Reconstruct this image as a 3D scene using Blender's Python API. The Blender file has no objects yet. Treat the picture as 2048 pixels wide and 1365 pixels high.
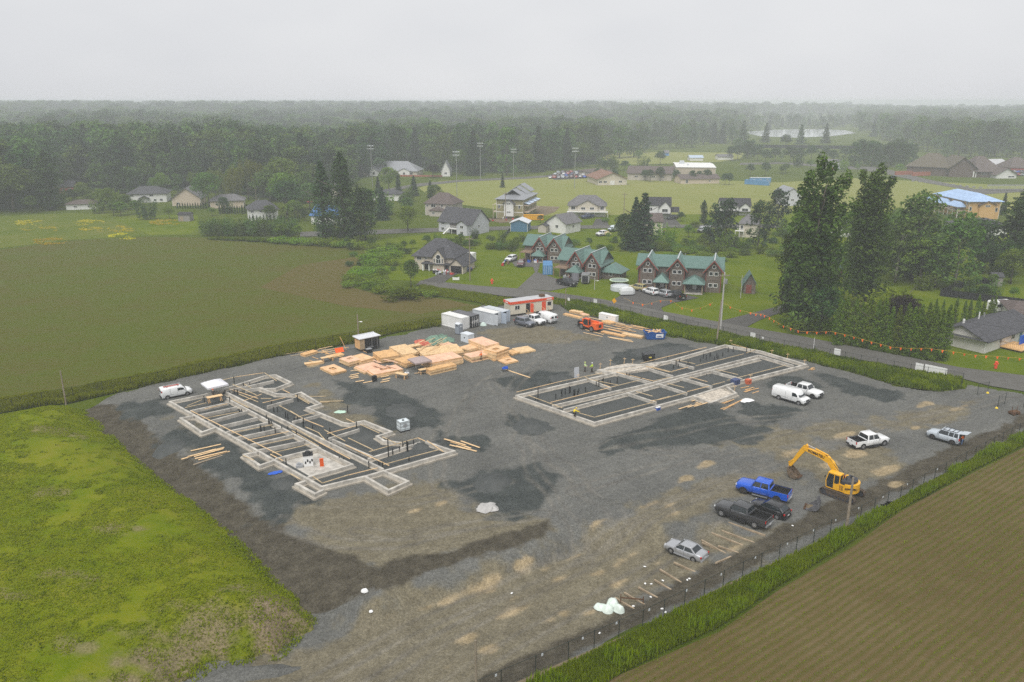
import bpy, math, random
import numpy as np
from mathutils import Vector, Matrix
SC = bpy.context.scene
COL = SC.collection
RNG = np.random.default_rng(11)
random.seed(5)
# ------------------------------------------------------------------ camera
CAM_H, FPX, HORIZ = 46.0, 1593.0, 202.0
PITCH = math.atan((682.5 - HORIZ) / FPX)
cam_data = bpy.data.cameras.new('camera')
cam_data.sensor_width = 36.0
cam_data.lens = 36.0 * FPX / 2048.0
cam_data.clip_start = 0.5
cam_data.clip_end = 12000
cam = bpy.data.objects.new('camera', cam_data)
COL.objects.link(cam)
cam.location = (0, 0, CAM_H)
cam.rotation_euler = (math.pi / 2 - PITCH, 0, 0)
SC.camera = cam
# ------------------------------------------------------------------ sky, sun, exposure
SUN_EL, SUN_AZ = math.radians(58), math.radians(200)      # azimuth clockwise from +Y
world = bpy.data.worlds.new('World')
SC.world = world
world.use_nodes = True
wn, wl = world.node_tree.nodes, world.node_tree.links
wn.clear()
w_out = wn.new('ShaderNodeOutputWorld')
w_bg = wn.new('ShaderNodeBackground')
w_bg.inputs['Strength'].default_value = 0.10
w_sky = wn.new('ShaderNodeTexSky')
w_sky.sky_type = 'NISHITA'
w_sky.sun_disc = False
w_sky.sun_elevation = SUN_EL
w_sky.sun_rotation = SUN_AZ
w_hsv = wn.new('ShaderNodeHueSaturation')
w_hsv.inputs['Saturation'].default_value = 0.15
w_hsv.inputs['Value'].default_value = .7
# overcast: a closed grey cloud deck with soft broad structure over the Nishita sky
w_tc = wn.new('ShaderNodeTexCoord')
w_map = wn.new('ShaderNodeMapping')
w_map.inputs['Scale'].default_value = (1.0, 1.0, 2.2)
w_noi = wn.new('ShaderNodeTexNoise')
w_noi.inputs['Scale'].default_value = 1.7
w_noi.inputs['Detail'].default_value = 4.0
w_ramp = wn.new('ShaderNodeValToRGB')
w_ramp.color_ramp.elements[0].position = 0.3
w_ramp.color_ramp.elements[0].color = (3.30, 3.38, 3.56, 1)
w_ramp.color_ramp.elements[1].position = 0.72
w_ramp.color_ramp.elements[1].color = (4.25, 4.27, 4.32, 1)
w_mix = wn.new('ShaderNodeMixRGB')
w_mix.inputs['Fac'].default_value = 0.9
wl.new(w_tc.outputs['Generated'], w_map.inputs['Vector'])
wl.new(w_map.outputs['Vector'], w_noi.inputs['Vector'])
wl.new(w_noi.outputs['Fac'], w_ramp.inputs['Fac'])
wl.new(w_sky.outputs['Color'], w_hsv.inputs['Color'])
wl.new(w_hsv.outputs['Color'], w_mix.inputs['Color1'])
wl.new(w_ramp.outputs['Color'], w_mix.inputs['Color2'])
wl.new(w_mix.outputs['Color'], w_bg.inputs['Color'])
wl.new(w_bg.outputs['Background'], w_out.inputs['Surface'])
sun_d = bpy.data.lights.new('sun', 'SUN')
sun_d.energy = 1.5
sun_d.angle = math.radians(50)
sun_d.color = (1.0, 0.97, 0.93)
sun = bpy.data.objects.new('sun', sun_d)
COL.objects.link(sun)
_sd = Vector((math.sin(SUN_AZ) * math.cos(SUN_EL), math.cos(SUN_AZ) * math.cos(SUN_EL), math.sin(SUN_EL)))
sun.rotation_euler = _sd.to_track_quat('Z', 'Y').to_euler()
SC.view_settings.view_transform = 'Standard'
SC.view_settings.look = 'None'
SC.view_settings.exposure = 1.0
SC.view_settings.gamma = 1.0
SC.view_settings.use_curve_mapping = False
SC.render.engine = 'CYCLES'
cy = SC.cycles
cy.max_bounces = 6
cy.diffuse_bounces = 2
cy.glossy_bounces = 2
cy.transmission_bounces = 2
cy.transparent_max_bounces = 12
cy.volume_bounces = 2
cy.use_denoising = False        # the overcast light is clean enough; keeps gravel and leaves crisp
SC.render.film_transparent = False
SC.render.threads_mode = 'AUTO'
# ------------------------------------------------------------------ picture <-> ground helpers
_cp, _sp = math.cos(PITCH), math.sin(PITCH)
def ray(px, py):
 dx, dy = (px - 1024.0) / FPX, (682.5 - py) / FPX
 return Vector((dx, _cp + dy * _sp, -_sp + dy * _cp))
def G(px, py, z=0.0):
 """the point at height z that the photograph (2048 px wide) shows at px, py"""
 d = ray(px, py)
 return Vector((0, 0, CAM_H)) + d * ((z - CAM_H) / d.z)
def zat(p, py):
 """height above the ground of photo row py over ground point p"""
 d = ray(1024, py)
 return CAM_H + d.z * (p.y / d.y)
def proj(p):
 v = Vector(p) - Vector((0, 0, CAM_H))
 f = v.y * _cp - v.z * _sp
 u = v.y * _sp + v.z * _cp
 return 1024 + FPX * v.x / f, 682.5 - FPX * u / f
def poly(pts, z=0.0):
 return np.array([tuple(G(x, y, z))[:2] for x, y in pts])
def inside(pl, p):
 x, y = p[:, 0], p[:, 1]
 r = np.zeros(len(p), bool)
 n = len(pl)
 for i in range(n):
  x0, y0 = pl[i]; x1, y1 = pl[(i + 1) % n]
  if y0 == y1: continue
  c = (y0 > y) != (y1 > y)
  r ^= c & (x < (x1 - x0) * (y - y0) / (y1 - y0) + x0)
 return r
def linedist(pl, p, closed=True):
 best = np.full(len(p), 1e9)
 n = len(pl)
 for i in range(n if closed else n - 1):
  a, b = pl[i], pl[(i + 1) % n]
  d = b - a
  t = np.clip(((p - a) @ d) / max(d @ d, 1e-9), 0, 1)
  q = p - a - t[:, None] * d
  best = np.minimum(best, np.hypot(q[:, 0], q[:, 1]))
 return best
def sdist(pl, p):
 d = linedist(pl, p)
 return np.where(inside(pl, p), d, -d)
def sstep(a, b, x):
 t = np.clip((x - a) / (b - a), 0, 1)
 return t * t * (3 - 2 * t)
_NG = {}
def vnoise(p, scale, seed=0):
 """cheap smooth value noise on 2-D points, 0..1"""
 if seed not in _NG:
  _NG[seed] = np.random.default_rng(1000 + seed).random((256, 256))
 g = _NG[seed]
 q = p / scale
 i = np.floor(q).astype(int)
 f = q - i
 f = f * f * (3 - 2 * f)
 a = g[i[:, 0] & 255, i[:, 1] & 255]; b = g[(i[:, 0] + 1) & 255, i[:, 1] & 255]
 c = g[i[:, 0] & 255, (i[:, 1] + 1) & 255]; d = g[(i[:, 0] + 1) & 255, (i[:, 1] + 1) & 255]
 return (a * (1 - f[:, 0]) + b * f[:, 0]) * (1 - f[:, 1]) + (c * (1 - f[:, 0]) + d * f[:, 0]) * f[:, 1]
def fnoise(p, scale, seed=0):
 return (vnoise(p, scale, seed) + 0.5 * vnoise(p, scale * .47, seed + 1) + .25 * vnoise(p, scale * .21, seed + 2)) / 1.75
def far_rise(p):
 """the valley floor lifts gently towards the far forest"""
 d = np.hypot(p[:, 0], p[:, 1])
 return 21 * sstep(700, 2600, d) * np.interp(p[:, 0] / np.maximum(p[:, 1], 1), [-.2, .25, .5], [1, .8, .45])
def sample(pl, n, rng=RNG):
 lo, hi = pl.min(0), pl.max(0)
 out = []
 tot = 0
 while tot < n:
  q = lo + rng.random((n * 2, 2)) * (hi - lo)
  q = q[inside(pl, q)]
  out.append(q); tot += len(q)
 return np.concatenate(out)[:n]
def area(pl):
 x, y = pl[:, 0], pl[:, 1]
 return abs(np.dot(x, np.roll(y, 1)) - np.dot(y, np.roll(x, 1))) / 2
# ------------------------------------------------------------------ mesh helpers
class MB:
 def __init__(s): s.v = []; s.f = []; s.m = []; s.mi = 0
 def add(s, vs, fs):
  o = len(s.v)
  s.v += [tuple(v) for v in vs]
  s.f += [tuple(i + o for i in f) for f in fs]
  s.m += [s.mi] * len(fs)
  return s
 def box(s, c, d, rz=0.0, rx=0.0, ry=0.0):
  x, y, z = d[0] / 2, d[1] / 2, d[2] / 2
  vs = [Vector(p) for p in ((-x,-y,-z),(x,-y,-z),(x,y,-z),(-x,y,-z),(-x,-y,z),(x,-y,z),(x,y,z),(-x,y,z))]
  if rx or ry or rz:
   R = Matrix.Rotation(rz, 3, 'Z') @ Matrix.Rotation(ry, 3, 'Y') @ Matrix.Rotation(rx, 3, 'X')
   vs = [R @ v for v in vs]
  c = Vector(c)
  return s.add([v + c for v in vs], [(0,3,2,1),(4,5,6,7),(0,1,5,4),(1,2,6,5),(2,3,7,6),(3,0,4,7)])
 def b2(s, x0, x1, y0, y1, z0, z1):
  return s.box(((x0+x1)/2, (y0+y1)/2, (z0+z1)/2), (abs(x1-x0), abs(y1-y0), abs(z1-z0)))
 def beam(s, a, b, w, h, up=(0,0,1)):
  a, b = Vector(a), Vector(b)
  d = (b - a).normalized()
  u = Vector(up)
  if abs(d.dot(u)) > .98: u = Vector((1,0,0))
  r = d.cross(u).normalized(); u = r.cross(d)
  vs = []
  for p in (a, b):
   for i, j in ((-1,-1),(1,-1),(1,1),(-1,1)):
    vs.append(p + r * (i*w/2) + u * (j*h/2))
  return s.add(vs, [(0,1,2,3),(7,6,5,4),(0,4,5,1),(1,5,6,2),(2,6,7,3),(3,7,4,0)])
 def cyl(s, a, b, r0, r1=None, n=10, caps=True):
  a, b = Vector(a), Vector(b)
  if r1 is None: r1 = r0
  d = (b - a).normalized()
  u = Vector((0,0,1)) if abs(d.z) < .95 else Vector((1,0,0))
  r = d.cross(u).normalized(); u = r.cross(d)
  vs = []
  for p, q in ((a, r0), (b, r1)):
   for k in range(n):
    t = 2*math.pi*k/n
    vs.append(p + (r*math.cos(t) + u*math.sin(t))*q)
  fs = [(k, (k+1)%n, n+(k+1)%n, n+k) for k in range(n)]
  if caps: fs += [tuple(range(n-1,-1,-1)), tuple(range(n, 2*n))]
  return s.add(vs, fs)
 def tube(s, pts, r, n=6):
  pts = [Vector(p) for p in pts]
  rings = []
  for i, p in enumerate(pts):
   d = (pts[min(i+1,len(pts)-1)] - pts[max(i-1,0)]).normalized()
   u = Vector((0,0,1)) if abs(d.z) < .95 else Vector((1,0,0))
   a = d.cross(u).normalized(); u = a.cross(d)
   rr = r[i] if isinstance(r, (list, tuple)) else r
   rings.append([p + (a*math.cos(2*math.pi*k/n) + u*math.sin(2*math.pi*k/n))*rr for k in range(n)])
  return s.loft(rings)
 def loft(s, rings, caps=True):
  n = len(rings[0])
  vs = [p for r in rings for p in r]
  fs = []
  for i in range(len(rings)-1):
   for k in range(n):
    fs.append((i*n+k, i*n+(k+1)%n, (i+1)*n+(k+1)%n, (i+1)*n+k))
  if caps: fs += [tuple(range(n-1,-1,-1)), tuple((len(rings)-1)*n+k for k in range(n))]
  return s.add(vs, fs)
 def prism(s, pl, z0, z1):
  n = len(pl)
  a = 0
  for i in range(n):
   a += pl[i][0]*pl[(i+1)%n][1] - pl[(i+1)%n][0]*pl[i][1]
  if a < 0: pl = list(pl)[::-1]
  vs = [(p[0], p[1], z0) for p in pl] + [(p[0], p[1], z1) for p in pl]
  fs = [(i, (i+1)%n, n+(i+1)%n, n+i) for i in range(n)] + [tuple(range(n-1,-1,-1)), tuple(range(n,2*n))]
  return s.add(vs, fs)
 def extr(s, prof, y0, y1):
  """profile in x,z extruded along y"""
  n = len(prof)
  a = sum(prof[i][0]*prof[(i+1)%n][1] - prof[(i+1)%n][0]*prof[i][1] for i in range(n))
  if a < 0: prof = list(prof)[::-1]
  vs = [(p[0], y0, p[1]) for p in prof] + [(p[0], y1, p[1]) for p in prof]
  fs = [((i+1)%n, i, n+i, n+(i+1)%n)[::-1] for i in range(n)]
  fs += [tuple(range(n)), tuple(range(2*n-1, n-1, -1))]
  return s.add(vs, fs)
 def extx(s, prof, x0, x1):
  """profile in y,z extruded along x"""
  n = len(prof)
  vs = [(x0, p[0], p[1]) for p in prof] + [(x1, p[0], p[1]) for p in prof]
  fs = [(i, (i+1)%n, n+(i+1)%n, n+i) for i in range(n)] + [tuple(range(n-1,-1,-1)), tuple(range(n,2*n))]
  return s.add(vs, fs)
 def quad(s, *p): return s.add(p, [tuple(range(len(p)))])
 def dome(s, c, rx, ry, rz, nu=10, nv=4, lo=0.0):
  rings = []
  for j in range(nv):
   t = lo + (math.pi/2 - lo) * j / nv
   rings.append([(c[0]+rx*math.cos(t)*math.cos(2*math.pi*k/nu), c[1]+ry*math.cos(t)*math.sin(2*math.pi*k/nu), c[2]+rz*math.sin(t)) for k in range(nu)])
  o = len(s.v)
  s.loft(rings, caps=False)
  top = len(s.v)
  s.v.append((c[0], c[1], c[2]+rz))
  b = o + (nv-1)*nu
  for k in range(nu):
   s.f.append((b+k, b+(k+1)%nu, top)); s.m.append(s.mi)
  s.f.append(tuple(o+k for k in range(nu-1,-1,-1))); s.m.append(s.mi)
  return s
 def mesh(s, name, mats, smooth=False):
  me = bpy.data.meshes.new(name)
  me.from_pydata(s.v, [], s.f)
  for m in (mats if isinstance(mats, (list, tuple)) else [mats]): me.materials.append(m)
  if max(s.m, default=0) > 0: me.polygons.foreach_set('material_index', s.m)
  if smooth: me.polygons.foreach_set('use_smooth', [True]*len(s.f))
  me.update()
  return me
 def build(s, name, mats, parent=None, smooth=False, loc=None, rz=0.0):
  o = bpy.data.objects.new(name, s.mesh(name, mats, smooth))
  COL.objects.link(o)
  if parent is not None: o.parent = parent
  if loc is not None: o.location = loc
  if rz: o.rotation_euler = (0, 0, rz)
  return o
def tag(o, label=None, cat=None, group=None, kind=None):
 if label: o['label'] = label
 if cat: o['category'] = cat
 if group: o['group'] = group
 if kind: o['kind'] = kind
 return o
def thing(name, label, cat, loc=(0,0,0), rz=0.0, group=None):
 o = bpy.data.objects.new(name, None)
 o.empty_display_size = .5
 COL.objects.link(o)
 o.location = loc
 o.rotation_euler = (0, 0, rz)
 return tag(o, label, cat, group)
_KIDS = {}
def kids(o):
 return [c for c in o.children]
def copy_tree(o, parent=None):
 c = o.copy()
 COL.objects.link(c)
 if parent is not None:
  c.parent = parent
 for ch in list(o.children):
  copy_tree(ch, c)
 return c
def npmesh(name, V, Fq, mat, tint=None, k=4):
 """big mesh from numpy arrays, k corners a face, optional per-face tint attribute"""
 me = bpy.data.meshes.new(name)
 nf = len(Fq)
 me.vertices.add(len(V)); me.vertices.foreach_set('co', np.asarray(V, np.float32).ravel())
 me.loops.add(nf*k); me.loops.foreach_set('vertex_index', np.asarray(Fq, np.int32).ravel())
 me.polygons.add(nf); me.polygons.foreach_set('loop_start', np.arange(0, nf*k, k, dtype=np.int32))
 me.update(calc_edges=True)
 if tint is not None:
  a = me.attributes.new('tint', 'FLOAT', 'FACE')
  a.data.foreach_set('value', np.asarray(tint, np.float32))
 me.materials.append(mat)
 return me
def link(name, me, parent=None):
 o = bpy.data.objects.new(name, me)
 COL.objects.link(o)
 if parent is not None: o.parent = parent
 return o
# ------------------------------------------------------------------ materials
_MATS = {}
def rgb(c): return (c[0], c[1], c[2], 1)
def mat(name, col, rough=.7, metal=0.0, var=.12, scale=3.0, spec=.3, bump=0.0, coat=0.0):
 """plain procedural surface: base colour broken up by two scales of noise"""
 if name in _MATS: return _MATS[name]
 m = bpy.data.materials.new(name); m.use_nodes = True
 n, l = m.node_tree.nodes, m.node_tree.links
 b = n['Principled BSDF']
 b.inputs['Roughness'].default_value = rough
 b.inputs['Metallic'].default_value = metal
 b.inputs['Specular IOR Level'].default_value = spec
 b.inputs['Coat Weight'].default_value = coat
 b.inputs['Coat Roughness'].default_value = .12
 tc = n.new('ShaderNodeTexCoord')
 no = n.new('ShaderNodeTexNoise'); no.inputs['Scale'].default_value = scale; no.inputs['Detail'].default_value = 5
 l.new(tc.outputs['Object'], no.inputs['Vector'])
 mx = n.new('ShaderNodeMixRGB')
 mx.inputs['Color1'].default_value = rgb([c*(1-var) for c in col])
 mx.inputs['Color2'].default_value = rgb([min(1, c*(1+var)) for c in col])
 rp = n.new('ShaderNodeValToRGB'); rp.color_ramp.elements[0].position = .3; rp.color_ramp.elements[1].position = .7
 l.new(no.outputs['Fac'], rp.inputs['Fac']); l.new(rp.outputs['Color'], mx.inputs['Fac'])
 l.new(mx.outputs['Color'], b.inputs['Base Color'])
 if bump:
  bp = n.new('ShaderNodeBump'); bp.inputs['Strength'].default_value = bump; bp.inputs['Distance'].default_value = .03
  l.new(no.outputs['Fac'], bp.inputs['Height']); l.new(bp.outputs['Normal'], b.inputs['Normal'])
 _MATS[name] = m
 return m
def ribbed(name, col, axis='X', freq=2.5, rough=.5, metal=0.0, var=.1, depth=.04, dark=.75, spec=.3):
 """surface with parallel ribs (standing seams, siding, shingle courses) as relief plus thin joint lines"""
 if name in _MATS: return _MATS[name]
 m = mat(name, col, rough, metal, var, 1.3, spec)
 n, l = m.node_tree.nodes, m.node_tree.links
 b = n['Principled BSDF']
 tc = next(x for x in n if x.type == 'TEX_COORD')
 w = n.new('ShaderNodeTexWave'); w.wave_type = 'BANDS'; w.bands_direction = axis; w.wave_profile = 'SAW'
 w.inputs['Scale'].default_value = freq * .314; w.inputs['Distortion'].default_value = 0
 l.new(tc.outputs['Object'], w.inputs['Vector'])
 bp = n.new('ShaderNodeBump'); bp.inputs['Strength'].default_value = .8; bp.inputs['Distance'].default_value = depth
 l.new(w.outputs['Fac'], bp.inputs['Height']); l.new(bp.outputs['Normal'], b.inputs['Normal'])
 rp = n.new('ShaderNodeValToRGB'); rp.color_ramp.elements[0].position = .04; rp.color_ramp.elements[1].position = .14
 rp.color_ramp.elements[0].color = (dark, dark, dark, 1)
 l.new(w.outputs['Fac'], rp.inputs['Fac'])
 mu = n.new('ShaderNodeMixRGB'); mu.blend_type = 'MULTIPLY'; mu.inputs['Fac'].default_value = 1
 src = b.inputs['Base Color'].links[0].from_socket
 l.new(src, mu.inputs['Color1']); l.new(rp.outputs['Color'], mu.inputs['Color2'])
 l.new(mu.outputs['Color'], b.inputs['Base Color'])
 return m
def leafmat(name, dark, light, trans=.25, hue=.02):
 """foliage: colour from the per-leaf tint and a per-plant random, part translucent"""
 if name in _MATS: return _MATS[name]
 m = bpy.data.materials.new(name); m.use_nodes = True
 n, l = m.node_tree.nodes, m.node_tree.links
 n.clear()
 out = n.new('ShaderNodeOutputMaterial')
 at = n.new('ShaderNodeAttribute'); at.attribute_name = 'tint'
 mx = n.new('ShaderNodeMixRGB'); mx.inputs['Color1'].default_value = rgb(dark); mx.inputs['Color2'].default_value = rgb(light)
 l.new(at.outputs['Fac'], mx.inputs['Fac'])
 oi = n.new('ShaderNodeObjectInfo')
 hs = n.new('ShaderNodeHueSaturation')
 mr = n.new('ShaderNodeMapRange'); mr.inputs['To Min'].default_value = .5 - hue; mr.inputs['To Max'].default_value = .5 + hue
 mv = n.new('ShaderNodeMapRange'); mv.inputs['To Min'].default_value = .8; mv.inputs['To Max'].default_value = 1.2
 l.new(oi.outputs['Random'], mr.inputs['Value']); l.new(oi.outputs['Random'], mv.inputs['Value'])
 l.new(mr.outputs['Result'], hs.inputs['Hue']); l.new(mv.outputs['Result'], hs.inputs['Value'])
 l.new(mx.outputs['Color'], hs.inputs['Color'])
 d = n.new('ShaderNodeBsdfDiffuse'); t = n.new('ShaderNodeBsdfTranslucent'); ms = n.new('ShaderNodeMixShader')
 ms.inputs['Fac'].default_value = trans
 l.new(hs.outputs['Color'], d.inputs['Color']); l.new(hs.outputs['Color'], t.inputs['Color'])
 l.new(d.outputs['BSDF'], ms.inputs[1]); l.new(t.outputs['BSDF'], ms.inputs[2])
 l.new(ms.outputs['Shader'], out.inputs['Surface'])
 _MATS[name] = m
 return m
# ================================================================== GROUND
def sheet(name, pts, m, z, kind='structure', parent=None, world_pts=False):
 pl = np.array(pts) if world_pts else poly(pts)
 me = bpy.data.meshes.new(name)
 a = np.dot(pl[:, 0], np.roll(pl[:, 1], -1)) - np.dot(pl[:, 1], np.roll(pl[:, 0], -1))
 if a < 0: pl = pl[::-1]
 me.from_pydata([(x, y, z) for x, y in pl], [], [tuple(range(len(pl)))])
 me.materials.append(m)
 o = link(name, me, parent)
 tag(o, kind=kind)
 return o
def ground_mat(name, cols, scales=(0.05, 0.6, 5.0), rough=.95, bump=.35, speck=0.0, bands=None, bdist=.08):
 """three-scale noise between a list of colours, optional crop rows: bands = (angle, period m, colour, amount)"""
 m = bpy.data.materials.new(name); m.use_nodes = True
 n, l = m.node_tree.nodes, m.node_tree.links
 b = n['Principled BSDF']; b.inputs['Roughness'].default_value = rough; b.inputs['Specular IOR Level'].default_value = .03
 tc = n.new('ShaderNodeTexCoord')
 prev = None
 outs = []
 for i, s in enumerate(scales):
  no = n.new('ShaderNodeTexNoise'); no.inputs['Scale'].default_value = s; no.inputs['Detail'].default_value = 6; no.inputs['Roughness'].default_value = .6
  l.new(tc.outputs['Object'], no.inputs['Vector']); outs.append(no.outputs['Fac'])
 rp = n.new('ShaderNodeValToRGB')
 e = rp.color_ramp.elements
 e[0].position = .3; e[0].color = rgb(cols[0]); e[1].position = .7; e[1].color = rgb(cols[-1])
 for k, c in enumerate(cols[1:-1]):
  x = e.new(.3 + .4*(k+1)/(len(cols)-1)); x.color = rgb(c)
 ad = n.new('ShaderNodeMath'); ad.operation = 'MULTIPLY_ADD'; ad.inputs[1].default_value = .42
 l.new(outs[0], ad.inputs[0])
 a2 = n.new('ShaderNodeMath'); a2.operation = 'MULTIPLY_ADD'; a2.inputs[1].default_value = .33; a2.inputs[2].default_value = 0
 l.new(outs[1], a2.inputs[0])
 a3 = n.new('ShaderNodeMath'); a3.operation = 'MULTIPLY_ADD'; a3.inputs[1].default_value = .25
 l.new(outs[-1], a3.inputs[0]); l.new(a2.outputs[0], a3.inputs[2]); l.new(a3.outputs[0], ad.inputs[2])
 l.new(ad.outputs[0], rp.inputs['Fac'])
 col = rp.outputs['Color']
 if bands:
  ang, per, bc, amt = bands
  mp = n.new('ShaderNodeMapping'); mp.inputs['Rotation'].default_value = (0, 0, ang)
  l.new(tc.outputs['Object'], mp.inputs['Vector'])
  w = n.new('ShaderNodeTexWave'); w.wave_type = 'BANDS'; w.bands_direction = 'Y'
  w.inputs['Scale'].default_value = .314 / per; w.inputs['Distortion'].default_value = 2.2
  w.inputs['Detail'].default_value = 2; w.inputs['Detail Scale'].default_value = .4
  l.new(mp.outputs['Vector'], w.inputs['Vector'])
  mm = n.new('ShaderNodeMath'); mm.operation = 'MULTIPLY'; mm.inputs[1].default_value = amt
  l.new(w.outputs['Fac'], mm.inputs[0])
  mx = n.new('ShaderNodeMixRGB'); mx.inputs['Color2'].default_value = rgb(bc)
  l.new(mm.outputs[0], mx.inputs['Fac']); l.new(col, mx.inputs['Color1'])
  col = mx.outputs['Color']
 l.new(col, b.inputs['Base Color'])
 bp = n.new('ShaderNodeBump'); bp.inputs['Strength'].default_value = bump; bp.inputs['Distance'].default_value = bdist
 l.new(outs[-1], bp.inputs['Height']); l.new(bp.outputs['Normal'], b.inputs['Normal'])
 return m
SITE = [(100,835),(150,806),(330,764),(560,712),(700,690),(880,652),(900,636),(1000,598),(1112,600),(1138,622),(1180,632),(1270,650),
  (1340,672),(1440,692),(1520,704),(1610,722),(1700,745),(1800,773),(1880,783),(1915,768),(1990,778),(2100,800),(2320,850),(2062,864),
  (1925,932),(1800,1002),(1700,1058),(1500,1155),(1300,1250),(1100,1352),(900,1470),(280,1470),(300,1400),(380,1310),(480,1235),(540,1180),
  (500,1130),(420,1080),(330,1010),(200,905)]
MOUND = [(-420,905),(-200,862),(0,822),(80,806),(160,799),(195,836),(250,880),(330,950),(395,988),(462,1045),(484,1078),(545,1128),(600,1165),
   (634,1198),(638,1222),(600,1238),(560,1282),(500,1292),(430,1312),(385,1332),(350,1375),(200,1470),(-200,1560),(-700,1500)]
PAD = [(742,1192),(800,1163),(880,1140),(960,1115),(1040,1095),(1092,1072),(1130,1000),(600,900),(330,830),(470,1050),(640,1160)]
site_pl, mound_pl, pad_pl = poly(SITE), poly(MOUND), poly(PAD)
_ylow = G(1090, 1050).y
def site_h(p):
 """height of the gravel yard"""
 h = (fnoise(p, 3.0, 20) - .5) * .10 + (fnoise(p, .9, 30) - .5) * .05
 d = np.maximum(-sdist(pad_pl, p), 0)
 h -= 1.8 * sstep(0, 3.2, d) * (1 - sstep(9, 26, d)) * sstep(_ylow + 1, _ylow - 3, p[:, 1]) * sstep(-30, -14, p[:, 0])
 dm = np.abs(sdist(mound_pl, p))
 h -= 1.15 * np.exp(-(dm / 3.6) ** 2)
 # windrow of fill beside the right-hand foundation
 r = linedist(poly([(1228,888),(1290,872),(1345,850),(1400,824),(1432,814)]), p, False)
 h += .75 * np.exp(-(r / 1.5) ** 2) * (.7 + .6 * fnoise(p, 2.0, 41))
 r = linedist(poly([(1085,1075),(1010,1098),(900,1122),(800,1140),(745,1150)]), p, False)
 h += .25 * np.exp(-(r / 1.6) ** 2) * fnoise(p, 1.6, 43) * 1.5
 return h
_dv = G(1850, 835) - G(700, 1365)
DRIVE_A = math.atan2(_dv.y, _dv.x)
def tell(px, py, rx, ry):
 c, s = math.cos(-.3), math.sin(-.3)
 return [(px + a*c - b*s, py + a*s + b*c) for a, b in ((rx*math.cos(t), ry*math.sin(t)) for t in np.linspace(0, 2*math.pi, 11)[:-1])]
def ell(px, py, rx, ry): return [(px + rx*math.cos(t), py + ry*math.sin(t)) for t in np.linspace(0, 2*math.pi, 11)[:-1]]
DARK = [[(228,812),(270,798),(330,800),(345,825),(300,834),(250,830)], [(305,868),(360,850),(420,868),(485,893),(470,918),(400,908),(330,892)],
  [(395,930),(470,905),(540,940),(600,985),(645,1000),(560,1012),(490,992),(470,960)], [(488,985),(560,962),(600,1000),(560,1040),(500,1030)],
  [(655,757),(740,768),(830,798),(862,832),(800,834),(700,802)], ell(812,832,70,26), [(895,968),(980,946),(1080,925),(1112,952),(1102,1000),(1080,1030),(990,1022),(920,988)],
  [(888,868),(970,878),(962,898),(880,892)], [(1008,832),(1050,826),(1098,852),(1092,872),(1040,866)],
  [(1212,882),(1300,850),(1400,808),(1442,815),(1485,850),(1535,860),(1500,888),(1400,884),(1290,903),(1225,898)],
  [(1655,750),(1700,765),(1800,782),(1785,802),(1710,790),(1660,770)], [(1535,750),(1600,753),(1645,775),(1600,792),(1545,775)],
  [(1000,760),(1080,745),(1140,742),(1130,768),(1040,778)], [(1236,708),(1330,690),(1385,690),(1330,716),(1230,726)],
  [(545,800),(600,815),(690,870),(640,870),(560,825)], [(1470,800),(1560,815),(1620,820),(1530,850),(1480,830)], [(1195,900),(1240,880),(1260,905),(1215,912)]]
BROWN = [[(690,985),(820,962),(900,975),(960,1010),(1090,1040),(1095,1078),(960,1112),(790,1150),(640,1100),(560,1040),(600,1012)],
   [(330,1375),(560,1280),(780,1165),(1090,1085),(1280,1005),(1500,935),(1610,962),(1450,1000),(1340,1060),(1420,1110),(1100,1325),(1000,1400),(330,1480)],
   [(1375,872),(1560,853),(1800,832),(1960,798),(1900,852),(1700,872),(1500,902)], [(1395,1040),(1570,1058),(1500,1115),(1400,1092)],
   [(640,772),(700,830),(770,830),(785,868),(700,878),(640,830)], [(350,835),(470,905),(520,955),(400,915),(330,885)],
   [(1560,900),(1800,900),(1810,960),(1640,960)], [(940,655),(1100,650),(1180,680),(1000,690)]]
COARSE = [[(165,799),(235,806),(330,880),(430,950),(520,1020),(640,1090),(785,1150),(735,1198),(640,1172),(540,1100),(460,1040),(380,975),(290,905),(195,845)],
   [(735,1192),(880,1142),(1040,1098),(1092,1076),(1098,1040),(1020,1062),(900,1100),(790,1122),(735,1150)],
   [(2100,838),(1700,1030),(1500,1125),(1250,1245),(1000,1370),(880,1370),(1180,1225),(1330,1150),(1500,1085),(1650,1012),(1900,895),(2050,830)]]
SAND = [(1242,1096,26,9),(1265,1081,12,5),(1145,1087,22,6),(1090,1108,11,6),(1125,1125,26,7),(1198,1117,22,7),(934,1157,56,8),(899,1172,28,6),(964,1143,42,6),
  (1045,1112,26,8),(1025,1193,40,9),(1092,1210,18,6),(1028,1165,9,4),(782,1207,16,3),(928,1243,26,7),(884,1008,13,5),(832,1021,15,5),(1198,1043,20,6),
  (1300,1010,20,5),(1340,1030,14,5),(1774,942,24,9),(1830,855,9,4),(1709,908,16,5),(1874,848,9,4),(1320,1100,14,4),(1180,1193,12,4),
  (1128,1193,12,4),(980,1265,14,5),(900,1300,10,4),(1790,968,12,5),(1468,1088,22,8),(1240,1135,16,5),(1340,1010,14,5),(1585,905,14,5),(1660,930,14,5),(850,1185,20,4),
  (1410,930,16,5),(1370,960,16,5),(1255,1030,12,4),(1690,870,18,4),(1760,860,14,4),(1850,810,20,4),(1920,815,18,4),(600,700,14,3),(630,730,18,4)]
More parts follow.
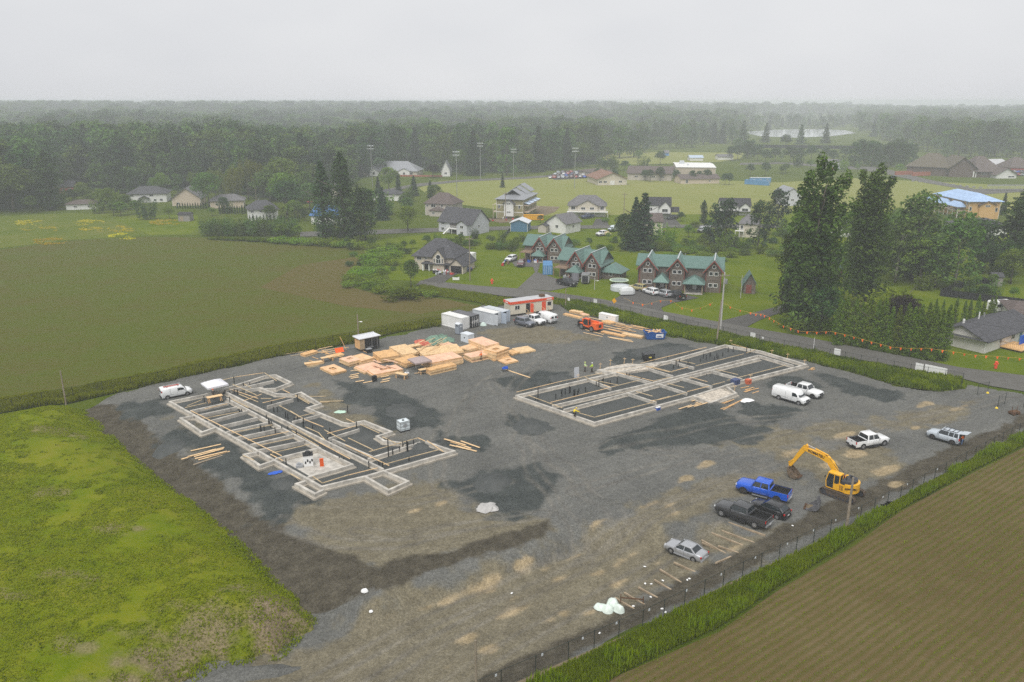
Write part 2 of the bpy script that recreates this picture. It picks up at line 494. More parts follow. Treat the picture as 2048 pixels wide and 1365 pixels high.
def gravel_yard():
 st = .34
 lo, hi = site_pl.min(0) - 1, site_pl.max(0) + 1
 xs = np.arange(lo[0], hi[0], st); ys = np.arange(lo[1], hi[1], st)
 X, Y = np.meshgrid(xs, ys)
 p = np.stack([X.ravel(), Y.ravel()], 1)
 # jagged edge
 w = (fnoise(p, 2.5, 3) - .5) * 2.0
 keep = (sdist(site_pl, p) + w) > 0
 h = np.zeros(len(p)); h[keep] = site_h(p[keep])
 nx = len(xs)
 idx = np.arange(len(p)).reshape(len(ys), nx)
 Q = np.stack([idx[:-1, :-1].ravel(), idx[:-1, 1:].ravel(), idx[1:, 1:].ravel(), idx[1:, :-1].ravel()], 1)
 Q = Q[keep[Q].all(1)]
 used = np.unique(Q)
 re = -np.ones(len(p), int); re[used] = np.arange(len(used))
 Q = re[Q]; P = p[used]; H = h[used]
 n1 = fnoise(P, 2.2, 50) - .5; n2 = fnoise(P, 6.0, 60) - .5
 def zone(pls, soft, amp):
  z = np.zeros(len(P))
  for q in pls:
   z = np.maximum(z, sstep(-soft, soft, sdist(poly(q), P) + n1*amp + n2*amp))
  return z
 zs = {'dark': zone(DARK, 1.5, 4.0), 'brown': zone(BROWN, 2.6, 6.0), 'coarse': zone(COARSE, .9, 1.8),
   'sand': zone([tell(*e) for e in SAND], .6, 1.5), 'track': tracks(P)[0]}
 dm = sdist(mound_pl, P)
 zs['coarse'] = np.maximum(zs['coarse'], sstep(-5.0, -2.5, dm + n1*2.4) * (P[:, 1] < 118) * (P[:, 1] > G(640, 1192).y))
 H = H - .05 * zs['track']
 me = npmesh('gravel_yard', np.column_stack([P, H]), Q, yard_mat())
 for k, z in zs.items():
  a = me.attributes.new(k, 'FLOAT', 'POINT'); a.data.foreach_set('value', z.astype(np.float32))
 me.polygons.foreach_set('use_smooth', np.ones(len(Q), bool))
 return tag(link('gravel_yard', me), kind='structure')
TRACKS = [[(700,1365),(900,1230),(1150,1110),(1400,985),(1620,905),(1850,835),(2030,790)],[(560,1365),(820,1220),(1080,1120),(1330,1010),(1560,915)],[(860,1365),(1050,1240),(1280,1120),(1480,1010)],
   [(1180,1090),(1100,1000),(1060,930),(1040,860),(1010,790),(1080,720),(1130,680)],[(1240,1040),(1150,960),(1090,900),(1050,830),(980,760)],[(1000,1040),(900,1060),(780,1090),(660,1085),(560,1040)],
   [(1080,1030),(950,1050),(820,1070),(720,1060)],[(1950,800),(1800,840),(1650,850),(1480,880),(1300,940),(1150,980)],[(1600,830),(1450,840),(1300,880),(1180,900)],[(1300,900),(1430,915),(1560,900),(1700,880)],
   [(1200,640),(1100,690),(1000,740),(930,800),(900,880)],[(880,860),(860,930),(900,1000),(1000,1030)],[(600,1010),(760,1010),(900,990),(1020,960)]]
def tracks(P):
 z = np.zeros(len(P)); w = (vnoise(P, 4.0, 91) - .5)[:, None] * 1.2
 for q in TRACKS:
  pl = poly(q)
  # smooth the polyline
  for _ in range(2): pl = np.concatenate([pl[:1], np.stack([pl[:-1]*.75 + pl[1:]*.25, pl[:-1]*.25 + pl[1:]*.75], 1).reshape(-1, 2), pl[-1:]])
  d = linedist(pl, P + w, False)
  z = np.maximum(z, np.exp(-((d - .85) / .30) ** 2) * (.35 + .9 * vnoise(P, 5.0, 93)))
 return np.clip(z, 0, 1), None
def yard_mat():
 m = bpy.data.materials.new('gravel'); m.use_nodes = True
 n, l = m.node_tree.nodes, m.node_tree.links
 b = n['Principled BSDF']; b.inputs['Roughness'].default_value = .9; b.inputs['Specular IOR Level'].default_value = .04
 tc = n.new('ShaderNodeTexCoord')
 def noise(s, d=6, r=.62, vec=None):
  q = n.new('ShaderNodeTexNoise'); q.inputs['Scale'].default_value = s; q.inputs['Detail'].default_value = d; q.inputs['Roughness'].default_value = r
  l.new(vec or tc.outputs['Object'], q.inputs['Vector']); return q.outputs['Fac']
 def mix(f, a, c, blend='MIX'):
  q = n.new('ShaderNodeMixRGB'); q.blend_type = blend
  for s, v in (('Fac', f), ('Color1', a), ('Color2', c)):
   if isinstance(v, (int, float)): q.inputs[s].default_value = v
   elif isinstance(v, tuple): q.inputs[s].default_value = rgb(v)
   else: l.new(v, q.inputs[s])
  return q.outputs['Color']
 def ramp(f, a, c, lo=.3, hi=.7):
  r = n.new('ShaderNodeValToRGB'); r.color_ramp.elements[0].position = lo; r.color_ramp.elements[1].position = hi
  r.color_ramp.elements[0].color = rgb(a); r.color_ramp.elements[1].color = rgb(c)
  l.new(f, r.inputs['Fac']); return r.outputs['Color']
 def attr(k, sharp=.35):
  a = n.new('ShaderNodeAttribute'); a.attribute_name = k
  s = n.new('ShaderNodeMath'); s.operation = 'MULTIPLY_ADD'; s.inputs[1].default_value = .9; s.inputs[2].default_value = -.45
  l.new(noise(.8, 9, .72), s.inputs[0])
  t = n.new('ShaderNodeMath'); t.operation = 'ADD'; l.new(a.outputs['Fac'], t.inputs[0]); l.new(s.outputs[0], t.inputs[1])
  r = n.new('ShaderNodeMapRange'); r.interpolation_type = 'SMOOTHSTEP'
  r.inputs['From Min'].default_value = .5 - sharp; r.inputs['From Max'].default_value = .5 + sharp
  l.new(t.outputs[0], r.inputs['Value'])
  return r.outputs['Result']
 big, mid = noise(.09), noise(.7)
 base = ramp(big, (.098, .099, .092), (.148, .148, .136))
 brown = ramp(mid, (.124, .109, .075), (.180, .161, .114))
 col = mix(attr('brown'), base, brown)
 # old wheel tracks: long soft streaks
 m0 = n.new('ShaderNodeMapping'); m0.inputs['Rotation'].default_value = (0, 0, -DRIVE_A); l.new(tc.outputs['Object'], m0.inputs['Vector'])
 mp = n.new('ShaderNodeMapping'); mp.inputs['Scale'].default_value = (.07, .8, 1)
 l.new(m0.outputs['Vector'], mp.inputs['Vector'])
 tr = noise(1.0, 4, .55, mp.outputs['Vector'])
 col = mix(1.0, col, ramp(tr, (.93, .93, .94), (1.06, 1.055, 1.04), .36, .66), 'MULTIPLY')
 coarse = ramp(mid, (.048, .042, .031), (.092, .082, .061))
 col = mix(attr('coarse'), col, coarse)
 dark = ramp(noise(.35), (.040, .046, .045), (.070, .077, .073))
 col = mix(attr('dark'), col, dark)
 sand = ramp(mid, (.235, .185, .108), (.40, .315, .195))
 sf = n.new('ShaderNodeMath'); sf.operation = 'MULTIPLY'; sf.inputs[1].default_value = .85
 l.new(attr('sand', .45), sf.inputs[0])
 col = mix(sf.outputs[0], col, sand)
 tk = n.new('ShaderNodeAttribute'); tk.attribute_name = 'track'
 tf = n.new('ShaderNodeMath'); tf.operation = 'MULTIPLY'; tf.inputs[1].default_value = .55; l.new(tk.outputs['Fac'], tf.inputs[0])
 col = mix(tf.outputs[0], col, ramp(noise(.25), (.085, .080, .072), (.21, .195, .165), .4, .6))
 # single stones, two sizes
 for sc, lo, hi in ((4.5, .86, 1.14), (10.0, .80, 1.2)):
  v = n.new('ShaderNodeTexVoronoi'); v.inputs['Scale'].default_value = sc
  l.new(tc.outputs['Object'], v.inputs['Vector'])
  sx = n.new('ShaderNodeSeparateXYZ'); l.new(v.outputs['Color'], sx.inputs[0])
  col = mix(1.0, col, ramp(sx.outputs['X'], (lo,)*3, (hi,)*3, .1, .95), 'MULTIPLY')
 l.new(col, b.inputs['Base Color'])
 bp = n.new('ShaderNodeBump'); bp.inputs['Strength'].default_value = .6; bp.inputs['Distance'].default_value = .07
 l.new(noise(3.2, 8, .7), bp.inputs['Height']); l.new(bp.outputs['Normal'], b.inputs['Normal'])
 return m
# terrain: one sheet to the horizon, sunk a little beneath the yard
TERR = poly([(-900,1700),(-900,905),(-200,862),(100,812),(330,768),(700,694),(880,656),(1000,605),(1112,608),(1340,680),(1610,730),(1800,782),(1925,778),
    (2100,806),(2320,856),(2062,870),(1700,1066),(1300,1258),(1100,1360),(900,1700)])
def terrain():
 ax = np.concatenate([-np.geomspace(5200, 130, 26), np.arange(-126, 150, 4.0), np.geomspace(154, 5200, 26)])
 ay = np.concatenate([[-600, -200, 0, 20], np.arange(30, 210, 4.0), np.geomspace(214, 5600, 40)])
 X, Y = np.meshgrid(ax, ay)
 p = np.stack([X.ravel(), Y.ravel()], 1)
 d = sdist(TERR, p)
 h = -.12 - 4.6 * sstep(.6, 6.0, d) + np.where(p[:, 1] > 300, far_rise(p), 0)
 idx = np.arange(len(p)).reshape(len(ay), len(ax))
 Q = np.stack([idx[:-1, :-1].ravel(), idx[:-1, 1:].ravel(), idx[1:, 1:].ravel(), idx[1:, :-1].ravel()], 1)
 me = npmesh('terrain', np.column_stack([p, h]), Q, M_rough)
 return tag(link('terrain', me), kind='structure')
M_rough = ground_mat('rough_grass', [(.038,.062,.004), (.070,.098,.008), (.115,.132,.020)], (.03, .35, 2.5), bump=.8, bdist=.3)
M_lawn = ground_mat('lawn_grass', [(.050,.086,.002), (.095,.132,.003), (.150,.168,.012)], (.05, .22, 3.0), bump=.6)
M_sport = ground_mat('sports_turf', [(.160,.185,.040), (.205,.215,.058), (.255,.240,.085)], (.012, .06, 1.5), bump=.2, bands=(.05, 9.0, (.17,.20,.055), .35))
M_meadow = ground_mat('meadow_grass', [(.055,.090,.004), (.098,.128,.010), (.170,.158,.042)], (.035, .3, 1.6), bump=.9, bdist=.3)
M_forestfloor = ground_mat('forest_floor', [(.018,.032,.010), (.030,.050,.016), (.05,.075,.02)], (.02, .2, 1.0))
_ca = G(2037, 905) - G(1250, 1365)
CROP_A = math.atan2(_ca.y, _ca.x)
M_crop_r = ground_mat('crop_soil', [(.088,.060,.024), (.122,.089,.040), (.165,.126,.066)], (.05, .35, 3.5), bump=.9, bdist=.14, bands=(-CROP_A, .78, (.080,.078,.016), .65))
M_crop_l = ground_mat('young_crop', [(.122,.088,.036), (.094,.082,.020), (.080,.098,.012), (.066,.086,.012)], (.016, .11, 1.1), bump=.5, bands=(-.12, 1.5, (.070,.092,.012), .55))
M_mound = ground_mat('mound_grass', [(.070,.116,.001), (.115,.158,.001), (.172,.188,.008), (.200,.172,.045)], (.10, .55, 4.5), bump=.9, bdist=.2)
M_asph = ground_mat('asphalt', [(.094,.091,.083), (.120,.116,.106), (.150,.145,.133)], (.08, .7, 8.0), bump=.2)
M_asph_d = ground_mat('dark_asphalt', [(.062,.060,.056), (.088,.085,.079), (.118,.114,.104)], (.08, .7, 8.0), bump=.2)
M_dirt = ground_mat('bare_dirt', [(.12,.095,.065), (.17,.135,.09), (.22,.18,.125)], (.2, 1.2, 7.0), bump=.8)
terrain()
YARD = gravel_yard()
# grass mound on the left
def mound():
 st = .36
 lo, hi = mound_pl.min(0) - 1.5, mound_pl.max(0)
 lo = np.maximum(lo, [-75, 30]); hi = hi + 1.8
 xs = np.arange(lo[0], hi[0], st); ys = np.arange(lo[1], hi[1], st)
 X, Y = np.meshgrid(xs, ys); p = np.stack([X.ravel(), Y.ravel()], 1)
 d = sdist(mound_pl, p)
 keep = d > -1.1
 toe = poly([(638,1222),(600,1238),(560,1282),(430,1312),(385,1332),(350,1375),(200,1470),(-200,1560)])
 dt = linedist(toe, p, False)
 h = MH(p, d)
 scar = sstep(6.6, 3.2, dt + (fnoise(p, 1.5, 70) - .5) * 5.5) * sstep(.36, .56, fnoise(p, 2.2, 74)) * .85
 scar = np.maximum(scar, sstep(-.6, .6, sdist(poly(ell(548,1236,62,38)), p) + (fnoise(p, 1.2, 71) - .5) * 1.5))
 for e in ((490,886,80,22),(150,1180,60,14),(30,1215,40,12),(560,1060,40,8),(330,940,30,8),(115,880,70,16),(480,1190,60,14),(60,1290,50,12),(300,1290,90,16),(160,1325,120,16),(420,1240,80,14),(240,1080,50,9),(90,1010,60,10)):
  scar = np.maximum(scar, .6 * sstep(-.6, .8, sdist(poly(ell(*e)), p) + (fnoise(p, 1.4, 77) - .6) * 4))
 idx = np.arange(len(p)).reshape(len(ys), len(xs))
 Q = np.stack([idx[:-1, :-1].ravel(), idx[:-1, 1:].ravel(), idx[1:, 1:].ravel(), idx[1:, :-1].ravel()], 1)
 Q = Q[keep[Q].all(1)]
 used = np.unique(Q); re = -np.ones(len(p), int); re[used] = np.arange(len(used))
 m = M_mound
 n, l = m.node_tree.nodes, m.node_tree.links
 b = n['Principled BSDF']
 a = n.new('ShaderNodeAttribute'); a.attribute_name = 'scar'
 mx = n.new('ShaderNodeMixRGB')
 no = next(x for x in n if x.type == 'TEX_NOISE' and x.inputs['Scale'].default_value > 4)
 rp = n.new('ShaderNodeValToRGB'); rp.color_ramp.elements[0].color = (.13,.10,.06,1); rp.color_ramp.elements[1].color = (.29,.23,.15,1)
 rp.color_ramp.elements[0].position = .3; rp.color_ramp.elements[1].position = .7
 l.new(no.outputs['Fac'], rp.inputs['Fac'])
 src = b.inputs['Base Color'].links[0].from_socket
 l.new(a.outputs['Fac'], mx.inputs['Fac']); l.new(src, mx.inputs['Color1']); l.new(rp.outputs['Color'], mx.inputs['Color2'])
 l.new(mx.outputs['Color'], b.inputs['Base Color'])
 me = npmesh('grass_mound', np.column_stack([p, h])[used], re[Q], m)
 at = me.attributes.new('scar', 'FLOAT', 'POINT'); at.data.foreach_set('value', scar[used].astype(np.float32))
 me.polygons.foreach_set('use_smooth', np.ones(len(Q), bool))
 tag(link('grass_mound', me), kind='structure')
def MH(p, d=None):
 if d is None: d = sdist(mound_pl, p)
 toe = poly([(638,1222),(600,1238),(560,1282),(430,1312),(385,1332),(350,1375),(200,1470),(-200,1560)])
 dt = linedist(toe, p, False)
 dj = d + (fnoise(p, 1.5, 9) - .5) * 1.3
 h = site_h(p) * (1 - sstep(0, 4.5, d)) - .30 * (1 - sstep(-.3, .9, dj)) + 1.5 * sstep(.5, 9, dj) + (fnoise(p, 4.0, 80) - .5) * .40 * sstep(0, 4, d) + (fnoise(p, 1.1, 84) - .5) * .14 * sstep(-.2, 1, d)
 return h - .5 * sstep(3.2, .5, dt) * sstep(.3, .7, fnoise(p, 2.0, 88))
mound()
# fields, lawns, roads and drives
CROP_L = [(-900,800),(-600,500),(-200,510),(0,500),(140,482),(300,474),(420,476),(500,481),(600,486),(700,489),(752,494),(738,512),(700,538),(690,556),(705,575),(760,590),
   (840,592),(900,600),(960,612),(985,622),(935,630),(880,645),(700,682),(560,705),(330,756),(130,796),(0,822),(-200,860),(-700,980)]
sheet('crop_field', CROP_L, M_crop_l, -.045)
sheet('crop_field', [(2900,700),(2300,770),(2048,895),(1945,946),(1800,1022),(1710,1090),(1560,1178),(1440,1262),(1330,1310),(1210,1362),(1000,1490),(1600,2200),(3600,2200)], M_crop_r, -.045)
sheet('sports_field', [(838,376),(880,362),(1000,357),(1190,352),(1560,365),(1700,356),(2048,372),(2500,385),(2500,470),(2048,430),(1800,425),(1500,436),(1250,442),(1060,436),(1000,420),(870,402)], M_sport, -.07)
M_ring = ground_mat('turning_crop', [(.122,.088,.036), (.096,.082,.020), (.082,.096,.012)], (.012, .07, 1.6), bump=.3, bands=(0, 2.4, (.125,.098,.046), .38))
_w = next(x for x in M_ring.node_tree.nodes if x.type == 'TEX_WAVE'); _w.wave_type = 'RINGS'; _w.rings_direction = 'Z'; _w.inputs['Distortion'].default_value = .5
_c = G(905, 505); next(x for x in M_ring.node_tree.nodes if x.type == 'MAPPING').inputs['Location'].default_value = (-_c.x, -_c.y, 0)
sheet('crop_field', [(520,575),(600,530),(735,511),(700,538),(690,556),(705,575),(760,590),(840,592),(900,600),(940,610),(840,628),(690,612)], M_ring, -.038)
sheet('meadow', [(-900,470),(-400,450),(0,432),(150,426),(330,433),(400,450),(395,470),(300,472),(140,480),(0,497),(-600,512)], M_meadow, -.07)
sheet('lawn', [(700,486),(900,462),(1060,458),(1300,456),(1500,458),(1700,450),(1950,455),(2400,480),(2600,900),(2048,752),(1920,737),(1700,694),(1480,654),(1320,624),(1200,600),(1060,578),(960,573),(840,562),(780,560),(765,520)], M_lawn, -.085)
sheet('lawn', [(1060,432),(1230,430),(1500,428),(1830,420),(1830,452),(1500,452),(1060,452)], M_lawn, -.055)
sheet('lawn', [(230,440),(330,430),(395,430),(400,452),(380,468),(300,470)], M_lawn, -.05)
ROAD = [(842,561),(900,566),(960,572),(1060,579),(1130,588),(1200,598),(1320,622),(1480,652),(1600,672),(1700,692),(1820,715),(1920,735),(2048,751),(2400,800),
  (2400,870),(2200,830),(2048,783),(1980,772),(1930,759),(1850,743),(1700,716),(1560,690),(1440,663),(1310,635),(1200,616),(1090,604),(960,586),(832,570)]
sheet('road', ROAD, M_asph, .012)
sheet('driveway', [(1035,577),(1070,545),(1066,534),(1030,533),(1024,525),(1062,512),(1082,522),(1075,545),(1120,560),(1140,574),(1100,582)], M_asph, .006)
sheet('driveway', [(1222,602),(1262,580),(1300,576),(1350,584),(1398,596),(1345,606),(1322,616),(1330,628),(1280,618)], M_asph_d, .006)
sheet('driveway', [(842,562),(862,556),(885,546),(905,536),(928,541),(900,556),(885,568)], M_asph_d, .016)
sheet('driveway', [(1430,645),(1490,630),(1545,616),(1580,606),(1600,614),(1560,626),(1520,640),(1490,656)], M_asph_d, .006)
sheet('street', [(600,464),(880,456),(1060,452),(1300,450),(1500,449),(1850,450),(1850,458),(1500,455),(1300,456),(1060,459),(880,464),(600,474)], M_asph, .012)
for q in ([(1090,452),(1118,440),(1128,440),(1112,453)], [(1185,451),(1192,438),(1212,438),(1218,451)], [(1316,450),(1328,438),(1350,438),(1362,450)]):
 sheet('driveway', q, M_asph_d, .02)
sheet('road', [(640,400),(740,385),(830,368),(920,360),(1050,354),(1190,344),(1190,348),(1050,358),(920,364),(830,374),(740,392),(640,410)], M_asph, .0)
sheet('path', [(1480,326),(1560,325),(1760,335),(1800,345),(1860,360),(1950,378),(1960,384),(1850,366),(1780,350),(1720,340),(1560,328),(1480,330)], M_asph, .0)
sheet('path', [(1880,384),(1950,378),(2048,378),(2048,384),(1950,390)], M_asph, .01)
sheet('parking_lot', [(1090,352),(1130,342),(1190,340),(1195,356),(1110,360)], M_asph_d, .015)
sheet('clearing', [(1195,318),(1230,305),(1330,302),(1500,300),(1480,318),(1440,324),(1400,326),(1250,330)], M_sport, -.02)
sheet('construction_lot', [(960,436),(1000,438),(1075,436),(1110,424),(1120,414),(1075,412),(1060,442),(1000,446)], M_dirt, -.03)
# ================================================================== BUILDING SITE
M_conc = mat('concrete', (.44,.415,.37), .85, var=.32, scale=1.1, bump=.3)
M_conc_w = mat('concrete_footing', (.37,.335,.28), .9, var=.25, scale=1.2, bump=.3)
M_lumber = mat('new_lumber', (.66,.40,.18), .75, var=.22, scale=2.2)
M_lumber_b = mat('pale_lumber', (.70,.49,.27), .75, var=.2, scale=2.4)
M_sheath = mat('wall_sheathing', (.70,.45,.25), .7, var=.2, scale=1.1)
M_sheath_p = mat('pink_sheathing', (.73,.46,.31), .7, var=.16, scale=.9)
M_oldwood = mat('weathered_wood', (.30,.235,.16), .85, var=.3, scale=2.0)
M_board = mat('form_board', (.52,.40,.24), .8, var=.3, scale=1.5)
M_black = mat('black_plastic', (.016,.016,.017), .5, var=.2)
M_white = mat('white_paint', (.78,.78,.77), .45, var=.05)
M_fine = ground_mat('fine_gravel', [(.052,.058,.058), (.075,.080,.078), (.105,.108,.103)], (.25, 1.2, 7.0), bump=.6, bdist=.06)
M_steel = mat('galvanised_steel', (.36,.37,.37), .45, .6, var=.1)
M_rust = mat('rusty_steel', (.12,.065,.035), .85, .2, var=.35, scale=6)
def gz(p): return float(site_h(np.array([[p[0], p[1]]]))[0])
def ax(v):
 return math.atan2(v[1], v[0])
AX_A = ax(G(643,974) - G(340,804))       # down-right along the left foundation
AX_B = ax(G(908,902) - G(643,974))       # up-right
def foundation(name, label, outline, walls, zt, boards, pipes, fill, thin=()):
 o0 = G(*outline[0])
 root = thing(name, label, 'foundation', (o0.x, o0.y, 0))
 off = Vector((o0.x, o0.y, 0))
 pl = [tuple((G(x, y, .15) - off).xy) for x, y in fill]
 mb = MB(); mb.prism(pl, -.3, .16); mb.build('gravel_fill', M_fine, root)
 for i, w in enumerate(walls):
  a, b, th = G(*w[0], zt), G(*w[1], zt), w[2]
  foot = w[3] if len(w) > 3 else True
  z = zt + .0025 * (i % 40)
  d = (b - a).normalized()
  a = a - d * th * .5; b = b + d * th * .5
  a.z = b.z = 0
  mb = MB(); mb.beam(a - off + Vector((0,0,z/2-.02)), b - off + Vector((0,0,z/2-.02)), th, z + .04)
  mb.build('foundation_wall', M_conc, root)
  if foot:
   e = d * .22
   mb = MB(); h = .20 + .0021 * (i % 40)
   mb.beam(a - e - off + Vector((0,0,h/2-.06)), b + e - off + Vector((0,0,h/2-.06)), th + .55, h + .12)
   mb.build('footing', M_conc_w, root)
 for i, (p, q, dz) in enumerate(boards):
  a, b = G(*p, zt + dz), G(*q, zt + dz)
  mb = MB(); mb.beam(a - off, b - off, .11, .06 + .001 * (i % 9)); mb.build('form_board', M_board if i % 3 else M_lumber_b, root)
 for (x, y, h) in pipes:
  p = G(x, y, .15) - off
  mb = MB(); mb.cyl(p, p + Vector((0,0,h)), .075, n=8); mb.build('drain_pipe', M_black, root)
 return root, off
Z = lambda ox, oy, s, pts: [(ox + x * s, oy + y * s) for x, y in pts]
def zl(ox, oy, s, segs, *extra): return [((ox + a*s, oy + b*s), (ox + c*s, oy + d*s)) + extra for a, b, c, d in segs]
s1, s2, s3 = 320/1820, 340/1785, 340/2048
W1 = [((340,803),(643,973),.34)]
W1 += [((643,973),(732,952),.34), ((732,952),(908,902),.34), ((908,902),(853,884),.34), ((738,917),(839,885),.3)]
W1 += [((340,803),(409,789),.30), ((409,789),(467,772),.30), ((467,772),(529,752),.34), ((529,752),(551,750),.34), ((551,750),(582,765),.34), ((582,765),(551,777),.34), ((551,777),(524,778),.3),
  ((519,776),(553,788),.32), ((553,788),(588,789),.32), ((588,789),(602,785),.34), ((602,785),(641,808),.34), ((641,808),(614,816),.34), ((614,816),(687,846),.32),
  ((687,846),(700,848),.32), ((700,848),(728,842),.34), ((728,842),(783,864),.34), ((783,864),(754,873),.34), ((754,873),(768,882),.32), ((768,882),(805,886),.32)]
W1 += [((453,785),(765,938),.30), ((455,798),(640,897),.28)]
for L, R in [((382,822),(455,806)), ((393,832),(472,815)), ((418,843),(493,823)), ((441,853),(514,836)), ((455,864),(534,846)), ((474,876),(564,857)), ((502,890),(583,871)), ((518,901),(606,883))]:
 W1.append((L, R, .26, False))
W1 += [((553,918),(637,897),.30), ((618,955),(705,930),.30), ((637,897),(705,930),.24)]
W1 += zl(300,720,s1,[(920,345,1400,240),(1090,345,1280,315),(1340,530,1620,450)],.24,False)
W1 += zl(580,740,s2,[(30,540,310,470),(400,720,720,620),(450,730,860,905)],.24,False)
W1 += zl(300,720,s1,[(480,640,350,660),(350,660,590,822),(590,822,735,772)],.36)
W1 += zl(300,720,s1,[(1205,1050,1070,1075),(1070,1075,1250,1200),(1250,1200,1390,1150)],.36)
W1 += zl(580,740,s2,[(150,1170,68,1195),(68,1195,262,1300),(262,1300,340,1262)],.36)
W1 += zl(580,740,s2,[(800,1125,1035,1262),(1035,1262,1240,1170),(1240,1170,980,1060)],.34)
B1 = [((382,822),(563,912),.06), ((375,812),(404,800),.05), ((425,765),(473,754),.25), ((473,754),(527,746),.25), ((529,746),(553,762),.25)]
B1 += [p + (.05,) for p in zl(300,720,s1,[(400,545,640,490),(620,560,880,500),(590,670,1020,590),(930,830,1390,740),(1110,915,1580,815),(1250,970,1640,890),(1390,1060,1820,960),(1370,1075,1510,1145),
  (940,280,1210,400),(1070,275,1150,320),(900,330,1230,440),(930,450,1120,545),(1010,390,1230,480),(1060,470,1270,390),(1470,520,1690,640),(1260,440,1380,440),(1280,490,1540,430),(1650,410,1810,500),(1180,1140,1060,1090),(1510,340,1590,380)])]
B1 += [p + (.05,) for p in zl(580,740,s2,[(240,1120,340,1190),(340,1190,610,1105),(615,1105,920,1030),(970,1000,1310,905),(1310,905,1560,840),(580,790,1040,1005),(610,715,870,840),(830,860,1345,715),(1345,715,1420,750),
  (0,430,150,520),(60,500,260,450),(150,520,350,600),(360,630,580,750),(160,600,300,660),(390,670,690,590),(740,575,940,665),(300,660,370,740),(590,515,680,555),(55,265,210,345),(0,580,300,760),(300,760,630,935),(20,640,300,800),(970,705,1110,770),(1440,745,1610,860),(0,1090,110,1150)])]
P1 = [(x, y, h) for (x, y), h in zip(Z(300,720,s1,[(620,485),(855,390),(910,495),(960,270),(962,390),(998,400),(1022,635),(1048,630),(1140,320),(1065,300),(1215,300),(1245,290),(1400,265),(1330,710),(1352,740),(1370,770),(1386,760),(1262,840),(1268,845),(1305,850),(1427,840),(1502,815),(1572,830),(1668,880),(1410,600),(1452,600),(1545,660),(1570,680),(1640,710),(1680,715),(1748,730),(1386,530),(1682,480),(1552,1210)]),
  [1.1,.7,1.1,1.2,.9,.9,1.1,1.0,1,.6,.6,.6,.5,1.2,1.1,1.2,1,1.4,1.2,1.3,1,.8,1,1.1,.9,.9,1,1,.8,1,1,.9,1,1.1])]
P1 += [(x, y, h) for (x, y), h in zip(Z(580,740,s2,[(70,700),(48,560),(82,550),(140,600),(238,620),(422,690),(700,620),(400,780),(1035,915),(1080,895),(1150,865),(1187,840),(1230,860),(1238,855),(1300,815),(1250,960),(830,1030),(975,1040),(935,1000),(520,965),(563,980),(82,320),(607,450)]),
  [1,.8,.9,.9,.7,1.2,1.1,1.1,2.6,1.0,.9,1.2,1.6,1.4,1.1,.6,1,.9,.5,.7,.7,1.1,1.2])]
F1, off1 = foundation('concrete_foundation', 'long poured concrete house foundation with many parallel cross walls beside the white tent', [(340,803)], W1, .62, B1, P1,
 [(340,806),(410,791),(467,774),(530,754),(580,765),(551,778),(590,790),(602,788),(638,809),(614,818),(690,848),(728,845),(780,864),(756,875),(800,886),(850,886),(905,903),(735,954),(643,972)])
# lift pit inside it: concrete floor, machine and shoring
mb = MB(); q = [tuple((G(x, y, .2) - off1).xy) for x, y in ((566,922),(638,902),(700,929),(620,953))]
mb.prism(q, .1, .19); mb.build('pit_floor', M_conc, F1)
W2 = [((1033,791),(1189,845),.36), ((1189,845),(1386,792),.36), ((1386,792),(1480,762),.36), ((1480,762),(1612,729),.36), ((1033,791),(1176,758),.34), ((1176,758),(1330,724),.34), ((1330,724),(1450,690),.34),
  ((1450,690),(1520,702),.34), ((1520,702),(1612,729),.40), ((1519,711),(1586,731),.3)]
W2 += [((1106,811),(1304,766),.28), ((1304,766),(1516,711),.28), ((1129,819),(1256,786),.28), ((1256,786),(1365,755),.28), ((1365,755),(1518,717),.28)]
W2 += [(a, b, .26, False) for a, b in [((1176,758),(1221,776)), ((1232,746),(1302,765)), ((1297,737),(1345,752)), ((1341,722),(1387,735)), ((1254,786),(1312,805)), ((1317,768),(1373,786)), ((1363,756),(1423,773)), ((1419,741),(1483,758))]]
W2 += [((1386,792),(1421,806),.32), ((1421,806),(1472,787),.32), ((1472,787),(1455,775),.32), ((1197,741),(1291,729),.5), ((1197,741),(1232,747),.4), ((1291,729),(1330,724),.4)]
B2 = [p + (.06,) for p in zl(1000,660,s3,[(200,750,740,620),(740,620,1230,520),(340,790,750,940),(610,875,1310,700),(1090,600,1420,665),(1150,1050,1880,865),(1400,510,1860,620),(1340,690,1690,605),(1640,745,1840,800),(1330,690,1250,660),(950,1000,1140,1055),(1690,405,2048,315),(1760,440,2048,510),(1870,850,2048,800),(1015,560,1080,600)])]
B2 += [p + (.06,) for p in zl(1300,660,s3,[(0,375,680,210),(300,360,545,410),(0,440,270,510),(270,500,460,450),(550,435,1130,290),(1160,280,1270,240),(980,170,1180,225),(790,475,1060,540),(930,610,1640,425),(480,570,690,625),(210,645,410,695),(745,665,900,625),(450,745,710,680),(160,830,440,755),(50,615,250,570),(0,860,160,830)])]
P2 = [(x, y, h) for (x, y), h in zip(Z(1000,660,s3,[(457,860),(428,850),(672,835),(745,810),(740,770),(785,780),(835,770),(846,760),(888,800),(900,810),(935,790),(948,760),(1028,745),(1158,680),(1190,690),(1230,650),(1243,640),(1328,670),(1300,650),(1410,645),(1525,580),(1553,590),(1698,625),(748,918),(1720,750),(1530,800),(1330,840),(1100,905)]),
  [2.3,.6,.9,1.3,.6,1.0,1.3,1.0,1.1,1.4,.8,.8,.8,.8,1.2,.8,.9,.9,.6,1.0,.9,1,.8,.5,.2,.2,.2,.2])]
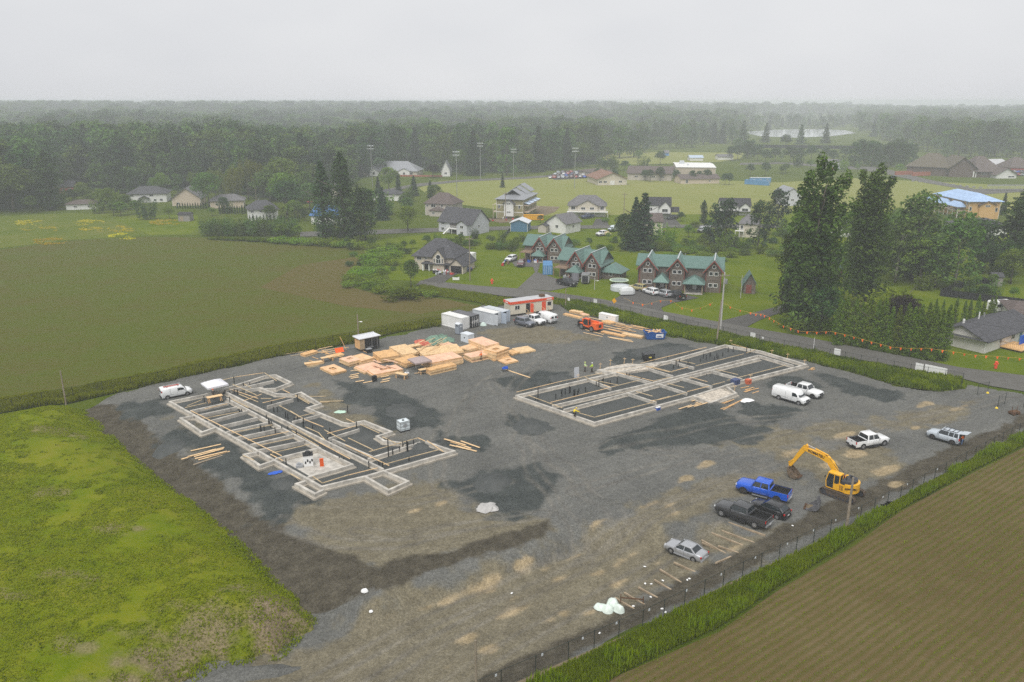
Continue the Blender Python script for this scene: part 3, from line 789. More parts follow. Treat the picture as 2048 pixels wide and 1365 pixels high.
P2 += [(x, y, h) for (x, y), h in zip(Z(1300,660,s3,[(213,350),(280,470),(312,430),(340,455),(352,420),(455,445),(478,450),(605,385),(640,350),(675,370),(720,330),(728,320),(775,365),(803,345),(818,355),(875,325),(1160,290),(1205,285),(940,265),(1000,270),(680,545),(370,630),(110,690)]),
  [.4,.7,1,.7,1,1,.7,.6,1,1.1,.9,.8,.7,1,.8,.9,1.4,.8,.9,1,.2,.2,.2])]
F2, off2 = foundation('concrete_foundation', 'tidy rectangular concrete foundation divided into gravel-filled bays near the road', [(1033,791)], W2, .62, B2, P2,
 [(1033,792),(1176,759),(1330,725),(1450,691),(1518,703),(1610,729),(1480,761),(1386,791),(1189,843)])
mb = MB(); q = [tuple((G(x, y, .55) - off2).xy) for x, y in ((1197,742),(1215,734),(1255,727),(1288,729),(1325,726),(1300,738),(1240,746))]
mb.prism(q, 0, .52); mb.build('rough_slab', mat('rubble_concrete', (.47,.42,.35), .9, var=.4, scale=3, bump=.8), F2)
mb = MB(); q = [tuple((G(x, y, .55) - off2).xy) for x, y in ((1390,792),(1422,803),(1468,787),(1440,776))]
mb.prism(q, 0, .45); mb.build('rough_slab', _MATS['rubble_concrete'], F2)
# machine, toilet-sized bits inside the pit
def small(name, label, cat, px, py, builder, rz=0.0, z=None, group=None):
 p = G(px, py, z or 0)
 t = thing(name, label, cat, (p.x, p.y, gz(p) if z is None else z), rz, group)
 builder(t)
 return t
M_orange = mat('orange_plastic', (.80,.115,.015), .5, var=.08)
M_grey = mat('grey_paint', (.32,.33,.34), .5, var=.1)
M_blue = mat('blue_plastic', (.02,.10,.50), .45, var=.12)
def pit_machine(t):
 mb = MB(); mb.b2(-.6,.6,-.5,.5,0,1.5); mb.build('cabinet', M_white, t)
 mb = MB(); mb.b2(-.66,.66,-.56,.56,1.5,1.62); mb.cyl((0,0,1.62),(0,0,1.95),.45,.3,10); mb.build('motor_cover', M_black, t)
 for i in range(4):
  mb = MB(); mb.b2(-.45+.28*i,-.27+.28*i,-.53,-.5,.4+.25*(i%2),.75+.25*(i%2)); mb.build('vent', M_black, t)
 mb = MB(); mb.b2(-1.6,-.7,-.7,.1,0,.35); mb.b2(-1.4,-1.0,-.5,-.1,.35,.6); mb.build('pump', M_grey, t)
small('site_machine','white machine cabinet with black cover standing in the concrete pit','machine',617,930,pit_machine,.3,.2)
def ramp(t):
 mb = MB(); mb.box((0,0,.62),(.5,.1,1.3),0,.25); mb.build('panel', M_orange, t)
 mb = MB(); mb.beam((-.15,.35,0),(-.15,0,.9),.06,.06); mb.beam((.15,.35,0),(.15,0,.9),.06,.06); mb.build('brace', M_steel, t)
small('warning_panel','orange plastic panel propped up in the concrete pit','panel',644,934,ramp,.2,.2)
def planks(name, label, px, py, L, n, rz, m, group=None, spread=.3, w=.18, seed=1, z0=0):
 """each plank its own object"""
 rng = random.Random(seed)
 p = G(px, py)
 for i in range(n):
  mb = MB(); l = L * (.75 + .3 * rng.random()); mb.box((0,0,.03),(l, w, .05))
  q = p + Vector((rng.uniform(-1,1)*spread*2, rng.uniform(-1,1)*spread*2, 0))
  o = mb.build('plank', m, None, loc=(q.x, q.y, gz(q) + .012 + .055*(i%4) + z0), rz=rz + rng.uniform(-.12,.12))
  tag(o, label, 'plank', group)
# ------------------------------------------------------------------ lumber yard: stacks of framed wall panels
def fr(P0, PR, PL, H):
 a, r, l = G(*P0, H), G(*PR, H), G(*PL, H)
 u = (r - a); u.z = 0; L = u.length; u.normalize()
 v = Vector((-u.y, u.x, 0)); W = (l - a).dot(v)
 if W < 0: v = -v; W = -W
 W = max(W, .8)
 c = a + u * L/2 + v * W/2
 return Vector((c.x, c.y, 0)), L, W, math.atan2(u.y, u.x)
def panel_mesh(L, W, T, top, studs_along, hole, seed):
 """framed timber wall panel lying flat: perimeter plates, studs and sheathing"""
 rng = random.Random(seed)
 f = MB(); t = .045
 f.b2(-L/2,L/2,-W/2,-W/2+t,0,T-.014); f.b2(-L/2,L/2,W/2-t,W/2,0,T-.014)
 n = max(3, int(L/.6))
 for i in range(n+1):
  x = -L/2 + t/2 + (L-t)*i/n
  f.b2(x-t/2,x+t/2,-W/2+t,W/2-t,0,T-.018)
 s = MB()
 if hole:
  hx, hy = L*.17, W*.17
  cx, cy = rng.uniform(-.12,.12)*L, rng.uniform(-.1,.1)*W
  s.b2(-L/2+.02,cx-hx,-W/2+.02,W/2-.02,T-.014,T); s.b2(cx+hx,L/2-.02,-W/2+.02,W/2-.02,T-.014,T)
  s.b2(cx-hx,cx+hx,-W/2+.02,cy-hy,T-.014,T); s.b2(cx-hx,cx+hx,cy+hy,W/2-.02,T-.014,T)
 elif top:
  k = max(2, int(L/1.25))
  for i in range(k):
   s.b2(-L/2+.02+(L-.04)*i/k+.015,-L/2+.02+(L-.04)*(i+1)/k-.015,-W/2+.02,W/2-.02,T-.014-.006*(i%2),T-.004*(i%2))
 else:
  k = max(4, int(W/.2))
  for i in range(k):
   y0 = -W/2 + W*i/k
   s.b2(-L/2-.1*rng.random(),L/2+.1*rng.random(),y0+.008,y0+W/k-.012,T-.04,T-.02*rng.random())
 return f, s
STACKN = 0
def stack(P0, PR, PL, H, n, desc, mode='sheath', pink=False, hole=False):
 """pile of n panels; every panel is a thing"""
 global STACKN
 STACKN += 1
 c, L, W, rz = fr(P0, PR, PL, H)
 base = gz(c) + .02
 T = H / n
 rng = random.Random(STACKN)
 low = None
 for i in range(n):
  top = i == n - 1
  x, y, r = c.x + rng.uniform(-.13,.13), c.y + rng.uniform(-.13,.13), rz + rng.uniform(-.025,.025)
  if low is None or top:
   t = thing('wall_panel', ('topmost framed timber panel of ' if top else 'framed timber panel lying in the lower layers of ') + desc, 'wall panel', (x, y, base + i*T), r, 'framed panels stacked in ' + desc)
   f, s = panel_mesh(L, W, T*.96, mode == 'sheath', True, hole and top, STACKN*10+i)
   f.build('frame', M_lumber if i % 2 else M_lumber_b, t)
   s.build('sheathing', (M_sheath_p if pink else M_sheath) if mode == 'sheath' else (M_lumber_b if STACKN % 2 else M_lumber), t)
   if not top: low = t
  else:
   t = copy_tree(low); t.location = (x, y, base + i*T); t.rotation_euler = (0, 0, r)
zA = lambda x, y: (640 + x*.12695, 640 + y*.12695)
zB = lambda x, y: (860 + x*.11719, 640 + y*.11719)
stack(zA(200,845),zA(425,790),zA(0,750),.45,2,'the low pair with a window hole nearest the left foundation',hole=True)
stack(zA(450,672),zA(650,622),zA(335,600),.95,5,'the stack with a square hole left of the black trailer',hole=True,pink=True)
stack(zA(660,655),zA(860,600),zA(560,560),.9,4,'the stack just before the black trailer',mode='sheath')
stack(zA(710,815),zA(1010,740),zA(540,735),.55,3,'the wide front stack with fanned pink boards',pink=True)
stack(zA(850,868),zA(1305,775),zA(710,800),.75,4,'the foremost stack beside the sawhorse bench',hole=True,pink=True)
stack(zA(945,600),zA(1245,555),zA(825,505),1.2,6,'the tall beam stack right of the black trailer',mode='beams')
stack(zA(1310,552),zA(1560,505),zA(1065,430),1.05,5,'the broad beam stack at the back',mode='beams')
stack(zA(1355,690),zA(1630,615),zA(1225,605),.95,4,'the beam stack behind the pale canopy',mode='beams')
stack((861,727),(926,714),(838,716),1.35,6,'the long pink-topped stack behind the canopy',pink=True)
stack((861,741),(913,729),(854,736),1.0,4,'the long solid stack right of the canopy',mode='beams')
stack((846,711),(928,702),(838,696),1.0,5,'the wide middle stack with loose battens on top',mode='beams')
stack(zB(945,455),zB(1190,400),zB(645,345),1.9,9,'the tallest stack in the middle of the lumber',pink=True)
stack(zB(1130,560),zB(1350,480),zB(965,485),1.7,8,'the tall stack with a window hole at the right',hole=True)
stack(zB(660,515),zB(865,462),zB(495,465),1.15,5,'the stack left of the tallest one')
stack(zB(700,645),zB(1035,575),zB(520,590),1.0,5,'the orange stack behind the orange-vested worker',pink=True)
stack(zB(330,482),zB(490,445),zB(160,415),.8,4,'the flat pink stack before the green tarpaulin',pink=True)
stack(zB(1290,748),zB(1512,700),zB(1110,695),.3,2,'the low pair with a large hole at the right end',hole=True)
stack(zB(1100,690),zB(1385,630),zB(1005,690),.3,2,'the thin leaning row under the tall right-hand stack',mode='beams')
stack(zB(1530,565),zB(1800,520),zB(1460,480),.3,1,'the fanned loose boards at the far right of the lumber',mode='beams')
stack(zB(1400,590),zB(1520,550),zB(1370,510),.4,2,'the small bundle right of the tall stacks',mode='beams')
stack(zA(1400,430),zA(1600,395),zA(1375,395),.45,2,'the small beam bundle at the back edge',mode='beams')
stack((602+8,710),(634,702),(610,704),.5,2,'the little bundle at the left edge of the lumber',mode='beams')
stack((612,729),(646,724),(608,726),.45,2,'the small log-like bundle left of the stacks',mode='beams')
stack((660,716),(688,709),(652,712),.3,1,'the thin boards left of the black trailer',mode='beams')
stack((1028,660-1),(1038,655),(1020,655),.2,1,'the single board beside the parked cars',mode='beams') if False else None
# stacks at the trailer and the telehandler
stack(zA(0,0),zA(0,0),zA(0,0),.1,1,'x') if False else None
z9 = lambda x, y: (1000 + x*.12695, 570 + y*.12695)
stack(z9(1275,440),z9(1330,420),z9(1125,395),.55,2,'the raised orange bundle near the site office',mode='beams')
stack(z9(1250,515),z9(1300,500),z9(965,460),.35,1,'the flat orange boards on the gravel near the site office',mode='beams')
stack(z9(1300,480),z9(1410,470),z9(1120,450),.35,1,'the wrapped bundle beneath the raised orange one',pink=True)
z6 = lambda x, y: (1100 + x*.21484, 440 + y*.21484)
stack(z6(690,1085),z6(715,1075),z6(500,1030),.3,2,'the long boards right of the orange telehandler',mode='beams')
stack(z6(850,1095),z6(880,1080),z6(700,1045),.35,2,'the long boards left of the blue skip',mode='beams')
stack(z6(560,965),z6(610,950),z6(470,945),.4,2,'the pale boards behind the orange telehandler',mode='beams')
planks('plank','loose pale plank in the scatter of boards beyond the telehandler',1238,652,5.0,16,AX_A,M_lumber_b,'scattered boards beyond the telehandler',3.6,.24,3)
planks('plank','loose plank lying in the mess of boards left of the blue skip',1262,664,5.0,12,AX_A+.1,M_lumber,'scattered boards left of the skip',2.4,.22,4)
planks('plank','pale board lying alone on the gravel below the telehandler',1237,679,5.5,2,AX_A+.15,M_lumber_b,'boards alone below the telehandler',.3,.3,5)
planks('plank','long pale board lying on the gravel beside the blue saw',1036,748,6.0,1,AX_A+.02,M_lumber_b,None,0,.3,6)
planks('plank','loose form board crossed over others beside the left foundation',649,797,4.2,4,AX_A+.9,M_board,'crossed boards beside the left foundation',1.2,.13,7)
planks('plank','weathered plank in the pile left of the long foundation',415,905,5.2,7,AX_B+.06,M_lumber_b,'plank pile left of the long foundation',.7,.25,8)
planks('plank','weathered plank in the pile left of the long foundation',424,915,4.6,2,AX_B+.12,M_oldwood,'plank pile left of the long foundation',.5,.2,9)
planks('plank','short plank in the small pile right of the long foundation',927,893,3.6,6,AX_A+.15,M_lumber_b,'plank pile right of the long foundation',.7,.25,10)
planks('plank','plank in the heap in front of the porch footing',1380,806,3.6,7,AX_B+.05,M_lumber_b,'planks in front of the porch footing',1.2,.2,11)
planks('plank','orange batten in the heap beside the white vans',1496,780,2.2,7,AX_B,M_lumber,'battens beside the white vans',.7,.15,12)
planks('plank','orange batten in the long heap beside the white sheet',1462,812,4.0,6,AX_B+.1,M_lumber,'battens beside the white sheet',.8,.13,13)
planks('plank','small scrap of lumber in the heap at the road-side corner',1620,738,1.1,7,AX_B,M_lumber,'lumber scraps at the corner of the foundation',.5,.12,14)
planks('plank','offcut of lumber on the gravel before the panel stacks',738,759,1.6,9,AX_B,M_lumber_b,'offcuts before the panel stacks',1.5,.3,15)
planks('plank','board lying beside the row of panel stacks',658,703,3.2,6,AX_B,M_lumber_b,'boards beside the panel stacks',1.4,.22,16)
planks('plank','edging board along the fence at the lumber yard',596,712,6,3,AX_B,M_board,'edging boards along the fence',1.6,.12,17)
planks('plank','loose batten lying on top of the lumber stacks',858,702,4.5,12,AX_B+.5,M_lumber_b,'loose battens on the lumber stacks',2.0,.12,18,1.05)
planks('plank','loose board leaning among the panel stacks',800,722,3.2,14,AX_B-.4,M_lumber_b,'loose boards among the panel stacks',4.5,.16,29,.1)
planks('plank','pale stick scattered at the edge of the lumber yard',690,712,2.6,12,AX_A,M_lumber,'sticks at the edge of the lumber yard',3.4,.13,31)
planks('plank','fanned board lying on the front panel stack',775,738,2.6,8,AX_A+.1,M_sheath_p,'fanned boards on the front panel stack',1.0,.3,32,.85)
# parking sleepers by the right-hand fence
SLEEP = [((1457,1045),(1531,1071)),((1444,1057),(1511,1082)),((1424,1059),(1490,1085)),((1404,1069),(1462,1101)),((1405,1073),(1443,1089)),((1437,1084),(1479,1098)),((1432,1117),(1463,1104)),
   ((1349,1106),(1403,1130)),((1321,1117),(1369,1146)),((1310,1137),(1344,1157)),((1278,1150),(1317,1171)),((1250,1160),(1291,1184)),((1231,1170),(1270,1192))]
for a, b in SLEEP:
 p, q = G(*a), G(*b)
 mb = MB(); d = q - p; mb.box((0,0,.09),(d.length,.17,.18))
 c = (p + q)/2
 tag(mb.build('parking_timber', M_oldwood, None, loc=(c.x,c.y,gz(c)-.01), rz=ax(d)), 'weathered timber laid on the dirt as a parking divider', 'timber', 'timber parking dividers along the fence')
# ------------------------------------------------------------------ gravel piles
def pile(px, py, rx, ry, h, rz, label, seed, m=None):
 p = G(px, py)
 n = 22
 rng = np.random.default_rng(seed)
 g = np.linspace(-1.1, 1.1, n)
 X, Y = np.meshgrid(g, g)
 r = np.sqrt(X**2 + Y**2)
 q = np.column_stack([X.ravel()*rx, Y.ravel()*ry]) + seed*17.3
 r = r * (1 + .55*(fnoise(np.column_stack([np.cos(np.arctan2(Y, X)).ravel(), np.sin(np.arctan2(Y, X)).ravel()])*2 + seed*5, .9, seed+7).reshape(r.shape) - .45))
 z = h*np.clip(1 - r, 0, 1).ravel()**.9*(.75 + .5*fnoise(q, 1.3, seed)) + .20*(fnoise(q, .45, seed+3) - .3)*np.clip(1.1 - r.ravel(), 0, 1) - .06
 idx = np.arange(n*n).reshape(n, n)
 Q = np.stack([idx[:-1,:-1].ravel(), idx[:-1,1:].ravel(), idx[1:,1:].ravel(), idx[1:,:-1].ravel()], 1)
 c_, s_ = math.cos(rz), math.sin(rz); lx, ly = X.ravel()*rx, Y.ravel()*ry
 wp = np.column_stack([p.x + lx*c_ - ly*s_, p.y + lx*s_ + ly*c_])
 z = z + site_h(wp) - gz(p) - .25*np.clip((r.ravel() - .85)/.2, 0, 1)
 me = npmesh('gravel_pile', np.column_stack([lx, ly, z]), Q, m or M_fine)
 me.polygons.foreach_set('use_smooth', np.ones(len(Q), bool))
 o = link('gravel_pile', me); o.location = (p.x, p.y, gz(p)); o.rotation_euler = (0,0,rz)
 tag(o, label, 'gravel pile')
pile(1316,706,5.5,3.6,1.5,.1,'tall dark gravel pile, left one of the two behind the black bin',1)
pile(1362,703,4.2,3.0,1.15,0,'smaller dark gravel pile, right one of the two behind the black bin',2)
pile(803,822,3.0,3.6,.9,.2,'small dark gravel cone above the white tank',3)
pile(984,966,2.6,3.0,.95,0,'dark gravel heap right of the long foundation on the dark patch',4)
pile(1125,759,2.6,3.4,.6,.2,'low dark gravel heap left of the pale board near the two workers',5)
pile(1062,852,3.2,3.2,.5,-.4,'low dark gravel heap in front of the tidy foundation',6)
pile(570,967,2.0,2.4,.7,0,'dark gravel heap beside the pit end of the long foundation',7)
pile(838,895,2.0,1.8,.8,0,'dark gravel cone inside the last bay of the long foundation',8)
pile(340,892,2.6,2.6,.7,.3,'dark gravel heap at the edge of the slope by the grass mound',9)
pile(480,1322,5.0,1.5,.9,.45,'long grey gravel heap between the mound scar and the dirt road',10,bpy.data.materials['gravel'])
# ------------------------------------------------------------------ containers, office, toilet, skip
def corr(mb, p, q, z0, z1, amp=.04, pitch=.36):
 """corrugated steel wall from p to q (2-D)"""
 p, q = Vector(p), Vector(q); d = q - p; L = d.length; d /= L
 nrm = Vector((d.y, -d.x))
 k = max(2, int(L/pitch)); prof = []
 for i in range(k):
  for f, o in ((0,0),(.28,0),(.5,1),(.78,1)):
   s = (i + f)/k*L; prof.append(p + d*s + nrm*(amp*o))
 prof.append(q)
 n = len(prof)
 mb.add([(a.x,a.y,z0) for a in prof] + [(a.x,a.y,z1) for a in prof], [(i,i+1,n+i+1,n+i) for i in range(n-1)])
def container(label, front_px, back_px, m, W=2.44, H=2.6, doors='closed', roofm=None, logo=None, side=1):
 """front_px: ground pixel of the near corner of the door end, back_px: far corner of the same long side"""
 a, b = G(*front_px), G(*back_px)
 d = (b - a); L = d.length; rz = ax(d)
 t = thing('shipping_container', label, 'container', (a.x, a.y, 0), rz)
 s = side
 mb = MB(); corr(mb, (0.05,.02*s), (L-.05,.02*s), .15, H-.1); corr(mb, (L-.05,(W-.02)*s), (.05,(W-.02)*s), .15, H-.1); corr(mb, (L-.03,0), (L-.03,W*s), .15, H-.1)
 mb.build('wall', m, t)
 mb = MB()
 for x in (0.04, L-.04):
  for y in (.02, W-.02): mb.box((x,y*s,H/2),(.14,.14,H))
 for y in (.02, W-.02):
  mb.box((L/2,y*s,.09),(L-.14,.12,.18)); mb.box((L/2,y*s,H-.06),(L-.14,.12,.10))
 for x in (.04, L-.04):
  mb.box((x,W/2*s,.09),(.12,W-.18,.18)); mb.box((x,W/2*s,H-.06),(.12,W-.18,.12))
 mb.build('frame', m, t)
 mb = MB(); k = int(L/.5)
 for i in range(k): mb.box((.1+(L-.2)*(i+.5)/k,W/2*s,H-.005),((L-.2)/k*.55,W-.3,.03))
 mb.box((L/2,W/2*s,H-.04),(L-.1,W-.1,.06)); mb.build('roof', roofm or m, t)
 mb = MB(); mb.box((L/2,W/2*s,.12),(L-.2,W-.2,.1)); mb.build('floor', M_oldwood, t)
 for i in (0, 1):
  y0 = .08 + i*(W/2-.06)
  if doors == 'open' and i == 0: continue
  dm = MB(); dm.box((-.03,(y0+W/4-.03)*s,H/2),(.06,W/2-.1,H-.3)); dd = dm.build('door', m, t)
  rm = MB()
  for yy in (.3,.85): rm.cyl((-.09,(y0+yy)*s,.2),(-.09,(y0+yy)*s,H-.2),.025,n=6)
  rm.build('lock_rod', M_white if m is not M_white else M_steel, dd)
 if doors == 'open':
  dm = MB(); dm.box((-.55,(.02-.0)*s-.02,H/2),(1.05,.06,H-.3)); dm.build('door', m, t)
 if logo: logo(t, L, W, H, s)
 return t
M_cwhite = mat('container_white', (.72,.72,.70), .5, var=.08, scale=.8)
M_cblack = mat('container_black', (.022,.023,.026), .5, var=.2, scale=.8)
M_cgrey = mat('container_grey', (.52,.55,.58), .5, var=.08, scale=.8)
M_cblue = mat('container_blue', (.09,.24,.44), .5, var=.12, scale=.8)
zc = lambda x, y: (760 + x*.19531, 440 + y*.19531)
def logo_black(t, L, W, H, s):
 for k in range(4):
  mb = MB(); mb.box((-.065,(.35+.55*k)*s,1.3),(.012,.22,.5 + .3*(k%2))); mb.build('sticker', M_white, t)
container('white shipping container, leftmost of the row beside the grey toilet', (924,661), (884,650.5), M_cwhite, side=-1)
container('black shipping container with white marks on its doors', (942,657.5), (902,647), M_cblack, side=-1, logo=logo_black, roofm=mat('container_roof_dark', (.12,.12,.13), .5, var=.2))
container('pale grey shipping container with one door standing open', (988,651.5), (946,641.5), M_cgrey, side=-1, doors='open', roofm=M_cwhite)
container('blue-grey shipping container with an open end next to the site office', (1005,648), (963,638), mat('container_bluegrey', (.40,.46,.54), .5, var=.08), side=-1, doors='open', roofm=M_cgrey)
container('light blue storage container beside the middle townhouse', zc(1668,562), zc(1668,510), M_cblue, side=-1, W=2.6)
container('white storage container behind the dark-roofed house', zc(985,420), zc(895,412), M_cwhite, W=2.4)
container('long blue container beside the sports field, left part', (1540,371), (1492,368), M_cblue, W=2.4, side=1)
def text(s, size, m, parent, loc, rot, name='lettering', depth=.01, align='CENTER', bold=0.0):
 cu = bpy.data.curves.new('lettering', 'FONT'); cu.body = s; cu.size = size; cu.extrude = depth; cu.align_x = align; cu.offset = bold
 tmp = bpy.data.objects.new('lettering_tmp', cu); COL.objects.link(tmp)
 dg = bpy.context.evaluated_depsgraph_get()
 me = bpy.data.meshes.new_from_object(tmp.evaluated_get(dg))
 bpy.data.objects.remove(tmp); bpy.data.curves.remove(cu)
 me.materials.clear(); me.materials.append(m); me.name = name
 o = link(name, me, parent); o.location = loc; o.rotation_euler = rot
 return o
# site office
M_cream = mat('cream_panel', (.66,.61,.49), .6, var=.06)
M_ored = mat('orange_red_paint', (.72,.085,.03), .5, var=.07)
M_glass = mat('dark_glass', (.02,.024,.028), .08, var=.1, spec=.6)
def office():
 a, b = G(*z9(165,505)), G(*z9(832,415))
 d = b - a; L = d.length; W = 3.1; H = 3.3; B = .45
 t = thing('site_office', 'long cream site office cabin with a red-orange eave band and two red doors', 'site office', (a.x,a.y,0), ax(d))
 mb = MB(); mb.b2(0,L,0,W,B,H-.55); mb.build('wall', ribbed('cream_siding', (.66,.61,.49), 'X', 2.5, .6, 0, .06, .01, .9), t)
 mb = MB(); mb.b2(-.12,L+.12,-.12,W+.12,H-.55,H); mb.build('eave_band', M_ored, t)
 mb = MB(); mb.b2(-.02,L+.02,-.02,W+.02,H,H+.04); r = mb.build('roof', mat('metal_roof_pale', (.50,.50,.51), .5, .2, var=.12, scale=.6), t)
 mb = MB(); mb.b2(L*.76,L*.76+1.1,1.0,2.0,H+.04,H+.55); mb.build('roof_unit', M_rust, r)
 mb = MB()
 for x in np.linspace(.3, L-.3, 8):
  for y in (.3, W-.3): mb.box((x,y,B/2),(.3,.3,B))
 mb.build('support_block', M_conc, t)
 mb = MB(); mb.b2(.1,L-.1,.15,.2,.05,B); mb.build('skirt', M_black, t)
 for x in (L*.10, L*.155, L*.86, L*.905):
  w = MB(); w.box((x+.3,-.03,H-1.35),(.62,.06,.95)); f = w.build('window', M_white, t)
  w = MB(); w.box((x+.3,-.065,H-1.35),(.5,.02,.83)); w.build('pane', M_glass, f)
 for x, op in ((L*.36, True), (L*.735, False)):
  w = MB(); w.box((x+.5,-.02,B+1.05),(1.0,.05,2.1)); w.build('doorway', M_black if op else M_ored, t)
  if op:
   w = MB(); w.box((x+1.35,-.35,B+1.05),(.75,.06,2.05), -.9); w.build('door', M_ored, t)
  s = MB(); s.b2(x-.25,x+1.35,-1.3,-.05,B-.06,B)
  for k in range(3): s.b2(x-.1+0*k,x+1.2,-1.3-.3*(k+1),-1.3-.3*k,B-.08-.13*(k+1),B-.03-.13*(k+1))
  s.build('step', M_oldwood, t)
  for xx in (x-.22, x+1.32):
   h = MB(); h.beam((xx,-.1,B+.95),(xx,-1.25,B+.95),.05,.05); h.beam((xx,-1.25,0),(xx,-1.25,B+.95),.05,.05); h.beam((xx,-1.25,B+.95),(xx,-2.1,.9),.05,.05); h.build('handrail', M_lumber_b, t)
 mb = MB(); mb.b2(L-1.7,L-.4,-.135,-.12,H-.42,H-.2); mb.build('name_sign', M_white, t)
 mb = MB(); mb.b2(-.135,-.12,W*.35,W*.7,H-.42,H-.2); mb.build('name_sign', M_white, t)
office()
def toilet(t):
 M = mat('grey_plastic', (.26,.29,.33), .55, var=.08)
 mb = MB(); mb.b2(-.56,.56,-.56,.56,.1,2.1); mb.build('cabin', M, t)
 mb = MB(); mb.extr([(-.6,2.1),(.6,2.1),(.6,2.18),(0,2.36),(-.6,2.18)],-.6,.6); mb.build('roof', mat('pale_plastic', (.62,.65,.68), .5), t)
 mb = MB(); mb.b2(-.4,.4,-.6,-.56,.2,1.95); d = mb.build('door', M, t)
 mb = MB(); mb.b2(.26,.33,-.64,-.6,1.0,1.2); mb.build('handle', M_black, d)
 mb = MB(); mb.b2(-.18,.18,-.62,-.6,1.55,1.75); mb.build('notice', M_white, d)
 mb = MB(); mb.b2(.56,.58,-.3,.3,1.7,1.9); mb.b2(-.58,-.56,-.3,.3,1.7,1.9); mb.build('vent', M_black, t)
 mb = MB(); mb.b2(-.62,.62,-.62,.62,0,.1); mb.build('skid', M_black, t)
small('portable_toilet','grey portable toilet in front of the white container','portable toilet',918,668,toilet,AX_B+.2)
def skip():
 a, b = G(1290,681), G(1331,680)
 c = (a + b)/2; L = (b - a).length*1.02; W = 2.3; H = 1.5
 t = thing('skip', 'blue waste skip heaped with scrap lumber beside the bank', 'skip', (c.x, c.y + 1.1, 0), ax(b - a) - .02)
 Mb = mat('skip_blue', (.014,.085,.30), .5, var=.2)
 mb = MB()
 for s in (-1, 1):
  mb.add([(-L/2+.4,s*W/2*.9,.1),(L/2-.4,s*W/2*.9,.1),(L/2,s*W/2,H),(-L/2,s*W/2,H),(-L/2+.4,s*(W/2*.9-.06),.1),(L/2-.4,s*(W/2*.9-.06),.1),(L/2,s*(W/2-.06),H),(-L/2,s*(W/2-.06),H)],
    [(0,1,2,3),(7,6,5,4),(3,2,6,7),(0,4,5,1)])
  mb.add([(s*(L/2-.4),-W/2*.9,.1),(s*(L/2-.4),W/2*.9,.1),(s*L/2,W/2,H),(s*L/2,-W/2,H),(s*(L/2-.47),-W/2*.9,.1),(s*(L/2-.47),W/2*.9,.1),(s*(L/2-.07),W/2,H),(s*(L/2-.07),-W/2,H)],
    [(0,1,2,3),(7,6,5,4),(3,2,6,7)])
 mb.b2(-L/2+.4,L/2-.4,-W/2*.88,W/2*.88,.1,.2)
 mb.build('bin', Mb, t)
 mb = MB()
 for s in (-1, 1):
  mb.box((0,s*W/2,H),(L+.1,.12,.12)); mb.box((s*L/2,0,H+.003),(.12,W,.12))
  for k in range(5): mb.box((-L/2+.6+k*(L-1.2)/4,s*W/2*.965,.8),(.1,.08,1.25),0,s*-.08)
 mb.build('rim', Mb, t)
 mb = MB(); mb.box((L*.18,-W/2-.02,.85),(1.5,.03,.75),0,.08); sgn = mb.build('sign_plate', M_white, t)
 text('GMC', .48, mat('sign_blue', (.02,.05,.22), .5), sgn, (L*.18,-W/2-.05,.66), (math.pi/2-.08,0,0), 'lettering', .005, bold=.02)
 rng = random.Random(3)
 for k in range(12):
  mb = MB(); mb.box((rng.uniform(-L*.3,L*.3),rng.uniform(-.7,.7),H-.1+rng.random()*.3),(1.6,.22,.06),rng.uniform(-1.5,1.5),rng.uniform(-.3,.3),rng.uniform(-.3,.3))
  tag(mb.build('scrap_board', M_lumber if k % 2 else M_lumber_b, None, loc=t.location), 'scrap board heaped in the blue waste skip', 'board', 'scrap boards in the blue skip')
skip()
def blackbin(t):
 mb = MB()
 mb.extr([(-1.0,.2),(.7,.2),(1.0,1.35),(-1.15,1.2)],-.9,.9); mb.build('bin', M_black, t)
 mb = MB(); mb.box((0,0,1.38),(2.1,1.75,.06),0,0,-.1); mb.build('lid', mat('black_lid', (.03,.032,.034), .45), t)
 mb = MB()
 for x in (-.7,.6):
  for y in (-.75,.75): mb.cyl((x,y-.05,.1),(x,y+.05,.1),.1,n=8)
 mb.build('wheel', M_black, t)
 mb = MB(); mb.b2(-.2,.3,-.93,-.905,.7,.95); mb.build('label_plate', mat('yellow_label', (.6,.5,.08), .6), t)
small('waste_bin','black wheeled waste bin in front of the two gravel piles','waste bin',1297,721,blackbin,.1)
def ibc(t):
 mb = MB(); mb.b2(-.6,.6,-.5,.5,.16,1.08); tk = mb.build('tank', mat('translucent_plastic', (.62,.68,.70), .4, var=.06), t)
 mb = MB(); mb.cyl((0,0,1.08),(0,0,1.16),.13,n=10); mb.build('cap', M_black, tk)
 mb = MB(); mb.b2(-.25,.25,-.53,-.50,.5,.85); mb.build('label_plate', M_grey, t)
 mb = MB()
 for x in (-.6,0,.6):
  for y in (-.52,.52): mb.box((x,y,.62),(.04,.04,.95))
 for z in (.3,.62,.95,1.09):
  mb.b2(-.62,.62,-.54,-.5,z,z+.03); mb.b2(-.62,.62,.5,.54,z,z+.03); mb.b2(-.64,-.6,-.5,.5,z,z+.03); mb.b2(.6,.64,-.5,.5,z,z+.03)
 mb.build('cage', M_steel, t)
 mb = MB(); mb.b2(-.6,.6,-.5,.5,0,.12); mb.build('pallet', M_black, t)
o = small('water_tank','white plastic bulk tank in a wire cage right of the long foundation','tank',807,861,ibc,AX_B); o.scale = (1.25,1.25,1.45)
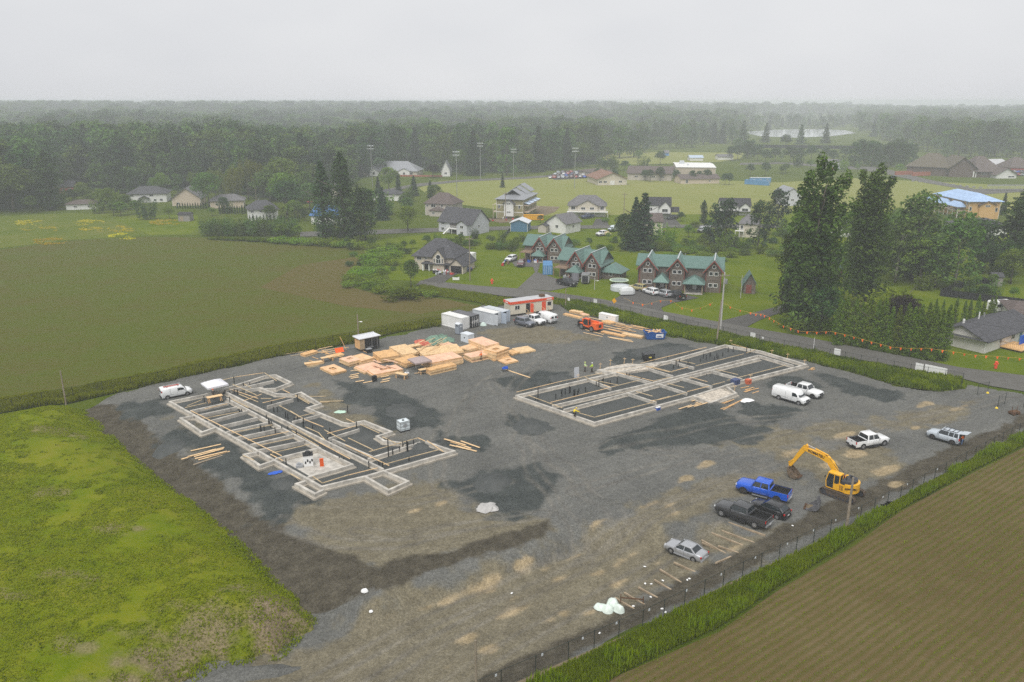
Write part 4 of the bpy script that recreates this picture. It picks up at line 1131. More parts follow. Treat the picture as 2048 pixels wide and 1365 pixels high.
# black cargo trailer with workbench roof
def cargo_trailer():
 a, b = G(*zA(560,520)), G(*zA(940,455))
 a, b = G(*zA(725,510)), G(*zA(940,450))
 c0 = G(*zA(640,515))
 d = b - G(*zA(640,515)); L = d.length; rz = ax(d); W = 2.2; B = .45; H = 2.6
 t = thing('cargo_trailer', 'black cargo trailer with a white roof and its rear door open beside the lumber', 'trailer', (c0.x,c0.y,0), rz)
 mb = MB(); mb.b2(0,L,0,.06,B,H); mb.b2(0,L,W-.06,W,B,H); mb.b2(L-.06,L,.06,W-.06,B,H); mb.build('body', M_black, t)
 mb = MB(); mb.b2(0.02,L-.06,.06,W-.06,B,B+.08); mb.build('floor', M_oldwood, t)
 mb = MB(); mb.b2(.03,.1,.07,W-.07,B+.1,H-.3); mb.b2(.12,L-.1,W-.09,W-.065,B+.1,H-.05); mb.build('lining', M_lumber, t)
 mb = MB(); mb.box((L/2,W/2,H+.05),(L+.5,W+.5,.1)); mb.box((L/2,W+.2,H+.16),(L+.5,.16,.14)); mb.build('roof', mat('trailer_roof', (.62,.63,.66), .5, var=.1), t)
 mb = MB(); mb.box((.45,-.03,1.5),(1.0,.05,2.0)); mb.build('rear_door', mat('ply_door', (.40,.30,.19), .7, var=.2), t)
 mb = MB(); mb.b2(L*.60,L*.62,-.02,.0,B,H-.1); mb.b2(L*.88,L*.9,-.02,0,B,H-.1); mb.b2(L*.6,L*.9,-.02,0,H-.16,H-.1); mb.build('door_trim', M_steel, t)
 for y in (-.12, W+.12):
  w = MB(); w.cyl((L*.5,y-.1,.34),(L*.5,y+.1,.34),.34,n=14); ww = w.build('wheel', M_black, t)
  w = MB(); w.cyl((L*.5,y-.11,.34),(L*.5,y+.11,.34),.18,n=10); w.build('rim', M_steel, ww)
 mb = MB(); mb.b2(L*.35,L*.65,-.3,0,.72,.78); mb.build('mudguard', M_steel, t)
cargo_trailer()
def genset(t):
 mb = MB(); mb.b2(-.5,.5,-.35,.35,.12,.75); mb.build('case', M_black, t)
 mb = MB(); mb.b2(-.55,.55,-.4,.4,.75,.82); mb.build('lid', M_grey, t)
 for x in (-.35,.35):
  mb = MB(); mb.cyl((x,-.4,.13),(x,.4,.13),.13,n=8); mb.build('wheel', M_black, t)
small('generator','black generator box standing before the black trailer','generator',738,706,genset,AX_B)
def canopy(label, px, py, size, H, m, rz, peak=.7):
 p = G(px, py)
 t = thing('canopy_tent', label, 'canopy', (p.x, p.y, gz(p)), rz)
 s = size/2
 n = 9
 g = np.linspace(-1, 1, n); V = []; 
 for j in g:
  for i in g:
   r = max(abs(i), abs(j))
   V.append((i*s, j*s, H + peak*(1 - r)**.85 - .10*(1 - (abs(i)*abs(j)))*r*r*.6))
 idx = np.arange(n*n).reshape(n, n)
 Q = [tuple(q) for q in np.stack([idx[:-1,:-1].ravel(), idx[:-1,1:].ravel(), idx[1:,1:].ravel(), idx[1:,:-1].ravel()], 1)]
 mb = MB(); mb.add(V, Q)
 for a, b in (((-s,-s),(s,-s)),((s,-s),(s,s)),((s,s),(-s,s)),((-s,s),(-s,-s))):
  mb.add([(a[0],a[1],H-.27),(b[0],b[1],H-.27),(b[0],b[1],H-.001),(a[0],a[1],H-.001)], [(0,1,2,3)])
 mb.build('cover', m, t, True)
 for x in (-1,1):
  for y in (-1,1):
   mb = MB(); mb.beam((x*(s-.06),y*(s-.06),0),(x*(s-.06),y*(s-.06),H),.05,.05); mb.build('leg', M_steel, t)
 return t
canopy('white pop-up tent over the workbench at the far end of the long foundation',432,793,3.3,2.2,mat('tent_white', (.70,.70,.74), .7, var=.05),AX_B+.1)
canopy('mauve-grey pop-up canopy in front of the lumber stacks',840,741,3.2,2.0,mat('tent_mauve', (.36,.29,.28), .8, var=.08),AX_B,.6)
def bench(t):
 mb = MB(); mb.b2(-1.2,1.2,-.45,.45,.82,.88); mb.build('top', M_lumber_b, t)
 for x in (-.9,.9):
  mb = MB()
  mb.b2(x-.05,x+.05,-.4,.4,.72,.82)
  for y in (-.4,.4): mb.beam((x-.15,y*1.1,0),(x,y*.8,.75),.08,.05); mb.beam((x+.15,y*1.1,0),(x,y*.8,.75),.08,.05)
  mb.build('sawhorse', M_lumber, t)
small('work_bench','long plank bench on sawhorses in front of the pink board stack','bench',803,757,bench,AX_A+.25)
small('work_bench','small table on sawhorses at the front of the mauve canopy','bench',846,748,bench,AX_B).scale = (.65,1,1)
small('work_bench','pale workbench left of the stacks with boards on it','bench',655,723,bench,AX_B)
small('work_bench','cluttered workbench under the edge of the white tent','bench',430,803,bench,AX_B,.55)
def saw(t):
 mb = MB(); mb.b2(-.35,.35,-.3,.3,.78,.86); mb.build('table', M_white, t)
 for x in (-.3,.3):
  for y in (-.25,.25):
   mb = MB(); mb.beam((x*1.3,y*1.3,0),(x,y,.78),.05,.05); mb.build('leg', M_steel, t)
 mb = MB(); mb.cyl((0,-.06,1.02),(0,.06,1.02),.17,n=12); mb.b2(-.1,.3,-.08,.08,1.05,1.2); mb.build('saw_head', M_grey, t)
small('mitre_saw','small white saw on a folding stand between the bench and the canopy','saw',814,755,saw,.4)
def bluesaw(t):
 mb = MB(); mb.b2(-.5,.5,-.35,.35,.5,.68); mb.build('table', M_blue, t)
 for x in (-.4,.4):
  for y in (-.28,.28):
   mb = MB(); mb.beam((x*1.25,y*1.25,0),(x,y,.5),.07,.07); mb.build('leg', M_black, t)
 mb = MB(); mb.cyl((-.1,-.05,.72),(-.1,.05,.72),.2,n=12); mb.b2(.0,.5,-.12,.12,.68,.9); mb.build('saw_head', M_blue, t)
small('table_saw','dark blue saw bench standing alone on the gravel','saw',1010,743,bluesaw,.3)
def tarp(name, label, px, py, sx, sy, h, m, rz, seed, cat='tarpaulin'):
 n = 18
 p = G(px, py)
 g = np.linspace(-1, 1, n); X, Y = np.meshgrid(g, g)
 e_ = 1 - np.maximum(abs(X), abs(Y)).ravel()**3
 X, Y = X*np.sqrt(1 - Y**2*.45), Y*np.sqrt(1 - X**2*.45)
 q = np.column_stack([X.ravel()*sx, Y.ravel()*sy]) + seed*9
 e = np.clip(e_, 0, 1)
 z = .02 + h*e*(.35 + .9*fnoise(q, .9, seed)) + .06*fnoise(q, .3, seed+5)
 wob = np.column_stack([fnoise(q, .8, seed+9) - .5, fnoise(q, .8, seed+19) - .5])*min(sx, sy)*(.45 if name == 'bulk_bag' else 1.0)
 idx = np.arange(n*n).reshape(n, n)
 Q = np.stack([idx[:-1,:-1].ravel(), idx[:-1,1:].ravel(), idx[1:,1:].ravel(), idx[1:,:-1].ravel()], 1)
 me = npmesh(name, np.column_stack([np.column_stack([X.ravel()*sx, Y.ravel()*sy]) + wob, z]), Q, m)
 o = link(name, me); o.location = (p.x, p.y, gz(p)+.02); o.rotation_euler = (0,0,rz)
 return tag(o, label, cat)
tarp('tarpaulin','green tarpaulin draped over a long pile behind the lumber',877,683,3.2,2.2,1.2,mat('tarp_green', (.15,.245,.18), .6, var=.25, scale=1.5),AX_B,1)
tarp('tarpaulin','crumpled grey-white plastic sheet lying on the dirt in the centre',976,1017,1.35,1.2,.35,mat('sheet_white', (.40,.39,.375), .4, var=.15, scale=2),.1,2)
for (x, y, sx, sy, sd, lab) in ((1203,1188,.55,.7,3,'leftmost crumpled white bulk bag in the heap by the parking timbers'),(1226,1181,.7,.6,4,'upper right white bulk bag in the heap by the parking timbers'),(1216,1194,.65,.6,5,'middle white bulk bag with a dark opening in the heap'),(1238,1196,.6,.4,6,'lower right flattened white bulk bag in the heap')):
 tarp('bulk_bag',lab,x,y,sx,sy,.65,mat('bag_white', (.64,.72,.66), .6, var=.12, scale=3),sd*.4,sd,'bag')
tarp('tarpaulin','bright blue tarpaulin scrap on the gravel beside the long foundation',550,947,.95,.5,.12,M_blue,AX_B,7)
tarp('tarpaulin','white plastic sheet on the ground left of the white cargo van',1493,802,1.3,.7,.25,M_white,AX_B,8)
tarp('tarpaulin','small pale green plastic heap right of the long foundation',681,826,.9,.5,.3,mat('bag_mint', (.45,.62,.50), .6),.1,9)
tarp('tarpaulin','pale plastic bundle on the ground before the black container',967,652,.8,.6,.7,mat('bag_pale', (.50,.60,.55), .6),.1,10)
tarp('tarpaulin','white rag blown against the foot of the slope near the mound',730,1180,.35,.3,.3,M_white,.5,11)
tarp('tarpaulin','small white scrap at the corner of the mound by the dirt road',742,1209,.22,.18,.2,M_white,.5,12)
for (x, y, sd) in ((184,834,13),(1376,1141,14),(1380,1139,15),(1304,1142,16),(1292,1141,17),(1327,1137,18),(1325,1198,19),(1332,1207,20),(1303,1170,21),(1268,1188,22),(1024,1157,23),(1585,1053,24),(1291,1106,25),(1200,1243,26),(582,768,27)):
 tarp('litter','small white scrap of litter lying on the ground of the yard',x,y,.15,.10,.08,M_white,sd,sd,'litter')['group'] = 'white scraps of litter on the yard'
tarp('insulation_pack','orange-red sheeting pile left of the green tarpaulin',845,687,2.2,1.3,.55,mat('sheet_red', (.52,.13,.08), .6, var=.3),AX_A,28,'sheeting')
def box(lab, px, py, d, m, rz=0, name='storage_box', cat='box', lidm=None):
 def f(t):
  mb = MB(); mb.b2(-d[0]/2,d[0]/2,-d[1]/2,d[1]/2,0,d[2]*.85); mb.build('body', m, t)
  mb = MB(); mb.b2(-d[0]/2-.03,d[0]/2+.03,-d[1]/2-.03,d[1]/2+.03,d[2]*.85,d[2]); mb.build('lid', lidm or m, t)
  mb = MB(); mb.b2(-.12,.12,-d[1]/2-.05,-d[1]/2,d[2]*.5,d[2]*.62); mb.build('handle', M_black, t)
 return small(name, lab, cat, px, py, f, rz)
box('white wrapped block of insulation beside the tallest lumber stack',935,683,(2.2,1.6,1.7),mat('wrap_white', (.62,.66,.70), .4, var=.1),AX_A)
box('small blue and white cool box beside the tidy foundation',1315,820,(.8,.5,.5),M_blue,AX_B,'cool_box','cool box',M_white)
box('navy crate standing at the porch corner of the tidy foundation',1470,771,(1.3,1.0,1.1),mat('navy_crate', (.05,.07,.16), .6, var=.2),AX_B,'crate','crate')
box('orange crate on the gravel at the porch corner of the tidy foundation',1496,768,(.9,.7,.8),mat('red_crate', (.55,.12,.05), .6, var=.2),AX_B,'crate','crate')
box('white wrapped pack of building wrap with dark print beyond the telehandler',1217,641,(4.4,1.2,1.4),M_white,AX_A+.03,'wrapped_pack','pack')
box('black bucket-like drum before the lumber offcuts',749,763,(.7,.6,1.0),M_black,AX_B,'waste_tub','tub')
def door_panel(t):
 mb = MB(); mb.box((0,0,1.0),(.95,.08,1.95),0,-.06); mb.build('panel', mat('pale_grey_panel', (.48,.50,.53), .5), t)
 mb = MB(); mb.beam((0,.6,0),(0,.05,1.5),.07,.07); mb.build('prop', M_oldwood, t)
small('door_panel','pale grey upright panel standing at the back wall of the tidy foundation','panel',1153,757,door_panel,.5)
def axle(t):
 mb = MB(); mb.beam((-1.1,0,.45),(1.1,0,.45),.1,.1); mb.beam((-1.1,-.25,.1),(-1.1,.25,.1),.08,.08); mb.beam((1.1,-.25,.1),(1.1,.25,.1),.08,.08); mb.build('beam', M_rust, t)
 for x in (-1.1,1.1):
  mb = MB(); mb.beam((x,0,0),(x,0,.8),.1,.1); mb.build('post', M_rust, t)
small('steel_stand','rusty steel stand lying across a timber beside the bulk bags','stand',1265,1178,axle,-.15)
def rusty(t):
 mb = MB(); mb.b2(-.7,.7,-.4,.4,.25,.55); mb.build('frame', M_rust, t)
 for x in (-.45,.45):
  mb = MB(); mb.cyl((x,-.5,.25),(x,.5,.25),.25,n=10); mb.build('roller', M_rust, t)
 mb = MB(); mb.beam((-.5,0,.5),(-.6,0,1.3),.07,.07); mb.beam((.4,0,.5),(.5,0,1.4),.07,.07); mb.build('handle', M_rust, t)
small('plate_compactor','rusty brown machine left on the gravel by the gate','machine',2028,829,rusty,.3)
def ladder(t):
 mb = MB()
 for y in (-.22,.22): mb.beam((-1.6,y,.1),(1.6,y,.35),.06,.04)
 mb.build('rail', M_steel, t)
 for k in range(9):
  mb = MB(); f = k/8; mb.beam((-1.5+3*f,-.22,.1+.24*f),(-1.5+3*f,.22,.1+.24*f),.04,.04); mb.build('rung', M_steel, t)
small('ladder','aluminium ladder lying beside the black trailer','ladder',701,699,ladder,AX_B)
def redboard(t):
 mb = MB(); mb.box((0,0,.45),(1.7,.06,1.0),0,-.7); mb.build('sheet', M_orange, t)
 mb = MB(); mb.beam((-.6,.5,0),(-.6,.15,.6),.06,.06); mb.beam((.6,.5,0),(.6,.15,.6),.06,.06); mb.build('support', M_oldwood, t)
small('orange_board','tilted orange board left of the ladder at the fence','board',679,705,redboard,AX_B)
mb = MB(); mb.beam((0,0,0),(-1.2,.4,2.6),.1,.07); p = G(693,701)
tag(mb.build('plank', M_lumber, None, loc=(p.x,p.y,.0)), 'yellow plank leaning upright beside the ladder', 'plank')
for (x, y) in Z(1300,660,s3,[(1655,345),(1860,420),(1465,300),(970,180),(1210,600),(1018,735)]) + Z(1000,660,s3,[(1208,465),(1330,420),(1498,400),(1598,410),(940,600)]):
 mb = MB(); mb.beam((0,0,-.05),(0,0,1.15),.06,.06); mb.beam((-.3,0,.9),(.3,0,.92),.1,.03); mb.beam((-.15,0,0),(0,0,.5),.04,.04)
 p = G(x, y, .3); tag(mb.build('survey_stake', M_lumber_b, None, loc=(p.x,p.y,.2)), 'pale wooden survey stake standing at the edge of the tidy foundation', 'stake', 'survey stakes around the tidy foundation')
# ================================================================== VEHICLES
M_tyre = mat('tyre_rubber', (.018,.018,.018), .85, var=.15)
M_rim = mat('alloy_rim', (.42,.42,.43), .35, .6, var=.05)
M_red = mat('tail_lamp_red', (.45,.012,.012), .25, var=.05)
M_lamp = mat('lamp_clear', (.62,.64,.66), .15, var=.04, spec=.6)
M_trim = mat('dark_trim', (.022,.022,.023), .55, var=.1)
M_plate = mat('number_plate', (.70,.71,.72), .4, var=.03)
M_carglass = mat('car_glass', (.018,.024,.028), .06, var=.1, spec=.7)
PAINT = {}
def paint(n, c, metal=0.0, rough=.32):
 if n not in PAINT: PAINT[n] = mat('paint_' + n, c, rough, metal, var=.05, scale=.9, spec=.5, coat=.6)
 return PAINT[n]
P_white = paint('white', (.76,.77,.77)); P_silver = paint('silver', (.40,.41,.43), .35); P_dark = paint('graphite', (.055,.056,.060), .3)
P_black = paint('black', (.014,.014,.016)); P_blue = paint('blue', (.008,.095,.56), .1); P_ice = paint('ice_grey', (.50,.55,.60), .1)
P_steel = paint('steel_grey', (.17,.185,.22), .3); P_maroon = paint('maroon', (.09,.018,.022)); P_redc = paint('red', (.40,.02,.02)); P_navy = paint('navy', (.03,.045,.12)); P_gold = paint('gold', (.42,.36,.16)); P_pale = paint('pale_blue', (.55,.62,.66))
def wheelset(t, r, w, xs, half, rim=M_rim, tyre=M_tyre):
 mt = MB(); n = 18; prof = [(-w/2, r*.62), (-w/2, r*.93), (-w/2+.03, r), (w/2-.03, r), (w/2, r*.93), (w/2, r*.62)]
 rings = [[(q*math.cos(2*math.pi*k/n), y, q*math.sin(2*math.pi*k/n)) for k in range(n)] for y, q in prof]
 mt.loft(rings, caps=True)
 tm = mt.mesh('wheel', tyre, False)
 mr = MB()
 mr.cyl((0,-w/2-.012,0),(0,w/2+.012,0), r*.60, n=14)
 rm = mr.mesh('rim', rim)
 mh = MB()
 for k in range(5):
  a = 2*math.pi*(k+.5)/5
  mh.box((math.cos(a)*r*.38, -w/2-.016, math.sin(a)*r*.38), (r*.16, .012, r*.24), 0, 0, -a)
  mh.box((math.cos(a)*r*.38, w/2+.016, math.sin(a)*r*.38), (r*.16, .012, r*.24), 0, 0, -a)
 hm = mh.mesh('rim_opening', M_trim)
 for x in xs:
  for s in (-1, 1):
   o = link('wheel', tm, t); o.location = (x, s*half, r)
   q = link('rim', rm, o); link('rim_opening', hm, o)
def ring_half(x, hw, zb, zt, crown=.03, sh=.55):
 """closed cross-section of a car body at station x"""
 zs = zb + (zt - zb)*sh
 h = [(0, zb), (hw*.86, zb), (hw*.97, zb + .10*(zt-zb)), (hw, zs), (hw*.975, zt - .10*(zt-zb)), (hw*.90, zt - .005), (hw*.5, zt + crown*.8), (0, zt + crown)]
 pts = [(x, y, z) for y, z in h] + [(x, -y, z) for y, z in h[-2:0:-1]]
 return pts
def vehicle(kind, label, P, fw, rw, cat, heading_side=None, name='parked_car', group=None, **kw):
 """fw, rw: photo pixels where the front and rear wheel on the visible side touch the ground"""
 D = dict(VEH[kind]); D.update(kw)
 a, b = G(*fw), G(*rw)
 d = a - b; d.z = 0; d.normalize()
 n = Vector((-d.y, d.x, 0))
 mid = (a + b)/2
 if n.dot(mid - Vector((0,0,0))) < 0: n = -n
 c = mid + n*(D['W']/2 - .1)
 t = thing(name, label, cat, (c.x, c.y, gz(c) if inside(site_pl, np.array([[c.x, c.y]]))[0] else .02), ax(d), group)
 body(t, D, P)
 return t, D
VEH = {
 'sedan': dict(L=4.55, W=1.78, H=1.44, wb=2.70, r=.32, zb=.20, hood=.92, belt=.96, tail=1.02, xc=1.02, xf=.42, xr=-.95, xt=-1.62, fo=.92, style='car'),
 'hatch': dict(L=4.45, W=1.82, H=1.55, wb=2.65, r=.34, zb=.22, hood=1.0, belt=1.04, tail=1.08, xc=.95, xf=.30, xr=-1.45, xt=-2.0, fo=.90, style='car'),
 'suv': dict(L=4.75, W=1.90, H=1.76, wb=2.80, r=.37, zb=.27, hood=1.12, belt=1.16, tail=1.18, xc=.95, xf=.42, xr=-1.95, xt=-2.2, fo=.95, style='car'),
 'boxsuv': dict(L=4.45, W=1.88, H=1.80, wb=2.67, r=.37, zb=.30, hood=1.16, belt=1.18, tail=1.20, xc=.82, xf=.42, xr=-2.02, xt=-2.12, fo=.88, style='car'),
 'pickup': dict(L=5.85, W=2.02, H=1.92, wb=3.65, r=.41, zb=.36, hood=1.22, belt=1.26, tail=1.26, xc=1.05, xf=.62, xr=-.98, xt=-1.12, fo=.98, style='pickup'),
 'bigpickup': dict(L=6.35, W=2.05, H=2.02, wb=4.06, r=.43, zb=.42, hood=1.34, belt=1.36, tail=1.36, xc=1.22, xf=.76, xr=-.98, xt=-1.10, fo=1.02, style='pickup'),
 'cargovan': dict(L=5.70, W=2.02, H=2.12, wb=3.43, r=.37, zb=.32, hood=1.18, belt=1.22, tail=1.3, xc=1.75, xf=1.12, fo=.98, style='van'),
 'cityvan': dict(L=4.75, W=1.85, H=1.88, wb=3.06, r=.33, zb=.22, hood=1.10, belt=1.14, tail=1.2, xc=1.45, xf=.72, fo=.86, style='van'),
}
def body(t, D, P, glass=None):
 L, W, H, wb, r, zb = D['L'], D['W'], D['H'], D['wb'], D['r'], D['zb']
 glass = glass or M_carglass
 xF = wb/2 + D['fo']; xR = xF - L
 hw = W/2
 st = D['style']
 hood, belt, tail = D['hood'], D['belt'], D['tail']
 sec = [(xF, hw*.80, zb+.08, hood*.66), (xF-.10, hw*.90, zb+.02, hood*.86), (xF-.38, hw*.97, zb, hood*.955), (D['xc'], hw, zb, hood+.02)]
 if st == 'car':
  sec += [(0, hw, zb, belt), (D['xr']*.7, hw, zb, belt+.01), (D['xt'], hw, zb, tail), (xR+.25, hw*.96, zb+.05, tail-.03), (xR+.05, hw*.90, zb+.10, tail-.12), (xR, hw*.84, zb+.14, tail-.30)]
 elif st == 'pickup':
  sec += [(0, hw, zb, belt), (D['xt']-.02, hw, zb, belt)]
 if st != 'van':
  mb = MB(); mb.loft([ring_half(x, w, a, b) for x, w, a, b in sec])
  bd = mb.build('body', P, t, True)
 else:
  # one-box van: nose, raked screen, tall load space
  roof = H
  sec = [(xF, hw*.80, zb+.08, hood*.66), (xF-.10, hw*.90, zb+.02, hood*.88), (xF-.45, hw*.97, zb, hood*.97), (D['xc'], hw, zb, hood+.03)]
  mb = MB(); mb.loft([ring_half(x, w, a, b) for x, w, a, b in sec])
  def tall(x, zt, wt):
   h = [(0, zb), (hw*.9, zb), (hw, zb+.2), (hw, belt), (hw*wt*1.02, zt-.14), (hw*wt*.93, zt-.03), (hw*wt*.5, zt+.02), (0, zt+.03)]
   return [(x, y, z) for y, z in h] + [(x, -y, z) for y, z in h[-2:0:-1]]
  mb.loft([tall(D['xc']+.02, hood+.06, .96), tall(D['xc']*.55+D['xf']*.45, (hood+roof)/2+.05, .93), tall(D['xf'], roof-.02, .9), tall(0, roof, .9), tall(xR+.10, roof-.02, .9), tall(xR, roof-.12, .88)])
  bd = mb.build('body', P, t, True)
 # wheel arches and sills
 mb = MB()
 for x in (wb/2, -wb/2):
  for s in (-1, 1): mb = MB(); mb.cyl((x, s*(hw-.30), r+.01), (x, s*(hw+.006), r+.01), r*1.17, n=18); mb.build('wheel_arch', M_trim, t)
 mb = MB(); mb.b2(-wb/2+r*1.1, wb/2-r*1.1, -hw-.015, hw+.015, zb-.02, zb+.10); mb.build('sill', D.get('sill', M_trim), t)
 wheelset(t, r, .24 if r > .4 else .21, (wb/2, -wb/2), hw-.10, D.get('rim', M_rim))
 # bumpers, lamps, plates, mirrors
 mb = MB(); mb.box((xF-.05,0,zb+.20),(.20,W*.86,.22)); mb.build('front_bumper', D.get('bumper', M_trim), t)
 mb = MB(); mb.box((xF-.03,0,hood*.70),(.12,W*.52,hood*.20)); mb.build('grille', D.get('grille', M_trim), t)
 for s in (-1, 1):
  mb = MB(); mb.box((xF-.13,s*hw*.74,hood*.76),(.20,hw*.34,.15)); mb.build('headlight', M_lamp, t)
  tz = (tail if st != 'van' else 1.3)
  mb = MB(); mb.box((xR+.06,s*(hw*.90),tz-.20 if st != 'van' else 1.35),(.13,.16,.32 if st != 'car' or H > 1.7 else .18)); mb.build('tail_light', M_red, t)
  mb = MB(); mb.box((D['xc']-.22,s*(hw+.10),belt+.08),(.12,.2,.16)); mb.build('mirror', D.get('mirror', P), t)
 mb = MB(); mb.box((xR+.02 if st != 'pickup' else xR-.05,0,zb+.18),(.18,W*.88,.2)); mb.build('rear_bumper', D.get('bumper', M_trim), t)
 mb = MB(); mb.box((xR-.06 if st != 'pickup' else xR-.15,0,zb+.26 if st == 'pickup' else zb+.42),(.02,.42,.15)); mb.build('number_plate', M_plate, t)
 # cabin
 if st in ('car', 'pickup'):
  xc, xf, xr, xt = D['xc'], D['xf'], D['xr'], D['xt']
  wl, wt = hw*.93, hw*.74
  zr = H - .05
  def ringz(z, f):
   xa = xc*(1-f) + xf*f; xb = xt*(1-f) + xr*f; w = wl*(1-f) + wt*f
   return [(xa, w*.9, z), (xa-.12, w, z), (xb+.12, w, z), (xb, w*.9, z), (xb, -w*.9, z), (xb+.12, -w, z), (xa-.12, -w, z), (xa, -w*.9, z)]
  mb = MB(); mb.loft([ringz(belt-.03, 0), ringz(belt+(zr-belt)*.5, .47), ringz(zr, 1)]); mb.build('windows', glass, t)
  # roof skin
  mb = MB()
  rr = []
  for x, dz in ((xf+.05, -.02), (xf-.15, .035), ((xf+xr)/2, .06), (xr+.2, .035), (xr-.04, -.01)):
   rr.append([(x, y*wt*1.03, zr + dz*(1-abs(y)**3) - .012 + (.03 if abs(y) < .99 else -.01)) for y in (-1,-.8,-.4,0,.4,.8,1)] + [(x, y*wt*1.0, zr-.04) for y in (.9,0,-.9)])
  mb.loft(rr); mb.build('roof', D.get('roofm', P), t, True)
  mb = MB()
  for s in (-1, 1):
   def at(x0, x1, f, o=.012): return (x0*(1-f)+x1*f, s*((wl*(1-f)+wt*f)+o), belt + (zr-belt)*f)
   mb.beam(at(xc-.06,xf-.03,-.06,-.03), at(xc-.06,xf-.03,1,-.02), .09, .07)
   mb.beam(at(xt+.10,xr+.06,-.06,-.0), at(xt+.10,xr+.06,1), .16 if st == 'pickup' else .14, .05)
   xm = (xf+xr)/2 + .08
   mb.beam(at(xm+.03,xm,-.06), at(xm+.03,xm,1), .09, .04)
   if st == 'car' and H > 1.5: mb.beam(at(xt+.75,xr+.62,-.06), at(xt+.75,xr+.62,1), .08, .04)
   mb.beam(at(xc-.1,xf-.1,1.0), at(xt,xr,1.0), .07, .06)
  mb.build('pillar', P, t)
  mb = MB()
  for s in (-1, 1):
   for x in ((xf+xr)/2+.5, (xf+xr)/2-.45): mb.box((x, s*(hw+.006), belt-.14), (.18,.02,.04))
  mb.build('door_handle', D.get('mirror', P), t)
  mb = MB()
  for s in (-1, 1):
   for x in (xc-.28, (xf+xr)/2+.08, xt+.22): mb.box((x, s*(hw-.002), (zb+belt)/2+.05), (.014,.012,(belt-zb)*.72))
  mb.build('door_gap', M_trim, t)
 if st == 'pickup':
  x0 = D['xt'] - .04; z0, z1 = zb, belt - .01
  mb = MB()
  for s in (-1, 1):
   prof = [(hw*.86,z0),(hw*.98,z0+.1),(hw,z0+.5*(z1-z0)),(hw*.98,z1-.04),(hw*.96,z1),(hw*.84,z1),(hw*.84,z0)]
   mb.loft([[(x, s*y, z) for y, z in prof][::s] for x in (x0, x0*.5+xR*.5, xR+.06)])
  mb.b2(x0-.06,x0,-hw*.84,hw*.84,z0,z1)
  mb.build('bed_side', P, t, False)
  mb = MB(); mb.b2(xR+.05,x0-.06,-hw*.84,hw*.84,.68,.74)
  for k in range(7): mb.b2(xR+.08,x0-.08,-hw*.8+k*hw*.23,-hw*.8+k*hw*.23+.08,.74,.755)
  for s in (-1, 1): mb.b2(xR+.06,x0-.06,s*(hw*.84-.015),s*(hw*.84-.002),.74,z1-.02)
  mb.b2(x0-.075,x0-.062,-hw*.82,hw*.82,.74,z1-.03)
  mb.build('bed_liner', M_trim, t)
  mb = MB(); mb.b2(xR,xR+.07,-hw*.86,hw*.86,z0+.25,z1); tg = mb.build('tailgate', P, t)
  mb = MB(); mb.b2(xR-.012,xR,-.12,.12,z1-.22,z1-.12); mb.build('handle', M_trim, tg)
  mb = MB()
  for s in (-1, 1): mb.b2(xR+.02,x0-.05,s*hw*.84,s*hw*.965,z1,z1+.03)
  mb.build('bed_rail', D.get('rail', M_trim), t)
  for s in (-1, 1):
   mb = MB(); mb.b2(-.95,.9,s*(hw+.02),s*(hw+.20),zb-.10,zb-.04); mb.build('side_step', D.get('step', M_trim), t)
 if st == 'van':
  xc, xf = D['xc'], D['xf']
  roof = H
  wl, wt = hw*.90, hw*.80
  mb = MB(); mb.add([(xc+.05,-wl,hood+.10),(xc+.05,wl,hood+.10),(xf+.05,wt,roof-.10),(xf+.05,-wt,roof-.10)], [(0,1,2,3)])
  mb.add([(xc+.03,-wl,hood+.09),(xc+.03,wl,hood+.09),(xf+.03,wt,roof-.11),(xf+.03,-wt,roof-.11)], [(3,2,1,0)])
  mb.build('windscreen', glass, t)
  for s in (-1, 1):
   mb = MB(); mb.extr([(xc-.28,belt+.02),(xf-.62,belt+.02),(xf-.62,roof-.30),(xf-.10,roof-.30),(xc-.45,belt+.35)], s*(hw*.955), s*(hw*1.006)); mb.build('side_window', glass, t)
   mb = MB(); mb.box((xf-.5,s*(hw+.006),belt-.1),(.16,.02,.05)); mb.build('door_handle', M_trim, t)
   mb = MB(); mb.b2(xR+.25,xf-1.3,s*(hw-.004),s*(hw+.01),zb+.44,zb+.47); mb.box((xf-.72,s*(hw+.001),(zb+belt)/2+.1),(.014,.012,(belt-zb)*.8)); mb.box((xf-1.75,s*(hw-.02),1.15),(.014,.06,1.1)); mb.build('door_gap', M_trim, t)
  mb = MB()
  for s in (-1, 1): mb.box((xR-.005,s*hw*.45,roof*.70),(.02,hw*.62,.45))
  mb.build('rear_window', glass, t)
V1, _ = vehicle('sedan','silver saloon car parked alone on the dirt beside the timber dividers',P_silver,(1344.6,1085.5),(1387,1102.5),'car',bumper=P_silver,sill=P_silver)
vehicle('bigpickup','dark graphite crew-cab pickup with an empty bed parked beside the timbers',P_dark,(1441.3,1032.8),(1510,1057.7),'pickup truck',name='parked_pickup',bumper=M_steel)
vehicle('hatch','black hatchback squeezed in beside the dark graphite pickup',P_black,(1511,1023),(1554,1039.5),'car')
vehicle('bigpickup','bright blue crew-cab pickup between the excavator and the dark pickup',P_blue,(1489.5,988.7),(1548.7,1004.5),'pickup truck',name='parked_pickup',rim=mat('dark_rim', (.09,.08,.075), .4, .5),bumper=M_steel,step=M_steel)
vehicle('pickup','white crew-cab pickup standing alone in the right of the yard with an open bed',P_white,(1767,892),(1725.3,899.2),'pickup truck',name='parked_pickup')
V6, D6 = vehicle('boxsuv','pale grey off-road estate car with its tailgate raised near the right fence',P_ice,(1865,878.6),(1902.5,889.7),'car',rim=mat('dark_rim', (.09,.08,.075), .4, .5))
